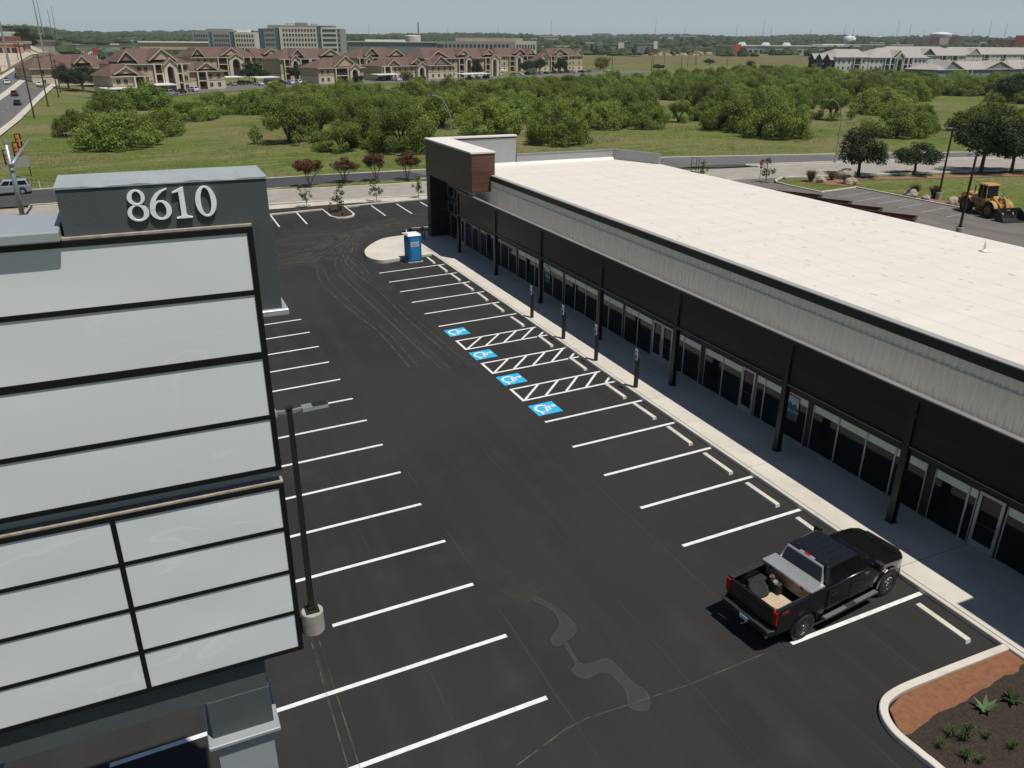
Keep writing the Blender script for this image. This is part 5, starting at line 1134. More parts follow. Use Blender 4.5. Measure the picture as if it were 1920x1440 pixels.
MASS = [(136.8, 213.6, 9.7, 6.1), (134.5, 151.4, 11.0, 4.8), (167.6, 193.7, 11.2, 5.6), (69.6, 196.8, 11.3, 5.3), (238.9, 215.5, 9.2, 6.6), (255.9, 263.0, 12.6, 4.6), (151.6, 186.2, 11.3, 4.3), (19.9, 174.7, 9.1, 5.6), (101.6, 188.7, 9.2, 4.6), (193.8, 173.0, 11.0, 6.6), (118.4, 230.6, 8.7, 6.5), (260.3, 218.1, 9.9, 4.4), (290.2, 306.3, 9.8, 5.1), (103.2, 227.2, 11.1, 6.2), (277.7, 279.0, 9.3, 5.9), (189.5, 153.0, 9.3, 4.4), (153.1, 227.3, 8.9, 5.1), (138.6, 195.9, 10.3, 4.6), (202.0, 185.5, 9.6, 5.3), (86.4, 181.8, 9.5, 6.5), (153.2, 160.9, 10.3, 6.1), (126.3, 143.1, 8.6, 6.0), (270.8, 284.4, 11.4, 5.1), (240.0, 196.5, 9.7, 5.1), (238.6, 153.1, 10.8, 6.4), (263.1, 277.6, 9.6, 5.1), (41.7, 202.0, 12.1, 6.1), (105.7, 174.3, 12.1, 6.0), (159.7, 198.6, 9.8, 4.2), (33.2, 199.7, 11.4, 6.4), (267.0, 316.9, 10.6, 5.3), (206.7, 226.2, 8.9, 4.9), (200.1, 258.2, 11.8, 4.3), (17.6, 219.2, 10.0, 5.9), (226.4, 200.3, 8.5, 5.6), (116.9, 136.4, 9.3, 5.3), (256.1, 317.7, 11.5, 5.0), (112.8, 252.5, 11.3, 5.3), (38.8, 225.6, 11.5, 5.0), (53.8, 154.8, 12.5, 6.4), (274.0, 308.6, 12.3, 5.6), (234.1, 239.9, 9.2, 4.3), (196.1, 222.0, 9.0, 5.6), (214.5, 285.3, 11.8, 5.0), (165.4, 217.0, 11.0, 5.7), (90.1, 213.1, 11.6, 4.4), (208.2, 268.7, 11.3, 4.3), (77.8, 170.6, 10.6, 6.3), (246.6, 295.3, 11.1, 6.1), (176.3, 204.5, 11.3, 5.5), (142.1, 247.8, 12.8, 4.3), (262.6, 303.2, 12.9, 6.1), (59.6, 220.9, 9.1, 5.7), (170.4, 247.7, 12.7, 5.5), (120.8, 217.9, 12.0, 5.6), (210.2, 206.4, 9.6, 5.8), (23.9, 209.0, 12.0, 6.4), (27.9, 163.7, 12.0, 4.9), (242.2, 243.5, 9.6, 4.7), (216.1, 226.1, 11.3, 4.9), (152.5, 169.2, 10.8, 5.4), (228.6, 297.8, 9.6, 6.1), (258.2, 203.5, 9.8, 5.4), (13.4, 154.5, 11.6, 5.7), (183.7, 245.8, 12.4, 4.7), (113.1, 182.4, 12.7, 5.6), (65.2, 163.9, 9.9, 5.5), (203.9, 176.3, 10.9, 4.7), (219.0, 243.6, 10.8, 4.9), (271.3, 268.7, 12.6, 4.6), (273.6, 255.8, 9.0, 4.4), (75.9, 155.0, 9.8, 4.4), (214.6, 298.1, 12.7, 6.2), (213.0, 254.5, 9.9, 5.0), (283.8, 294.9, 12.4, 5.7), (214.8, 191.4, 9.4, 4.2), (242.5, 188.2, 11.3, 5.0), (232.3, 276.3, 10.9, 5.5), (156.1, 248.4, 11.0, 4.9), (29.7, 178.2, 9.6, 5.8), (262.1, 165.8, 9.5, 5.0), (243.9, 265.3, 8.9, 5.3), (161.4, 229.3, 12.1, 5.3), (22.7, 148.7, 9.1, 5.8), (140.6, 171.0, 10.1, 5.3), (250.6, 277.7, 9.4, 5.2), (189.0, 236.6, 10.4, 5.6), (94.8, 203.9, 9.4, 5.8), (15.8, 185.5, 12.4, 4.5), (152.0, 209.6, 9.3, 6.3), (85.1, 159.8, 10.0, 6.3), (94.8, 238.0, 8.8, 5.8), (201.8, 161.6, 8.6, 5.5), (261.3, 245.3, 11.9, 4.3), (237.4, 260.5, 9.3, 5.9), (222.0, 263.6, 12.2, 5.6), (54.4, 208.0, 10.4, 5.3), (24.3, 193.5, 10.5, 6.2), (141.2, 144.8, 9.0, 6.4), (125.8, 211.0, 12.1, 4.9), (251.0, 199.8, 8.6, 5.0), (264.5, 293.5, 10.5, 6.1), (112.4, 211.0, 8.8, 5.9), (120.7, 188.5, 10.6, 5.0), (231.8, 227.8, 10.7, 4.8), (96.7, 169.7, 8.6, 5.1), (111.8, 224.1, 12.4, 4.8), (238.5, 300.7, 11.1, 6.1), (270.0, 247.8, 11.9, 6.5), (250.6, 252.6, 9.5, 4.8), (184.3, 256.5, 8.8, 4.4), (247.1, 225.9, 12.5, 4.5), (93.2, 154.0, 10.6, 6.1), (64.2, 230.8, 11.2, 6.1), (225.3, 287.0, 8.6, 4.5), (255.5, 226.8, 10.7, 6.3), (150.5, 259.7, 11.9, 6.3), (234.9, 290.8, 11.9, 4.9), (243.2, 285.2, 11.4, 6.0), (262.0, 254.8, 11.3, 6.6), (178.0, 195.8, 10.1, 6.0), (35.4, 167.6, 12.3, 6.0), (247.4, 160.9, 10.3, 6.5), (268.2, 235.8, 10.6, 5.3), (54.1, 139.2, 12.2, 6.1), (215.7, 199.9, 9.6, 5.4), (54.7, 182.3, 8.9, 4.5), (155.3, 236.5, 11.7, 5.0), (202.4, 295.8, 8.9, 5.6), (196.4, 272.9, 9.4, 6.1), (158.0, 267.1, 10.5, 6.5), (277.6, 319.9, 12.0, 4.3), (223.1, 230.2, 12.4, 4.5), (245.3, 309.4, 10.0, 6.5), (241.2, 275.1, 9.4, 4.5), (8.4, 203.2, 9.6, 4.8), (157.7, 220.4, 9.4, 4.3), (126.3, 134.7, 9.4, 6.6), (39.6, 156.2, 10.6, 4.6), (147.1, 197.4, 8.8, 4.6), (171.3, 236.5, 9.4, 5.4), (35.3, 190.5, 9.1, 6.6), (193.8, 230.1, 11.6, 4.6), (129.4, 226.5, 11.1, 6.1), (150.7, 152.7, 9.8, 4.7), (218.7, 208.3, 8.8, 5.6), (224.0, 184.2, 10.4, 6.0), (55.8, 173.8, 9.2, 6.1), (12.4, 177.8, 9.6, 4.6), (88.1, 223.5, 11.5, 5.5), (120.7, 245.8, 8.5, 5.6), (222.9, 275.8, 10.1, 5.3), (130.5, 168.5, 10.1, 6.6), (146.1, 236.4, 11.3, 5.4), (87.7, 242.2, 11.5, 4.7), (273.5, 297.1, 9.0, 5.6), (227.6, 256.8, 9.7, 5.4), (180.3, 282.9, 11.0, 5.1), (201.6, 247.0, 9.5, 5.2), (209.7, 165.1, 10.1, 6.4), (79.4, 218.3, 11.8, 5.6), (124.2, 236.3, 12.9, 6.0), (209.8, 237.4, 10.2, 6.3), (224.6, 219.0, 10.8, 6.2), (76.0, 239.2, 10.3, 5.2), (21.1, 140.1, 8.9, 6.1), (11.1, 192.6, 11.7, 5.4), (43.9, 184.4, 10.3, 5.1), (254.3, 292.1, 9.6, 5.7), (71.6, 225.3, 11.4, 6.5), (102.3, 242.4, 11.1, 5.9), (61.7, 199.8, 11.3, 5.8), (188.0, 212.6, 10.3, 6.2), (231.2, 268.0, 9.5, 6.2), (190.0, 263.9, 9.6, 4.7), (228.0, 208.6, 12.6, 4.7), (173.8, 164.9, 11.5, 6.1), (65.7, 181.5, 11.7, 6.2), (88.4, 168.1, 12.2, 6.1), (240.6, 233.6, 12.7, 5.3), (228.5, 176.8, 8.8, 6.5), (140.8, 259.8, 9.5, 6.2), (244.3, 207.5, 9.2, 4.3), (230.0, 308.2, 11.0, 5.7), (137.2, 160.7, 12.2, 4.2), (82.7, 148.9, 9.5, 6.5), (105.1, 163.4, 10.5, 5.9), (129.1, 159.0, 11.7, 4.9), (177.9, 171.9, 11.9, 6.5), (160.7, 164.7, 10.2, 4.5), (234.7, 248.6, 9.7, 5.1), (144.7, 216.1, 11.3, 6.4), (253.0, 235.0, 10.5, 6.0), (259.0, 284.7, 13.0, 6.5), (215.0, 277.0, 10.1, 6.5), (270.9, 171.4, 8.5, 6.3), (57.4, 192.6, 10.0, 4.9), (202.1, 234.7, 12.4, 5.3), (203.1, 199.6, 12.1, 6.4), (16.4, 162.5, 9.2, 6.3), (32.1, 147.7, 8.8, 5.1), (143.0, 155.1, 12.2, 5.7), (254.0, 301.3, 11.6, 5.9), (106.8, 195.1, 10.7, 5.0), (33.0, 208.1, 11.8, 6.2), (254.1, 210.6, 8.6, 6.6), (64.6, 172.7, 8.8, 4.3), (187.4, 220.7, 8.8, 5.1), (235.7, 144.1, 11.1, 4.5), (134.2, 140.4, 10.7, 6.5), (218.3, 174.1, 12.7, 6.5), (253.5, 166.1, 9.6, 5.0), (192.0, 164.7, 9.8, 4.3), (206.7, 288.1, 9.0, 6.3), (283.5, 313.5, 11.1, 6.3), (129.7, 203.9, 9.3, 6.0), (265.1, 178.5, 11.8, 6.0), (264.3, 226.1, 11.1, 4.5), (259.6, 195.1, 12.1, 5.3), (231.7, 191.4, 10.7, 5.3), (124.7, 258.0, 9.3, 5.3), (72.1, 142.7, 12.3, 5.1), (63.4, 156.0, 10.9, 4.6), (85.4, 203.7, 12.2, 6.1), (249.5, 217.9, 12.9, 5.6), (103.2, 205.5, 9.2, 5.7), (225.6, 238.7, 11.3, 5.1), (149.2, 177.6, 11.7, 5.3), (282.1, 303.8, 13.0, 5.9), (97.6, 221.1, 12.3, 5.4), (281.8, 287.1, 12.2, 6.2), (163.2, 242.9, 10.9, 5.1), (191.3, 285.6, 10.9, 6.0), (48.9, 191.5, 11.2, 6.6), (20.4, 201.4, 11.4, 5.1), (221.6, 302.0, 12.9, 4.3), (50.5, 201.0, 12.9, 5.9), (235.3, 184.1, 11.3, 6.1), (42.0, 210.0, 12.9, 4.8), (113.6, 127.0, 9.7, 6.3), (211.2, 245.6, 9.2, 4.3), (167.0, 202.6, 10.9, 5.1), (179.5, 238.7, 12.1, 6.1), (171.6, 279.7, 9.3, 4.2), (122.1, 150.1, 11.9, 6.4), (31.5, 155.8, 10.8, 5.7), (78.3, 230.5, 12.9, 5.9), (317.1, 281.9, 12.6, 6.3), (271.2, 207.6, 13.7, 5.1), (330.7, 335.7, 13.1, 6.2), (304.6, 278.0, 14.6, 5.1), (297.3, 229.2, 15.1, 5.1), (335.8, 214.2, 12.0, 5.1), (295.7, 357.3, 13.8, 5.8), (337.3, 228.8, 14.1, 5.8), (303.2, 239.0, 13.2, 6.1), (282.3, 228.1, 14.7, 5.6), (281.5, 247.4, 12.1, 6.2), (289.5, 181.9, 12.4, 5.5), (314.0, 334.9, 12.4, 5.2), (311.6, 322.4, 14.1, 5.3), (327.9, 321.6, 14.4, 5.7), (320.1, 296.4, 12.7, 5.8), (255.2, 183.4, 14.9, 5.3), (308.4, 365.2, 12.7, 5.1), (346.6, 235.8, 12.5, 6.0), (292.7, 285.1, 12.7, 5.9), (304.5, 207.8, 15.6, 6.1), (289.5, 193.7, 15.9, 5.3), (333.7, 361.2, 14.3, 5.3), (311.2, 377.7, 14.3, 5.3), (284.5, 204.3, 12.3, 5.7), (312.6, 200.7, 15.1, 5.3), (307.5, 264.4, 14.1, 6.2), (349.9, 383.0, 15.6, 5.1), (345.7, 351.4, 15.3, 5.2), (360.3, 388.8, 15.6, 5.2), (310.0, 253.5, 13.7, 5.4), (322.3, 238.6, 15.4, 6.4), (291.8, 260.9, 13.7, 6.1), (320.0, 349.8, 15.0, 5.6), (359.2, 233.9, 15.0, 6.0), (275.6, 196.0, 15.4, 6.2), (297.3, 251.1, 14.5, 5.2), (286.5, 335.7, 13.8, 6.1), (289.9, 346.7, 14.1, 5.5), (289.5, 218.2, 14.6, 5.2), (349.2, 224.3, 14.1, 5.9), (302.5, 291.9, 13.1, 5.1), (320.3, 221.2, 15.4, 5.6), (338.8, 385.5, 12.8, 5.4), (319.9, 314.3, 15.3, 6.1), (351.2, 360.9, 12.4, 5.9), (313.0, 230.8, 15.8, 5.6), (321.6, 206.4, 14.5, 5.2), (301.8, 315.8, 14.6, 5.1), (308.0, 307.3, 13.4, 5.2), (288.6, 239.5, 15.7, 6.3)]
mq = [mesquite(11+i*7, 15000 if i < 5 else 9000, .75 if i == 5 else 0.) for i in range(6)]; used = set()
def put_tree(protos, i, x, y, w_, h_, rz, label, group, w0, h0):
    first = id(protos[i]) not in used; used.add(id(protos[i]))
    return place(protos[i], first, (x, y, ground(x, y)-.16), rz, label, group, (w_/w0, w_/w0, h_/h0))
rd = random.Random(77)
for i, (x, y, w_, h_, lb) in enumerate(FRONT):
    put_tree(mq, 5 if 'open airy' in lb or 'visible trunk' in lb or 'forked trunk' in lb else i % 5, x, y, w_*1.12, h_*1.1, rd.uniform(0,6.28), lb, 'mesquite trees in the field', 12., 5.9)
for i, (x, y, w_, h_) in enumerate(MASS):
    put_tree(mq, i % 5, x, y, w_*1.08, h_*1.24, rd.uniform(0,6.28), 'bushy green mesquite inside the dense thicket below the apartments', 'mesquite trees of the thicket', 12., 5.9)
ok_ = [oak(101), oak(102), oak(103)]
OAKS = [(67.84,51.5,8.6,6.5,'dark round oak with bent trunk beside the boulder bed'),(76.4,49.7,7.4,5.0,'smaller leaning dark oak second along the street'),(87.0,47.6,10.2,8.6,'big dark oak behind the loader'),(91.6,46.3,8.6,7.2,'dark oak with forked trunk at the right picture edge'),
 (-35.5,308.8,17,11.0,'great dark oak beside the highway and the tan apartments'),(-40.6,318.9,11.7,9.4,'dark oak at the highway side of the great one'),(29.7,352,15.2,8.8,'dark spreading oak over the carport in the parking court'),(48.0,350.3,11.8,8.6,'dark oak pair, left one, before the second apartment house'),(60.9,350,8.7,6.0,'dark oak pair, right one, before the second apartment house'),(141.1,372,8.4,9.6,'upright dark oak beside the tall arched entrance'),
 (197.1,430.5,11.0,8.3,'dark oak left of three by the parked cars'),(206.9,434.4,9.7,9.2,'dark oak middle of three by the parked cars'),(219.4,430.4,10.8,9.4,'dark oak right of three by the parked cars'),(71.0,340.5,9.7,4.2,'low dark oak beside the small arched entrance'),(240.9,150,22,9.0,'wide dark oak at the far right of the field'),(262,158,18,8.6,'dark oak behind the wide one at the far right'),(309.0,458.4,9.7,5.1,'dark round tree in the dry grass field'),(442.8,579.5,12.1,5.6,'dark tree near the line of wooden poles'),(344.0,407.5,8.5,7.5,'round dark tree left of the white apartments'),(559.1,883.6,23.9,5.8,'dark trees before the grey metal sheds')]
for i, (x, y, w_, h_, lb) in enumerate(OAKS): put_tree(ok_, i % 3, x, y, w_, h_, rd.uniform(0,6.28), lb, None, 8.4, 6.6)
cm = [crape(201), crape(202)]
for i, (x, y, w_, lb) in enumerate(((-2.38,70.5,3.9,'red leaved crape myrtle in the median, leftmost'),(2.1,71.2,3.6,'thin crape myrtle in the median, second from left'),(6.0,70.6,3.6,'tall crape myrtle in the median, third from left'),(9.9,70.0,3.3,'crape myrtle with bare legs in the median, fourth from left'),(14.2,69.5,3.4,'crape myrtle half hidden by the timber tower'))):
    put_tree(cm, i % 2, x, y, w_, (3.45,3.1,3.7,3.5,3.4)[i], rd.uniform(0,6.28), lb, 'crape myrtles along the median', 3.0, 3.3)
sp = [sapling(301), sapling(302)]
for i, (x, y, s, lb) in enumerate(((-5.2,58.2,1.0,'young leafy tree left of the planted parking island'),(-2.9,53.2,1.15,'young leafy tree in the mulch of the parking island'),(2.4,57.6,1.0,'young leafy tree right of the parking island'),(7.4,58.0,.95,'thin young tree close to the timber tower'),(51.8,51.4,1.25,'sparse young tree by the stop sign'),(45.6,56.4,.9,'leafy shrub behind the low grey parapet corner'))):
    o = put_tree(sp, i % 2, x, y, 2.0*s, 2.5*s, rd.uniform(0,6.28), lb, None, 2.0, 2.5); o.location.z += .13
yl = leaf_mesh('crown', 9, [((math.cos(a)*1.6, math.sin(a)*1.6, 2.2+.6*math.sin(3*a)), 1.5, 1.3) for a in [k*.9 for k in range(7)]], 1500, .35, M['leafY']); yt = thing('yellow_tree', 'yellow', 'tree'); yl.parent = yt
mb = MB(); limbs(mb, rd, 4, .12, 1.2, 3.0); mb.build('trunk', M['bark'], yt)
for i, (x, y, s, lb) in enumerate(((98,352,1.15,'yellow green tree between the carport and the apartments'),(292,505,2.1,'yellow green tree in the dry field right of the last apartment house'),(276,480,1.5,'yellow green bush beside the last brown roofed house'),(58,352,1.0,'pale green tree before the second apartment house'))):
    o = place(yt, i == 0, (x, y, ground(x,y)-.1), i*1.3, lb, None, (s,s,s))
# tall weeds in the meadow: nobody could count them
rd = random.Random(3); v = []; f = []
def tuft(x, y, h, n, spread):
    z = ground(x, y)-.16
    for _ in range(n):
        a = rd.uniform(0, 6.28); px, py = x+rd.gauss(0,spread), y+rd.gauss(0,spread); l = h*rd.uniform(.5,1.2); dx, dy = math.cos(a)*l*.5, math.sin(a)*l*.5; w_ = .05+.05*rd.random(); i = len(v)
        v.extend([Vector((px-dy*w_,py+dx*w_,z)), Vector((px+dy*w_,py-dx*w_,z)), Vector((px+dx,py+dy,z+l))]); f.append((i,i+1,i+2))
while len(f) < 42000:
    x = rd.uniform(-42, 150); y = rd.uniform(80, 155)
    if y < pl(FAR, min(x,169))+1.2: continue
    if noise.noise(Vector((x*.06, y*.1, 0))) < -.02: continue
    tuft(x, y, rd.uniform(.18,.62), 9, .5)
me = bpy.data.meshes.new('meadow_weeds'); me.from_pydata(v, [], f); me.materials.append(leaf_mat('weed_leaf', (.07,.115,.02), (.12,.15,.04), 0, .2)); o = bpy.data.objects.new('meadow_weeds', me); COL.objects.link(o); o['kind'] = 'stuff'
# grass clumps, boulders and agaves in the beds
def clump(seed, h, n, m):
    rd = random.Random(seed); v = []; f = []
    for _ in range(n):
        a = rd.uniform(0,6.28); l = h*rd.uniform(.6,1.2); r0 = rd.uniform(0,.12)*h; t = rd.uniform(.2,1.1); p = Vector((math.cos(a)*r0, math.sin(a)*r0, 0)); w_ = .025*h
        q = p+Vector((math.cos(a)*l*.35*t, math.sin(a)*l*.35*t, l*.7)); e = p+Vector((math.cos(a)*l*.75*t, math.sin(a)*l*.75*t, l*(.95-.35*t))); s = Vector((-math.sin(a), math.cos(a), 0))*w_; i = len(v)
        v += [p-s, p+s, q+s*.8, q-s*.8, e]; f += [(i,i+1,i+2,i+3), (i+3,i+2,i+4)]
    me = bpy.data.meshes.new('blades'); me.from_pydata(v, [], f); me.materials.append(m); return me
cmesh = clump(5, 1.3, 260, M['ornament'])
for i, (x, y, s, lb) in enumerate(((58.6,50.6,1.25,'tall grass clump at the left end of the boulder bed'),(62.0,50.4,.95,'grass clump in the middle of the boulder bed'),(61.6,47.6,1.0,'grass clump before the big boulder'),(62.0,37.4,1.2,'green grass clump behind the single boulder'),(63.2,35.6,1.25,'green grass clump left of the lamp base'))):
    o = bpy.data.objects.new('ornamental_grass', cmesh); COL.objects.link(o); o.location = (x, y, -.12); o.scale = (s,s,s); o.rotation_euler.z = i; tag(o, lb, 'grass clump')
def boulder(seed, x, y, s, lb, z=-.15):
    bm = bmesh.new(); bmesh.ops.create_icosphere(bm, subdivisions=3, radius=1)
    for q in bm.verts:
        p = q.co.copy(); k = 1+.30*noise.noise(p*1.1+Vector((seed*3.1,0,0)))+.12*noise.noise(p*3+Vector((0,seed,0))); q.co = Vector((p.x*s*k, p.y*s*.8*k, (p.z*.72+.35)*s*k))
    me = bpy.data.meshes.new('boulder'); bm.to_mesh(me); bm.free(); me.materials.append(M['rock']); o = bpy.data.objects.new('boulder', me); COL.objects.link(o); o.location = (x, y, z); o.rotation_euler.z = seed; tag(o, lb, 'boulder')
for a in ((1,59.2,49.4,.75,'pale pointed boulder at the left end of the bed'),(2,64.4,50.7,1.25,'biggest round boulder under the dark oak'),(3,61.6,46.8,.85,'brown boulder at the front of the bed'),(4,61.2,37.2,.95,'large pale boulder beside the green grass clump'),(5,61.4,35.2,.5,'small boulder between the grass clumps'),(6,61.9,32.0,.75,'boulder behind the loader counterweight'),(7,63.2,31.4,.6,'small boulder half hidden by the loader')): boulder(*a)
def agave(x, y, s, n, m, lb, name='agave', cat='agave'):
    rd = random.Random(int(x*100)); mb = MB()
    for k in range(n):
        a = 2*math.pi*k/n+rd.uniform(-.2,.2); l = s*rd.uniform(.7,1.1); e = rd.uniform(.35,1.15); w_ = .16*s; d = Vector((math.cos(a)*math.cos(e), math.sin(a)*math.cos(e), math.sin(e))); sd = Vector((-math.sin(a), math.cos(a), 0))*w_
        mb.hexa([-sd*.5, sd*.5, d*l*.45+sd-Vector((0,0,.02)), d*l*.45-sd-Vector((0,0,.02))], [-sd*.5+Vector((0,0,.05)), sd*.5+Vector((0,0,.05)), d*l*.45+sd+Vector((0,0,.03)), d*l*.45-sd+Vector((0,0,.03))])
        mb.prism([d*l*.45-sd, d*l*.45+sd, d*l], (0,0,.03))
    o = mb.build(name, m, loc=(x, y, ground(x,y)+.07)); tag(o, lb, cat)
agave(-2.61,-20.65,.40,7,M['leafA'],'pale green agave in the mulch bed by the orange gravel'); agave(-1.67,-20.72,.38,8,M['leafD'],'dark agave in the mulch bed nearer to the pavement'); agave(-1.4,-21.9,.36,8,M['leafD'],'dark agave at the right edge of the mulch bed')
gm = clump(9, .32, 60, M['leafG'])
for i, (x, y, s) in enumerate(((-4.14,-20.85,1.0),(-3.95,-21.1,1.2),(-4.7,-21.0,.9),(-3.6,-20.95,.9),(-4.4,-21.5,1.1),(-4.2,-21.75,.9),(-3.4,-21.3,.8),(-3.1,-21.8,.9))):
    o = bpy.data.objects.new('ground_cover_plant', gm); COL.objects.link(o); o.location = (x,y,ground(x,y)+.07); o.scale = (s,s,s); o.rotation_euler.z = i*1.7; tag(o, 'small sprawling green plant in the brown mulch', 'plant', 'ground cover plants in the mulch bed')
im = clump(12, .45, 70, M['ornament'])
for i, (x, y, lb) in enumerate(((-3.5,54.6,'small dry plant at the back of the parking island'),(-2.4,54.2,'small dry plant at the right of the parking island'),(-2.9,51.2,'small dry plant at the front of the parking island'),(1.0,40.9,'small plant in the dark bed beside the timber tower'),(2.2,41.0,'second small plant in the dark bed beside the timber tower'))):
    o = bpy.data.objects.new('ground_plant', im); COL.objects.link(o); o.location = (x,y,ground(x,y)+.08); o.rotation_euler.z = i*1.1; tag(o, lb, 'plant')
# ------------------------------------------------------------------ apartment houses beyond the field
def gable(t, uL, uA, uR, zb, za, yb, face, y0=-.3, bb=True):
    fm = MB(); fm.prism([(uL,y0,zb),(uR,y0,zb),(uA,y0,za)], (0,.3,0)); g = fm.build('gable', face, t)
    rf = MB()
    for e in (uL, uR):
        s = -1 if e == uL else 1; k = (za-zb)/abs(uA-e); ex = e+s*.55; ez = zb-.55*k
        rf.hexa([(ex,y0-.45,ez),(uA,y0-.45,za),(uA,yb,za),(ex,yb,ez)], [(ex,y0-.45,ez+.22),(uA,y0-.45,za+.22),(uA,yb,za+.22),(ex,yb,ez+.22)])
    rf.build('gable_roof', t['roofm'] and M[t['roofm']], g)
    if bb:
        b = MB()
        for e in (uL, uR):
            s = -1 if e == uL else 1; k = (za-zb)/abs(uA-e); ex = e+s*.5; ez = zb-.5*k
            b.hexa([(ex,y0-.5,ez-.18),(uA,y0-.5,za-.18),(uA,y0-.45,za-.18),(ex,y0-.45,ez-.18)], [(ex,y0-.5,ez+.16),(uA,y0-.5,za+.16),(uA,y0-.45,za+.16),(ex,y0-.45,ez+.16)])
        b.build('bargeboard', M['cream'], g)
def apt(label, A, th, u0, u1, eave, ridge, rl, rr, D, gables=(), entries=(), balc=(), wins=(), nfl=3, wall='beige', roofm='brownroof', lower='cream', cat='apartment building', name='apartment_house', fl=3.05, over=.7, bcol='cream', zofs=0., group=None):
    t = thing(name, label, cat, (A[0], A[1], ground(A[0], A[1])-.1+zofs), R(th), group); t['roofm'] = roofm
    MB().box((u0,0,0),(u1,D,eave)).build('wall', M[wall], t)
    MB().box((u0-.05,-.06,0),(u1+.05,D+.05,fl-.05)).build('base_course', M[lower], t)
    MB().box((u0-.09,-.10,fl-.045),(u1+.09,D+.09,fl+.14)).build('belt', M['shade'] if roofm == 'brownroof' else M['darkwall'], t)
    o = over; e = [(u0-o,-o,eave),(u1+o,-o,eave),(u1+o,D+o,eave),(u0-o,D+o,eave)]; mb = MB()
    r1, r2 = (rl, D/2, ridge), (rr, D/2, ridge)
    mb.poly([e[0],e[1],r2,r1]); mb.poly([e[1],e[2],r2]); mb.poly([e[2],e[3],r1,r2]); mb.poly([e[3],e[0],r1]); mb.poly([(x,y,z-.02) for x,y,z in e])
    ro = mb.build('roof', M[roofm], t)
    MB().box((u0-o-.05,-o-.06,eave-.20),(u1+o+.05,-o,eave+.03)).build('gutter', M[bcol], ro)
    for uL, uA, uR, zb, za, k in gables: gable(t, uL, uA, uR, zb, za, D*.5*min(1, (za-eave)/(ridge-eave)), M[k])
    for uL, uA, uR, zA in entries:
        ze = eave-.25 if zA < ridge-1 else eave; w_ = uR-uL; a, b = uL+w_*.24, uR-w_*.24; c = (a+b)/2; rr_ = (b-a)/2; zs = ze-rr_-.5
        mb = MB(); mb.box((uL,-1.5,0),(a,0,zs)); mb.box((b,-1.5,0),(uR,0,zs))
        ap = [(c+rr_*math.cos(R(180-q*18)), zs+rr_*math.sin(R(180-q*18))) for q in range(11)]
        top = [(uL,zs)]+ap+[(uR,zs),(uR,ze),(uA,zA-.15),(uL,ze)]
        mb.prism([(x,-1.5,z) for x, z in top], (0,1.5,0)); en = mb.build('entrance', M['cream' if roofm == 'brownroof' else 'greenwall'], t)
        MB().box((a,-.12,0),(b,-.02,zs+rr_)).build('recess', M['recess'], en)  # dark back panel, shade inside the arch put into the colour
        rf = MB()
        for s, ex in ((-1,uL),(1,uR)):
            k = (zA-ze)/abs(uA-ex); x2 = ex+s*.45; z2 = ze-.45*k
            rf.hexa([(x2,-1.95,z2),(uA,-1.95,zA),(uA,3.5,zA),(x2,3.5,z2)], [(x2,-1.95,z2+.25),(uA,-1.95,zA+.25),(uA,3.5,zA+.25),(x2,3.5,z2+.25)])
        rf.build('entrance_roof', M[roofm], en)
        bb = MB()
        for s, ex in ((-1,uL),(1,uR)):
            k = (zA-ze)/abs(uA-ex); x2 = ex+s*.42; z2 = ze-.42*k
            bb.hexa([(x2,-2.0,z2-.16),(uA,-2.0,zA-.16),(uA,-1.95,zA-.16),(x2,-1.95,z2-.16)], [(x2,-2.0,z2+.18),(uA,-2.0,zA+.18),(uA,-1.95,zA+.18),(x2,-1.95,z2+.18)])
        bb.build('bargeboard', M['cream'], en)
    for ua, ub in balc:
        for k in range(nfl):
            z = k*fl
            b = MB().box((ua,-.14,z+.15),(ub,-.02,z+fl-.35)).build('balcony', M['recess'], t)  # flat dark panel, shade of the balcony hollow put into the colour
            MB().box((ua-.1,-1.1,z-.18),(ub+.1,-.10,z+.12)).build('slab', M[bcol], b)
            MB().box((ua,-1.05,z+.2),(ub,-1.0,z+1.05)).build('railing', M['recess'], b)
        for x in (ua-.15, ub+.15): MB().box((x-.25,-1.2,0),(x+.25,-.75,eave-.2)).build('column', M[bcol], t)
    for u in wins:
        for k in range(nfl):
            z = k*fl+.95
            wf = MB().box((u-.75,-.12,z-.1),(u+.75,-.04,z+1.5)).build('window', M['cream' if roofm == 'brownroof' else 'whitewall'], t)
            mb = MB(); mb.box((u-.63,-.15,z),(u-.04,-.121,z+1.4)); mb.box((u+.04,-.15,z),(u+.63,-.121,z+1.4)); mb.build('pane', M['win'], wf)
    return t
T_, G_ = 'beige', 'shade'  # grey gables are stucco with its shade put into the colour
GB = 'brown roofed apartment houses'
apt('tan three storey apartment house with tall arched entrance, nearest to the highway', (-7,290.1), 25, -17,7.3, 9.25,14.1,-10,.6, 15, [(-6.6,-2.1,2.6,10.6,14.0,T_),(-17.3,-14.5,-11.4,10.4,13.3,G_)], [(-2.5,-.1,2.2,11.1)], [(-5.5,-3.0),(2.6,4.2)], [5.9,-8.3,-10.6], group=GB)
apt('low two storey tan wing with front gable behind the great dark oak', (-20.2,274.4), 25, -5.5,5.8, 6.25,9.9,-2,2, 14, [(-4.5,-.7,2.5,7.1,9.2,T_)], (), [(1.6,4.7)], [-3.6,-1.2], 2, group=GB)
apt('two storey tan wing right of the tall arched entrance', (5.8,301.5), 25, -6.7,7.5, 6.25,9.4,-4,3, 14, [(-3.4,.2,4.2,7.0,9.2,T_)], (), [(-3.6,-.4)], [1.8,5.0], 2, group=GB)
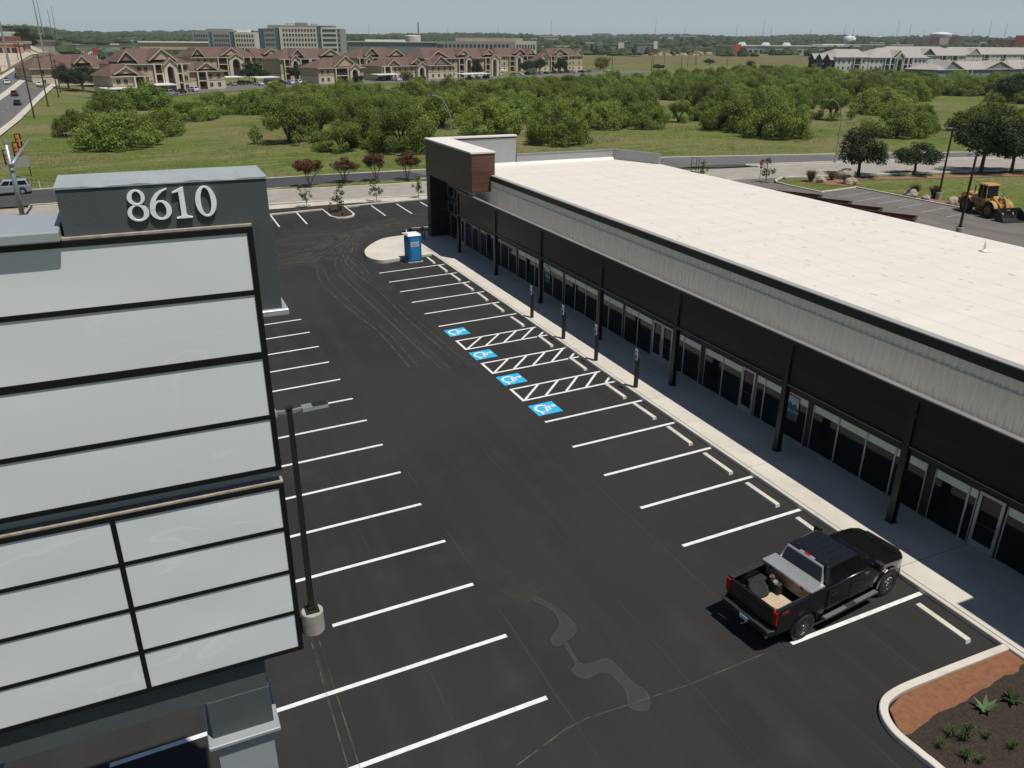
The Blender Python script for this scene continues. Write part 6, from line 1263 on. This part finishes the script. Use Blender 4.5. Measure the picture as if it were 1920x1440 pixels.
apt('brown roofs of the house at the highway behind the great oak', (-44,338), 25, -10,22, 6.2,11,-4,16, 15, [(6,9,12,8.0,10.6,T_)], (), (), [-6,0,6], 2, group=GB)
apt('three storey apartment house with arched entrance, second from the highway', (28.6,410), 25, -22.5,13.4, 9.2,13.7,-18,7.6, 16, [(-7,-1.4,3.7,10.1,13.5,T_),(-22.1,-19.4,-16.5,10.3,13.3,G_)], [(-3.8,0,3.9,10.9)], [(-9.2,-4.6),(4.6,8.4)], [11,-12.3,-15.5,-19], group=GB)
apt('apartment house with two stacked gables behind the spreading oak', (48,418), 25, -9.5,8, 9.2,13.1,-9,7.9, 14, [(-4.8,-.4,5.9,10.6,13.0,T_),(-3.3,.8,5.6,8.4,10.4,T_)], (), (), [-7,-3,3], group=GB)
apt('shaded three storey apartment house with grey arched entrance gable', (54.4,367), 25, -13,20.5, 9.2,13.5,-5.8,18.3, 14, [(-7.3,-3.8,-.7,10.5,13.3,G_),(9.3,14.9,20.1,10.6,13.3,T_)], [(-8.3,-6,-3.5,10.8)], [(-11.3,-8.8),(-2.6,2.0),(3.2,7.6)], [10,13,17], group=GB)
apt('two storey wing with broad gable and small arched porch', (64,337), 25, -12,12.3, 6.2,10.2,-4,5, 13, [(-3.9,2.2,9.3,6.7,10.9,T_)], [(3.7,6.5,9.3,7.7)], [(-3.4,2.8)], [-10,-7,10.6], 2, group=GB)
apt('three storey apartment house with long ridge and pale right gable', (97.5,393), 25, -15,15.3, 9.2,14.1,-5.8,8.9, 15, [(-10.2,-5.8,-1.6,10.5,13.8,G_),(4.7,10.2,15.5,10.2,13.2,T_)], [(-11,-8.8,-6.6,10.5)], [(-14.2,-11.5),(-6.0,-2.2)], [.2,3.2,7,12], group=GB)
apt('two storey wing with small tall arched porch beside the carport', (101.6,361.5), 25, -15.8,13.2, 6.2,10,-7.5,7.8, 14, [(2.1,5.7,8.7,7.2,9.2,T_),(-12.5,-9,-5,6.6,9.0,G_)], [(5.1,8,10.8,7.8)], [(-15,-11.3)], [-8,-5,-1.5,2.5,12], 2, group=GB)
apt('longest apartment house with two tall arched entrances', (142.8,384), 25, -33,22.4, 9.3,14.1,-28,19.4, 16, [(-9.8,-5.8,-1.6,10.7,13.4,T_),(9.4,13.1,17.7,10.7,13.5,T_),(-29.2,-24.1,-16.4,9.6,12.6,G_)], [(-5.5,-2.7,0,10.9),(14.3,16.9,19.8,11)], [(-9.5,-6.1),(10.5,13.6),(20.4,21.8)], [-13,-16,2.6,5.2,7.8], group=GB)
apt('low two storey wing with grey gable left of the longest house', (121,368), 25, -9,8, 6.2,10,-5,4, 12, [(-6,-1,6,6.6,10.4,G_)], (), (), [-6,-2,2,6], 2, group=GB)
apt('shaded apartment house with grey arched gable behind three oaks', (208.3,466), 25, -20.3,14.8, 9.1,13.8,-16,10, 15, [(-5.7,-.1,5.8,10.5,13.2,G_),(8.2,11.5,14.6,10.2,13.0,T_)], [(-4.7,-1.6,1.6,10.8)], [(-10.2,-5.6),(2.4,6.8)], [-18,-14.5,9.3,12.4], group=GB)
apt('last apartment house on the right beside the dry field', (235.6,464), 25, -11,26, 9.1,13.6,-8,18, 10, [(-6.8,-.2,8.5,10.2,13.6,G_),(17,21,25.6,9.6,12.4,T_)], [(-5,-1.8,2.3,10.8)], [(-9.2,-5.8),(3.4,8.8)], [12,15.4,22], group=GB)
apt('two storey tan wing with steep gable between the last two houses', (219.5,455), 25, -5.5,5.5, 6.2,9.0,-2,2, 8, [(-4.8,0,4.8,6.9,10.6,T_)], (), (), [-2.5,2.5], 2, group=GB)
# pale grey roofed apartments on the right
GW = 'grey roofed white apartment houses'
WK = dict(wall='whitewall', roofm='greyroof', lower='whitewall', bcol='whitewall', fl=3.3, group=GW)
c0 = apt('left wing of the white apartments with dark gabled end bays', (362,331), 0, -22.5,2.0, 10.5,14.6,-16,2, 18, (), (), [(-9.5,-4.5)], [-20,-16.5,-12.5,-1.5], **WK)
for i, yb in enumerate((1.0, 7.0, 13.0)):
    bx = MB(); bx.box((-25.3,yb,0),(-22.5,yb+4.6,9.3)); b = bx.build('bay', M['bluewall' if i % 2 else 'darkwall'], c0)
    gm_ = MB(); gm_.prism([(-25.3,yb,9.3),(-25.3,yb+4.6,9.3),(-25.3,yb+2.3,11.9)], (2.8,0,0)); gm_.build('gable', M['darkwall'], b)
    rf = MB()
    for s, e in ((-1,yb),(1,yb+4.6)): rf.hexa([(-26.1,e+s*.5,8.9),(-26.1,yb+2.3,12.0),(-17,yb+2.3,12.0),(-17,e+s*.5,8.9)], [(-26.1,e+s*.5,9.15),(-26.1,yb+2.3,12.25),(-17,yb+2.3,12.25),(-17,e+s*.5,9.15)])
    rf.build('gable_roof', M['greyroof'], b)
    for k in range(3):
        for dy in (1.1, 3.3): MB().box((-25.36,yb+dy-.5,k*3.3+.9),(-25.305,yb+dy+.5,k*3.3+2.4)).build('window', M['win'], b)
apt('white apartment house with sage green central gable and columned balconies', (387.9,331), 0, -23.4,22.9, 10.3,15.4,-9,14, 18, [(-6,-1,4,10.6,14.2,'darkwall')], [(-3.6,-.9,2.2,13.0)], [(-11.5,-8.2),(-7.4,-4.4),(3.0,6.0),(6.8,9.8)], [-21,-17.5,-14,13.6,17,20.2], **WK)
apt('white apartment house behind the clubhouse with tan panels', (520,420), 4, -50,40, 10.2,16.2,-38,22, 20, [(-10,-3,4,10.8,15.0,'darkwall')], (), [(-30,-25),(-14,-8),(12,17),(24,30)], [-44,-38,-20,-3,5,20,36], **WK)
apt('farthest white apartment house with long grey roof on the right', (690,492), 4, -70,80, 10.2,16.0,-56,60, 20, [(-40,-33,-26,10.6,15.2,'greyroof')], (), [(-52,-46),(-20,-13),(6,12),(36,44)], [-62,-56,-34,-28,-6,0,18,26,50,60], **WK)
apt('single storey blue grey clubhouse with two front gables', (412.7,309.5), 5, -21,60, 4.3,8.4,-6,46, 20, [(-14.1,-9.2,2.9,4.6,9.0,'bluewall'),(22.6,36.6,51.1,4.3,8.6,'bluewall')], (), [(6,10)], [-11,-6,-1,15,20,30,36,42], 1, wall='bluewall', roofm='greyroof', lower='bluewall', bcol='whitewall', name='clubhouse', cat='clubhouse')
apt('small grey roofed building right of the clubhouse', (490,322), 5, -20,40, 4.3,9.0,-10,30, 18, [(-8,0,8,4.5,7.6,'darkwall')], (), (), [-14,12,20], 1, wall='tanwall', roofm='greyroof', lower='tanwall', bcol='whitewall')

# offices in the distance
def rows(t, u0, u1, n, zs, h, m='win', y=0., nm='window'):
    w_ = (u1-u0)/n
    for z in zs:
        for i in range(n): MB().box((u0+w_*(i+.22),y-.22,z),(u0+w_*(i+.80),y-.02,z+h)).build(nm, M[m], t)
zs = [9.0+4.25*k for k in range(5)]
o2 = thing('office_block', 'large cream office block with ribbon windows and blue glass stair towers', 'office building', (99, 817, 6.5), R(-24.5))
for a, b, m_, h_, d_ in ((0,5,'curtain',21.0,.4),(5,15.5,'officeg',21.3,0),(15.5,20,'curtain',21.5,.5),(20,55,'office',22.6,-.5),(55,59,'curtain',22.0,.4),(59,74,'office',21.6,-.3),(74,77.5,'officeg',21.4,0)):
    MB().box((a,d_,0),(b,26,h_)).build('glass_tower' if m_ == 'curtain' else 'wall', M[m_], o2)
MB().box((8,3,21.4),(18,20,24.2)).build('penthouse', M['officeg'], o2); MB().box((20,2.5,22.7),(70,20,24.0)).build('penthouse', M['shade'], o2)
MB().box((34,6,24.1),(44,14,26.4)).build('roof_plant', M['officeg'], o2); MB().box((24,6,25.2),(36,14,25.6)).build('roof_canopy', M['officeg'], o2); MB().box((48,6,25.0),(54,14,25.4)).build('roof_canopy', M['officeg'], o2)
for x in (25,35,49,53): MB().box((x-.2,9,22.7),(x+.2,9.4,25.2)).build('canopy_post', M['officeg'], o2)
zz = [2.3+4.15*k for k in range(5)]
rows(o2, 5.5,15.2, 6, zz, 1.9); rows(o2, 22.5,54.5, 11, zz, 2.0, 'win', -.5)
for z in zz: MB().box((60.5,-.5,z),(73.2,-.32,z+1.9)).build('window', M['win'], o2)
rows(o2, 74.3,77.2, 1, zz, 1.9)
o1 = thing('office_block', 'grey and cream office block left of the larger one', 'office building', (46, 897, 5.8), R(-22.5))
for a, b, m_, h_, d_ in ((0,16,'officeg',19.2,0),(16,19,'curtain',19.3,.6),(19,37,'officeg',19.4,0),(37,41.5,'curtain',19.2,.6),(41.5,62,'office',19.1,-.4)): MB().box((a,d_,0),(b,24,h_)).build('glass_tower' if m_ == 'curtain' else 'wall', M[m_], o1)
MB().box((13,3,19.5),(36,18,22.0)).build('penthouse', M['officeg'], o1); MB().box((43,4,19.2),(54,16,22.6)).build('penthouse', M['tankwhite'], o1)
zz = [2.2+4.2*k for k in range(4)]
rows(o1, 1,15, 6, zz, 1.8); rows(o1, 20.5,36.5, 7, zz, 1.8); rows(o1, 42.3,61, 7, zz, 2.1, 'win', -.4)
o3 = thing('office_block', 'long two storey grey office with white end and square windows', 'office building', (287, 848, 6.0), R(-24))
MB().box((0,0,0),(84,26,12.0)).build('wall', M['officeg'], o3); MB().box((84,-.6,0),(107,26,12.6)).build('wall', M['office'], o3); MB().box((20,6,12.0),(92,20,15.4)).build('penthouse', M['tanwall'], o3)
rows(o3, 8,78, 16, [4.5], 4.6); rows(o3, 85,106, 7, [4.6], 4.6, 'win', -.6)
MB().box((0.5,-.25,4.6),(7.5,-.02,9)).build('window', M['win'], o3)
def simple(label, cat, x, y, deg, boxes, name, z=None, group=None):
    t = thing(name, label, cat, (x, y, (ground(x,y)-.5) if z is None else z), R(deg), group)
    for i, (nm, a, b, mm) in enumerate(boxes): MB().box(a, b).build(nm, M[mm], t)
    return t
simple('long low white roofed plant with ball shaped dome', 'industrial building', 205, 905, -24, [('wall',(0,0,0),(96,30,11.5),'bluewall'),('roof',(-1,-1,11.5),(97,31,12.3),'tankwhite'),('roof',(18,4,12.3),(60,22,14.2),'office')], 'industrial_plant', 5)
tk_ = thing('storage_tank', 'pale round storage tank behind the low plant', 'tank', (295, 955, 8)); MB().lathe([(9.5,0),(9.5,15.5),(9.0,16),(0.1,16.4)], 28).build('shell', M['office'], tk_)
ck = thing('chimney_stack', 'single slim grey chimney above the low plant', 'chimney', (491, 1530, 15)); MB().tube([(0,0,0),(0,0,36)], [1.7,1.4], 12).build('stack', M['officeg'], ck)
simple('blue grey steel shed before the far hills, left one', 'shed', 566, 1000, -18, [('wall',(0,0,0),(46,22,12),'bluewall'),('roof',(-.5,-.5,12),(46.5,22.5,12.6),'steel'),('wall',(4,-3,0),(12,0,16),'bluewall'),('wall',(34,-3,0),(42,0,15),'office')], 'steel_shed')
simple('blue grey steel shed before the far hills, right one', 'shed', 612, 962, -18, [('wall',(0,0,0),(30,20,13),'bluewall'),('roof',(-.5,-.5,13),(30.5,20.5,13.6),'steel'),('wall',(22,-2,0),(27,0,17),'office')], 'steel_shed')
rg = random.Random(21)
for i in range(15):
    x = 606+i*9.5+rg.uniform(-2,2); y = 908-i*1.3+rg.uniform(0,10); w_ = rg.uniform(3,9)
    o = MB().prism([(-w_/2,-3,0),(w_/2,-3,0),(w_*.42,-3,2.4+rg.random()*1.6),(-w_*.4,-3,2.2+rg.random())], (0,6,0)).build('material_heap', M['tanwall' if i % 3 else 'rust'], loc=(x, y, ground(x,y)+.2)); tag(o, 'tan stack of building material in the industrial yard', 'material stack', 'stacks in the industrial yard')
wh = simple('long white roofed warehouse with red corner panel', 'warehouse', 746, 925, -12, [('wall',(0,0,0),(190,60,11),'officeg'),('roof',(-1,-1,11),(191,61,12.2),'tankwhite'),('corner_panel',(-1.5,-1.5,0),(8,0,13),'redpanel')], 'warehouse')
for x in (16, 52, 84):
    mb = MB(); mb.prism([(x-5,8,12.2),(x+5,8,12.2),(x+2,8,16),(x-2,8,16)], (0,8,0)); mb.build('roof_peak', M['tankwhite'], wh)
for k in range(22): MB().box((4+k*8.4,-.4,2.5),(9+k*8.4,-.02,6.0)).build('bay_window', M['win'], wh)
simple('cream warehouse with grey doors behind the white apartments', 'warehouse', 905, 930, -12, [('wall',(0,0,0),(150,40,12),'office'),('door',(40,-.4,0),(95,-.02,9),'shade'),('roof',(-1,-1,12),(151,41,13),'tankwhite')], 'warehouse')
wt = thing('water_tower', 'big white water tower with bulging bowl', 'water tower', (1424, 1159, 10)); MB().lathe([(9,0),(9,8),(13,10),(17.5,18),(19.5,27),(19.5,28.5),(10,31),(1,32)], 30).build('bowl', M['tankwhite'], wt, smooth=True)
wt = thing('water_tank', 'small white water tank on the horizon', 'water tank', (1431, 1395, 17)); MB().lathe([(11,0),(13,3),(13,15),(10,18),(1,19.5)], 24).build('shell', M['tankwhite'], wt, smooth=True)
simple('dark grey and red hotel block left of the big water tower', 'hotel', 1325, 1150, -40, [('wall',(0,0,0),(44,20,21),'shade'),('wall',(44,-2,0),(56,20,22),'redbrick'),('wall',(56,0,0),(74,20,21),'office'),('wall',(74,-1,0),(84,20,23),'redbrick')], 'hotel_block', 10)
simple('red brick building with domed roof at the right edge', 'building', 1318, 972, -42, [('wall',(0,0,0),(150,24,17),'redbrick'),('wall',(36,-2,0),(52,0,24),'redpanel'),('wall',(90,2,17),(120,20,24),'shade'),('base_course',(-.5,-.5,0),(150.5,-.01,5),'tanwall'),('dome',(100,6,24),(110,14,29),'darkwall')], 'brick_building', 10)
# small roofs scattered through the woods: each its own house
rg = random.Random(31)
spots = [(1000,72),(1030,70),(1060,68),(1085,71),(1100,76),(1128,68),(1145,73),(1160,72),(1175,74),(1195,70),(1210,70),(1225,70),(1250,71),(1290,70),(1310,71),(1325,72),(1110,82),(1180,80),(1215,84),(1260,84),(1300,83),(980,84),(1010,86),(1050,85),(1140,88),(1440,78),(1465,79),(1530,78),(1560,78),(1620,80),(1650,80),(1680,82),(1790,82),(1820,82),(1850,80),(60,66),(30,80),(80,82),(100,80),(130,86),(240,72),(300,80),(330,78),(215,84)]
def raydir(px, py): return cf+cr*((px-960)/1493.83)-cu*((py-720)/1493.83)
for px, py in spots:
    d = raydir(px, py); d.normalize(); tt = 300
    while tt < 5200:
        q = CP+d*tt
        if q.z <= ground(q.x, q.y)+5: break
        tt += 12
    if tt >= 5200: continue
    w_ = rg.uniform(14,52)*tt/2200; hh = rg.uniform(5,11)*max(.7,tt/2600)
    simple('small pale roof among the woods on the far hill', 'house', q.x, q.y, rg.uniform(-35,0), [('wall',(-w_/2,0,0),(w_/2,w_*.4,hh),rg.choice(['office','tanwall','officeg','cream'])),('roof',(-w_/2-1,-1,hh),(w_/2+1,w_*.4+1,hh+1.5),rg.choice(['tankwhite','office','greyroof','shade']))], 'distant_building', ground(q.x,q.y)-1, 'buildings on the far hills')

# left of the highway
pb = simple('long low peach coloured shop row beside the highway', 'shop', -135, 542, 4, [('wall',(0,0,0),(62,18,6.8),'peach'),('roof',(-.5,-.5,6.8),(62.5,18.5,7.4),'tanwall'),('base_course',(-.2,-.2,0),(62.2,-.01,1.4),'shade')], 'shop_row', 7.0)
for k in range(7): MB().box((34+k*3.7,-.25,1.6),(36.6+k*3.7,-.02,5)).build('window', M['win'], pb)
simple('red roofed low shop behind the peach shop row', 'shop', -150, 655, 0, [('wall',(0,0,0),(64,20,5),'tanwall'),('roof',(-1,-1,5),(65,21,8.5),'redbrick')], 'shop_row', 10)
simple('small red tiled shop among trees by the highway', 'shop', -112, 820, 0, [('wall',(0,0,0),(24,14,5),'tanwall'),('roof',(-1,-1,5),(25,15,8),'redbrick')], 'shop_row', 15)
sg2 = simple('long beige hall behind the billboard', 'hall', -190, 900, 4, [('wall',(0,0,0),(80,30,9),'shade'),('roof',(-1,-1,9),(81,31,10),'tanwall')], 'market_hall', 19)
bb = thing('billboard', 'white billboard strip with blue and pink poster panels', 'billboard', (-122, 742, 10.5))
MB().box((0,0,4),(37,1,11.5)).build('board', M['office'], bb)
for a, b, mm in ((11,17,'pblue'),(19.5,25.5,'posterpale'),(29,35.5,'redpanel')): MB().box((a,-.15,4.8),(b,-.01,10.7)).build('poster', M[mm], bb)
for x in (5,18,32): MB().box((x-.4,.2,0),(x+.4,.8,4)).build('post', M['shade'], bb)
simple('teal roofed fuel station beside the highway', 'fuel station', -28, 560, 12, [('wall',(0,4,0),(22,16,4.5),'whitewall'),('roof',(-4,0,4.5),(34,18,5.8),'teal'),('sign_panel',(-9,2,3),(-6.5,3,7),'redpanel')], 'fuel_station', 5)
simple('flat pale roof in the trees behind the first apartment house', 'building', -8, 700, 0, [('wall',(0,0,0),(50,14,5),'tanwall'),('roof',(-1,-1,5),(51,15,6),'tankwhite')], 'long_building', 10)

# carports
def carport(cx, cy, deg, Lc, label):
    t = thing('carport', label, 'carport', (cx, cy, ground(cx,cy)-.05), R(deg))
    MB().hexa([(-Lc/2,-2.8,2.55),(Lc/2,-2.8,2.55),(Lc/2,2.8,2.75),(-Lc/2,2.8,2.75)], [(-Lc/2,-2.8,2.85),(Lc/2,-2.8,2.85),(Lc/2,2.8,3.05),(-Lc/2,2.8,3.05)]).build('roof', M['tankwhite'], t)
    k = int(Lc//6)
    for i in range(k+1): MB().box((-Lc/2+.4+i*(Lc-.8)/max(k,1)-.1,.9,0),(-Lc/2+.4+i*(Lc-.8)/max(k,1)+.1,1.1,2.6)).build('post', M['whitewall'], t)
for a in ((-22,272,22,14,'white carport roof below the great dark oak'),(-9.8,285.5,22,7.5,'short white carport by the tall arched entrance'),(18.6,338,25,8.5,'white carport left of the spreading oak'),(31,332,25,11,'white carport right of the spreading oak'),(88,352,25,14,'white carport before the small tall arched porch'),(131,352,25,19,'long white carport before the longest house'),(167,402,25,7,'small white carport left of three oaks')): carport(*a)
# vehicles
for i, a in enumerate((('sedan',-59.9,321.7,-88,'pwhite','white car coming down the highway, outer lane ahead of another white car'),('suv',-62.4,300.6,-90,'pwhite','white van like car on the highway at the left picture edge'),('sedan',-61.3,333.2,-90,'psilver','silver car in the middle of the oncoming highway lanes'),('suv',-59.6,353.6,-90,'pblack','dark car in the oncoming highway lanes behind the silver one'),('suv',-53.3,273.6,90,'pmaroon','maroon car driving away beside the first wooden pole'),('sedan',-49.6,240.7,90,'pblack','black car driving away on the highway below the maroon one'),('sedan',-53.0,203.1,90,'pred','bright red car cut by the left picture edge'),('sedan',-49.3,313.1,90,'pwhite','white car driving away near the dark oak'),('suv',-53.6,350.2,90,'pblack','dark car at the highway median gap'),('suv',-49.6,372.2,90,'pgrey','grey car beside the second steel pole'),('sedan',-60.0,435.3,-90,'pblack','dark car far up the oncoming highway lanes'))):
    car_at(*a)
for i in range(26):
    y = 520+i*24; car_at(('sedan','suv')[i % 2], (-49.7,-53.6,-60,-62.6)[i % 4], y, 90 if i % 4 < 2 else -90, ('pwhite','pblack','psilver','pgrey','pblue')[i % 5], 'small car in the far highway traffic', 'cars in the far highway traffic')
car_at('suv', -35.9, 84.25, 183.5, 'psilver', 'silver sport utility car on the dark street behind the signal mast')
PC = [(-8.7,269.3,'pickup','psilver','silver pickup parked before the tall arched entrance'),(-4.6,279.6,'sedan','pblack','black car parked between the silver pickup and a white car'),(-.3,285.5,'suv','pwhite','white car parked at the low hedge of the tan wing'),(16.9,322.5,'sedan','psilver','silver car by the spreading oak'),(21,331,'suv','pblack','black car under the carport left of the spreading oak'),(24,334,'sedan','pblack','second black car under the carport by the spreading oak'),(27.4,323.5,'sedan','pwhite','white car parked right of the spreading oak'),(31.5,332.2,'sedan','pwhite','white car under the carport right of the spreading oak'),(36.2,325.1,'pickup','pblack','black pickup beside two white cars'),(40.2,328,'suv','pwhite','white car right of the black pickup'),(44,331.8,'suv','pwhite','white pickup like car at the thicket end of the row'),
 (85,350,'suv','pblack','black car in the shade of the carport before the small porch'),(91.2,347.1,'suv','pwhite','white car at the end of the carport before the small porch'),(97.5,349.5,'suv','pgrey','grey van beside the small tall porch'),(101.5,351,'sedan','pblue','dark blue car right of the grey van'),(105.5,353,'suv','pblack','black car right of the dark blue car'),(129,351,'sedan','pgrey','grey car under the long carport'),(134,353,'sedan','psilver','silver car under the long carport'),(139,356,'suv','pblue','navy car under the long carport'),(163,395,'sedan','pwhite','white car left of three oaks'),(169.8,390,'suv','psilver','silver car before the left oak of three'),(176,395,'sedan','pwhite','white car before the left oak of three'),(182,399,'suv','pblack','black car between the oaks'),(188,403,'sedan','pgrey','grey car between the oaks'),(194,408,'suv','psilver','silver car below the middle oak'),(200,412,'sedan','pblue','navy car below the middle oak'),(207,415,'suv','pgrey','grey car between middle and right oak'),(214,420,'sedan','pred','red car right of the oaks'),(219.7,423.5,'suv','pmaroon','maroon car beside a white pickup'),(225.5,426,'pickup','pwhite','white pickup before the last apartment house'),(232.4,428,'sedan','pblack','black car before the last apartment house'),(240,432,'suv','psilver','silver car at the end of the parked row'),(255.6,437.2,'sedan','pwhite','white car alone in the dry field edge')]
for x, y, k, pm, lb in PC: car_at(k, x, y, 115 if k != 'pickup' or x > 200 else 25, pm, lb)
# roadside poles
def wood_pole(x, y, h, label, arm=True, z=None, group=None):
    t = thing('utility_pole', label, 'utility pole', (x, y, ground(x,y)-.2 if z is None else z), 0, group)
    MB().tube([(0,0,0),(0,0,h)], [.19,.13], 8).build('pole', M['timber'], t)
    if arm: MB().box((-1.2,-.07,h-.9),(1.2,.07,h-.72)).build('cross_arm', M['timber'], t)
wood_pole(-42.9,204.3,17.0,'tall brown utility pole at the grass edge crossing the maroon car')
wood_pole(-41.9,235.8,13.6,'brown utility pole by the black highway car')
wood_pole(-41.3,271.2,13.2,'brown utility pole in front of the white car by the oak')
wood_pole(-42,295.2,10.8,'short brown utility pole left of the great dark oak')
wood_pole(-43.8,125,11.5,'brown utility pole at the left picture edge behind the signal mast')
for i, (x, y, h) in enumerate(((-68,380.7,10.4),(-70,475.7,8.5),(-70,372,9))): wood_pole(x,y,h,('brown utility pole in the dirt lot, left of the others','brown utility pole right in the dirt lot','brown utility pole at the picture edge of the dirt lot')[i])
for i in range(16): wood_pole(-43.5, 360+i*42, 11.5, 'brown utility pole in the row far along the highway', True, None, 'utility poles far along the highway')
for i, (x, y, h) in enumerate(((254.1,428.1,10.6),(297.2,449.5,10.2),(319.3,480.4,9.2),(360.3,527.3,9.3),(348.2,487.8,9.8),(379.6,523.6,9.3),(429.4,581.9,10.7),(407.3,550.3,9.8),(413.8,518.6,11.8))): wood_pole(x,y,h,'dark wooden pole standing in the dry grass field', i % 3 == 0, None, 'wooden poles in the dry field')
for i in range(14): wood_pole(770+i*17, 905-i*4, 13, 'dark pole before the white roofed warehouse', False, None, 'poles before the warehouse')
def steel_pole(x, y, h, label, group=None, r=.55):
    t = thing('transmission_pole', label, 'transmission pole', (x, y, ground(x,y)-.5), 0, group)
    MB().tube([(0,0,0),(0,0,h)], [r,r*.4], 10).build('pole', M['steel'], t)
    for k, z in enumerate((h-1.2,h-4,h-6.8)): MB().tube([(0,0,z-.4),((-1)**k*2.6,0,z)], .10, 6).build('arm', M['steel'], t)
steel_pole(-60.7+(-7.5),415.5,34,'tallest grey steel pole beside the highway, leftmost'); steel_pole(-69,627.7,42,'grey steel pole second from left along the highway'); steel_pole(-79,800,38,'grey steel pole third from left along the highway'); steel_pole(-84,985,38,'grey steel pole fourth from left along the highway'); steel_pole(-92,1190,46,'grey steel pole fifth from left along the highway')
for i, (x, y, h) in enumerate(((903,1056,44),(1091.8,1256,38),(1306.7,1158.5,48),(1158.6,1225.8,36),(1217.7,1200.5,38),(1329.3,1150.1,42),(896.6,1348.4,52),(944.9,1323.6,36),(1007.6,1251.5,38),(1464.4,1088.2,44),(1491.9,1075.8,42),(1437.9,1102.8,34),(718.9,1430.8,46),(1270,1230,34),(1390,1170,34),(640,1500,36),(560,1560,36),(420,1620,38))): steel_pole(x, y, h, 'thin grey transmission pole on the horizon', 'transmission poles on the horizon', .5)
# small signs
t = thing('stop_sign', 'red stop sign on a leaning grey post behind the white roof', 'stop sign', (52.35, 53.2, .1)); MB().tube([(0,0,0),(.04,0,2.1)], .04, 6).build('post', M['steel'], t)
oc = [(.38*math.cos(R(22.5+45*k)), 2.15+.38*math.sin(R(22.5+45*k))) for k in range(8)]; s_ = MB().prism([(x,-.05,z) for x, z in oc], (0,.02,0)).build('plate', M['stopred'], t); text_mesh('lettering', 'STOP', .26, M['paper'], s_, (0,-.055,2.15), (R(90),0,0), .002)
t = thing('site_sign', 'weathered white board on two black posts behind the traffic signals', 'sign', (-36.1, 100.5, -1.3), R(10))
for x in (-1.1,1.1): MB().box((x-.07,-.07,0),(x+.07,.07,3.0)).build('post', M['black'], t)
MB().box((-1.2,-.10,1.4),(1.2,-.06,2.9)).build('board', M['officeg'], t)
t = thing('marker_post', 'white and orange marker post on the grass beside the silver car', 'marker post', (-33.0, 88.4, -1.1)); MB().tube([(0,0,0),(0,0,1.25)], .05, 8).build('post', M['paper'], t); MB().tube([(0,0,1.0),(0,0,1.28)], .055, 8).build('band', M['orange'], t)
# far woods read as one mass
rd = random.Random(14); v = []; f = []
def wood_blob(x, y, s, h):
    z = ground(x, y); i = len(v); n1 = 7
    rings = [(0,1.0,.0),(.35,1.12,.1),(.7,.85,.2),(.95,.45,.3)]
    for zr, rr, ph in rings:
        for k in range(n1): a = 2*math.pi*k/n1+ph+rd.uniform(-.2,.2); q = s*rr*rd.uniform(.75,1.2); v.append((x+math.cos(a)*q, y+math.sin(a)*q, z-.5+h*zr*rd.uniform(.85,1.12)))
    v.append((x, y, z+h*rd.uniform(.9,1.1))); top = len(v)-1
    for j in range(3):
        for k in range(n1): a = i+j*n1+k; b = i+j*n1+(k+1) % n1; f.append((a,b,b+n1,a+n1))
    for k in range(n1): f.append((i+3*n1+k, i+3*n1+(k+1) % n1, top))
tot = 0
while tot < 6500:
    a = rd.uniform(-.62, 1.30); r = 560+4200*rd.random()**1.25; x = CP.x+math.sin(a)*r; y = CP.y+math.cos(a)*r
    if -72 < x < -42 and y < 1250: continue
    if a > .12 and r < 1050: continue
    if a > .06 and r < 760: continue
    if a > .5 and r < 1120: continue
    if a < -.03 and r < 760 and (x > -160): continue
    if noise.noise(Vector((x*.004, y*.004, 1.7))) < -.12 and r < 3000: continue
    s = rd.uniform(4,9)*(1+r/3500); wood_blob(x, y, s, rd.uniform(5,9.5)*(1+r/6500)); tot += 1
me = bpy.data.meshes.new('far_woods'); me.from_pydata(v, [], f); me.materials.append(M['woods']); o = bpy.data.objects.new('far_woods', me); COL.objects.link(o); o['kind'] = 'stuff'
# roadside trees near the shops on the left
for i, (x, y, w_, h_, lb) in enumerate(((-92,560,14,8,'green tree before the peach shop row'),(-74,600,12,9,'tree right of the peach shop row'),(-100,640,16,9,'dark trees beside the red roofed shop'),(-84,690,18,11,'dark tree below the second steel pole'),(-80,760,18,11,'tree by the highway beyond the shops'),(-82,835,20,12,'tall tree by the third steel pole'),(-112,388,15,5.5,'low green bush clump in the dirt lot at the picture edge'),(-95,366,13,5,'low bush clump beside the highway dirt lot'),(-86,420,9,3,'shrub in the dirt lot'))):
    put_tree(ok_ if h_ > 6 else mq, i % 3, x, y, w_, h_, i*1.1, lb, None, 8.4 if h_ > 6 else 12., 6.6 if h_ > 6 else 5.9)

# ------------------------------------------------------------------ haze over the whole place
hb = MB(); hb.box((-5200,-1550,-4),(7200,7200,120)); hz = hb.build('haze', None or bpy.data.materials.new('haze'))
hm = hz.data.materials[0]; hm.use_nodes = True; hn = hm.node_tree
for n_ in list(hn.nodes):
    if n_.type != 'OUTPUT_MATERIAL': hn.nodes.remove(n_)
pv = hn.nodes.new('ShaderNodeVolumePrincipled'); pv.inputs['Color'].default_value = (.80,.88,.95,1); pv.inputs['Density'].default_value = 0.00009; pv.inputs['Anisotropy'].default_value = .2
hn.links.new(pv.outputs[0], hn.nodes['Material Output'].inputs['Volume']); hz['kind'] = 'stuff'
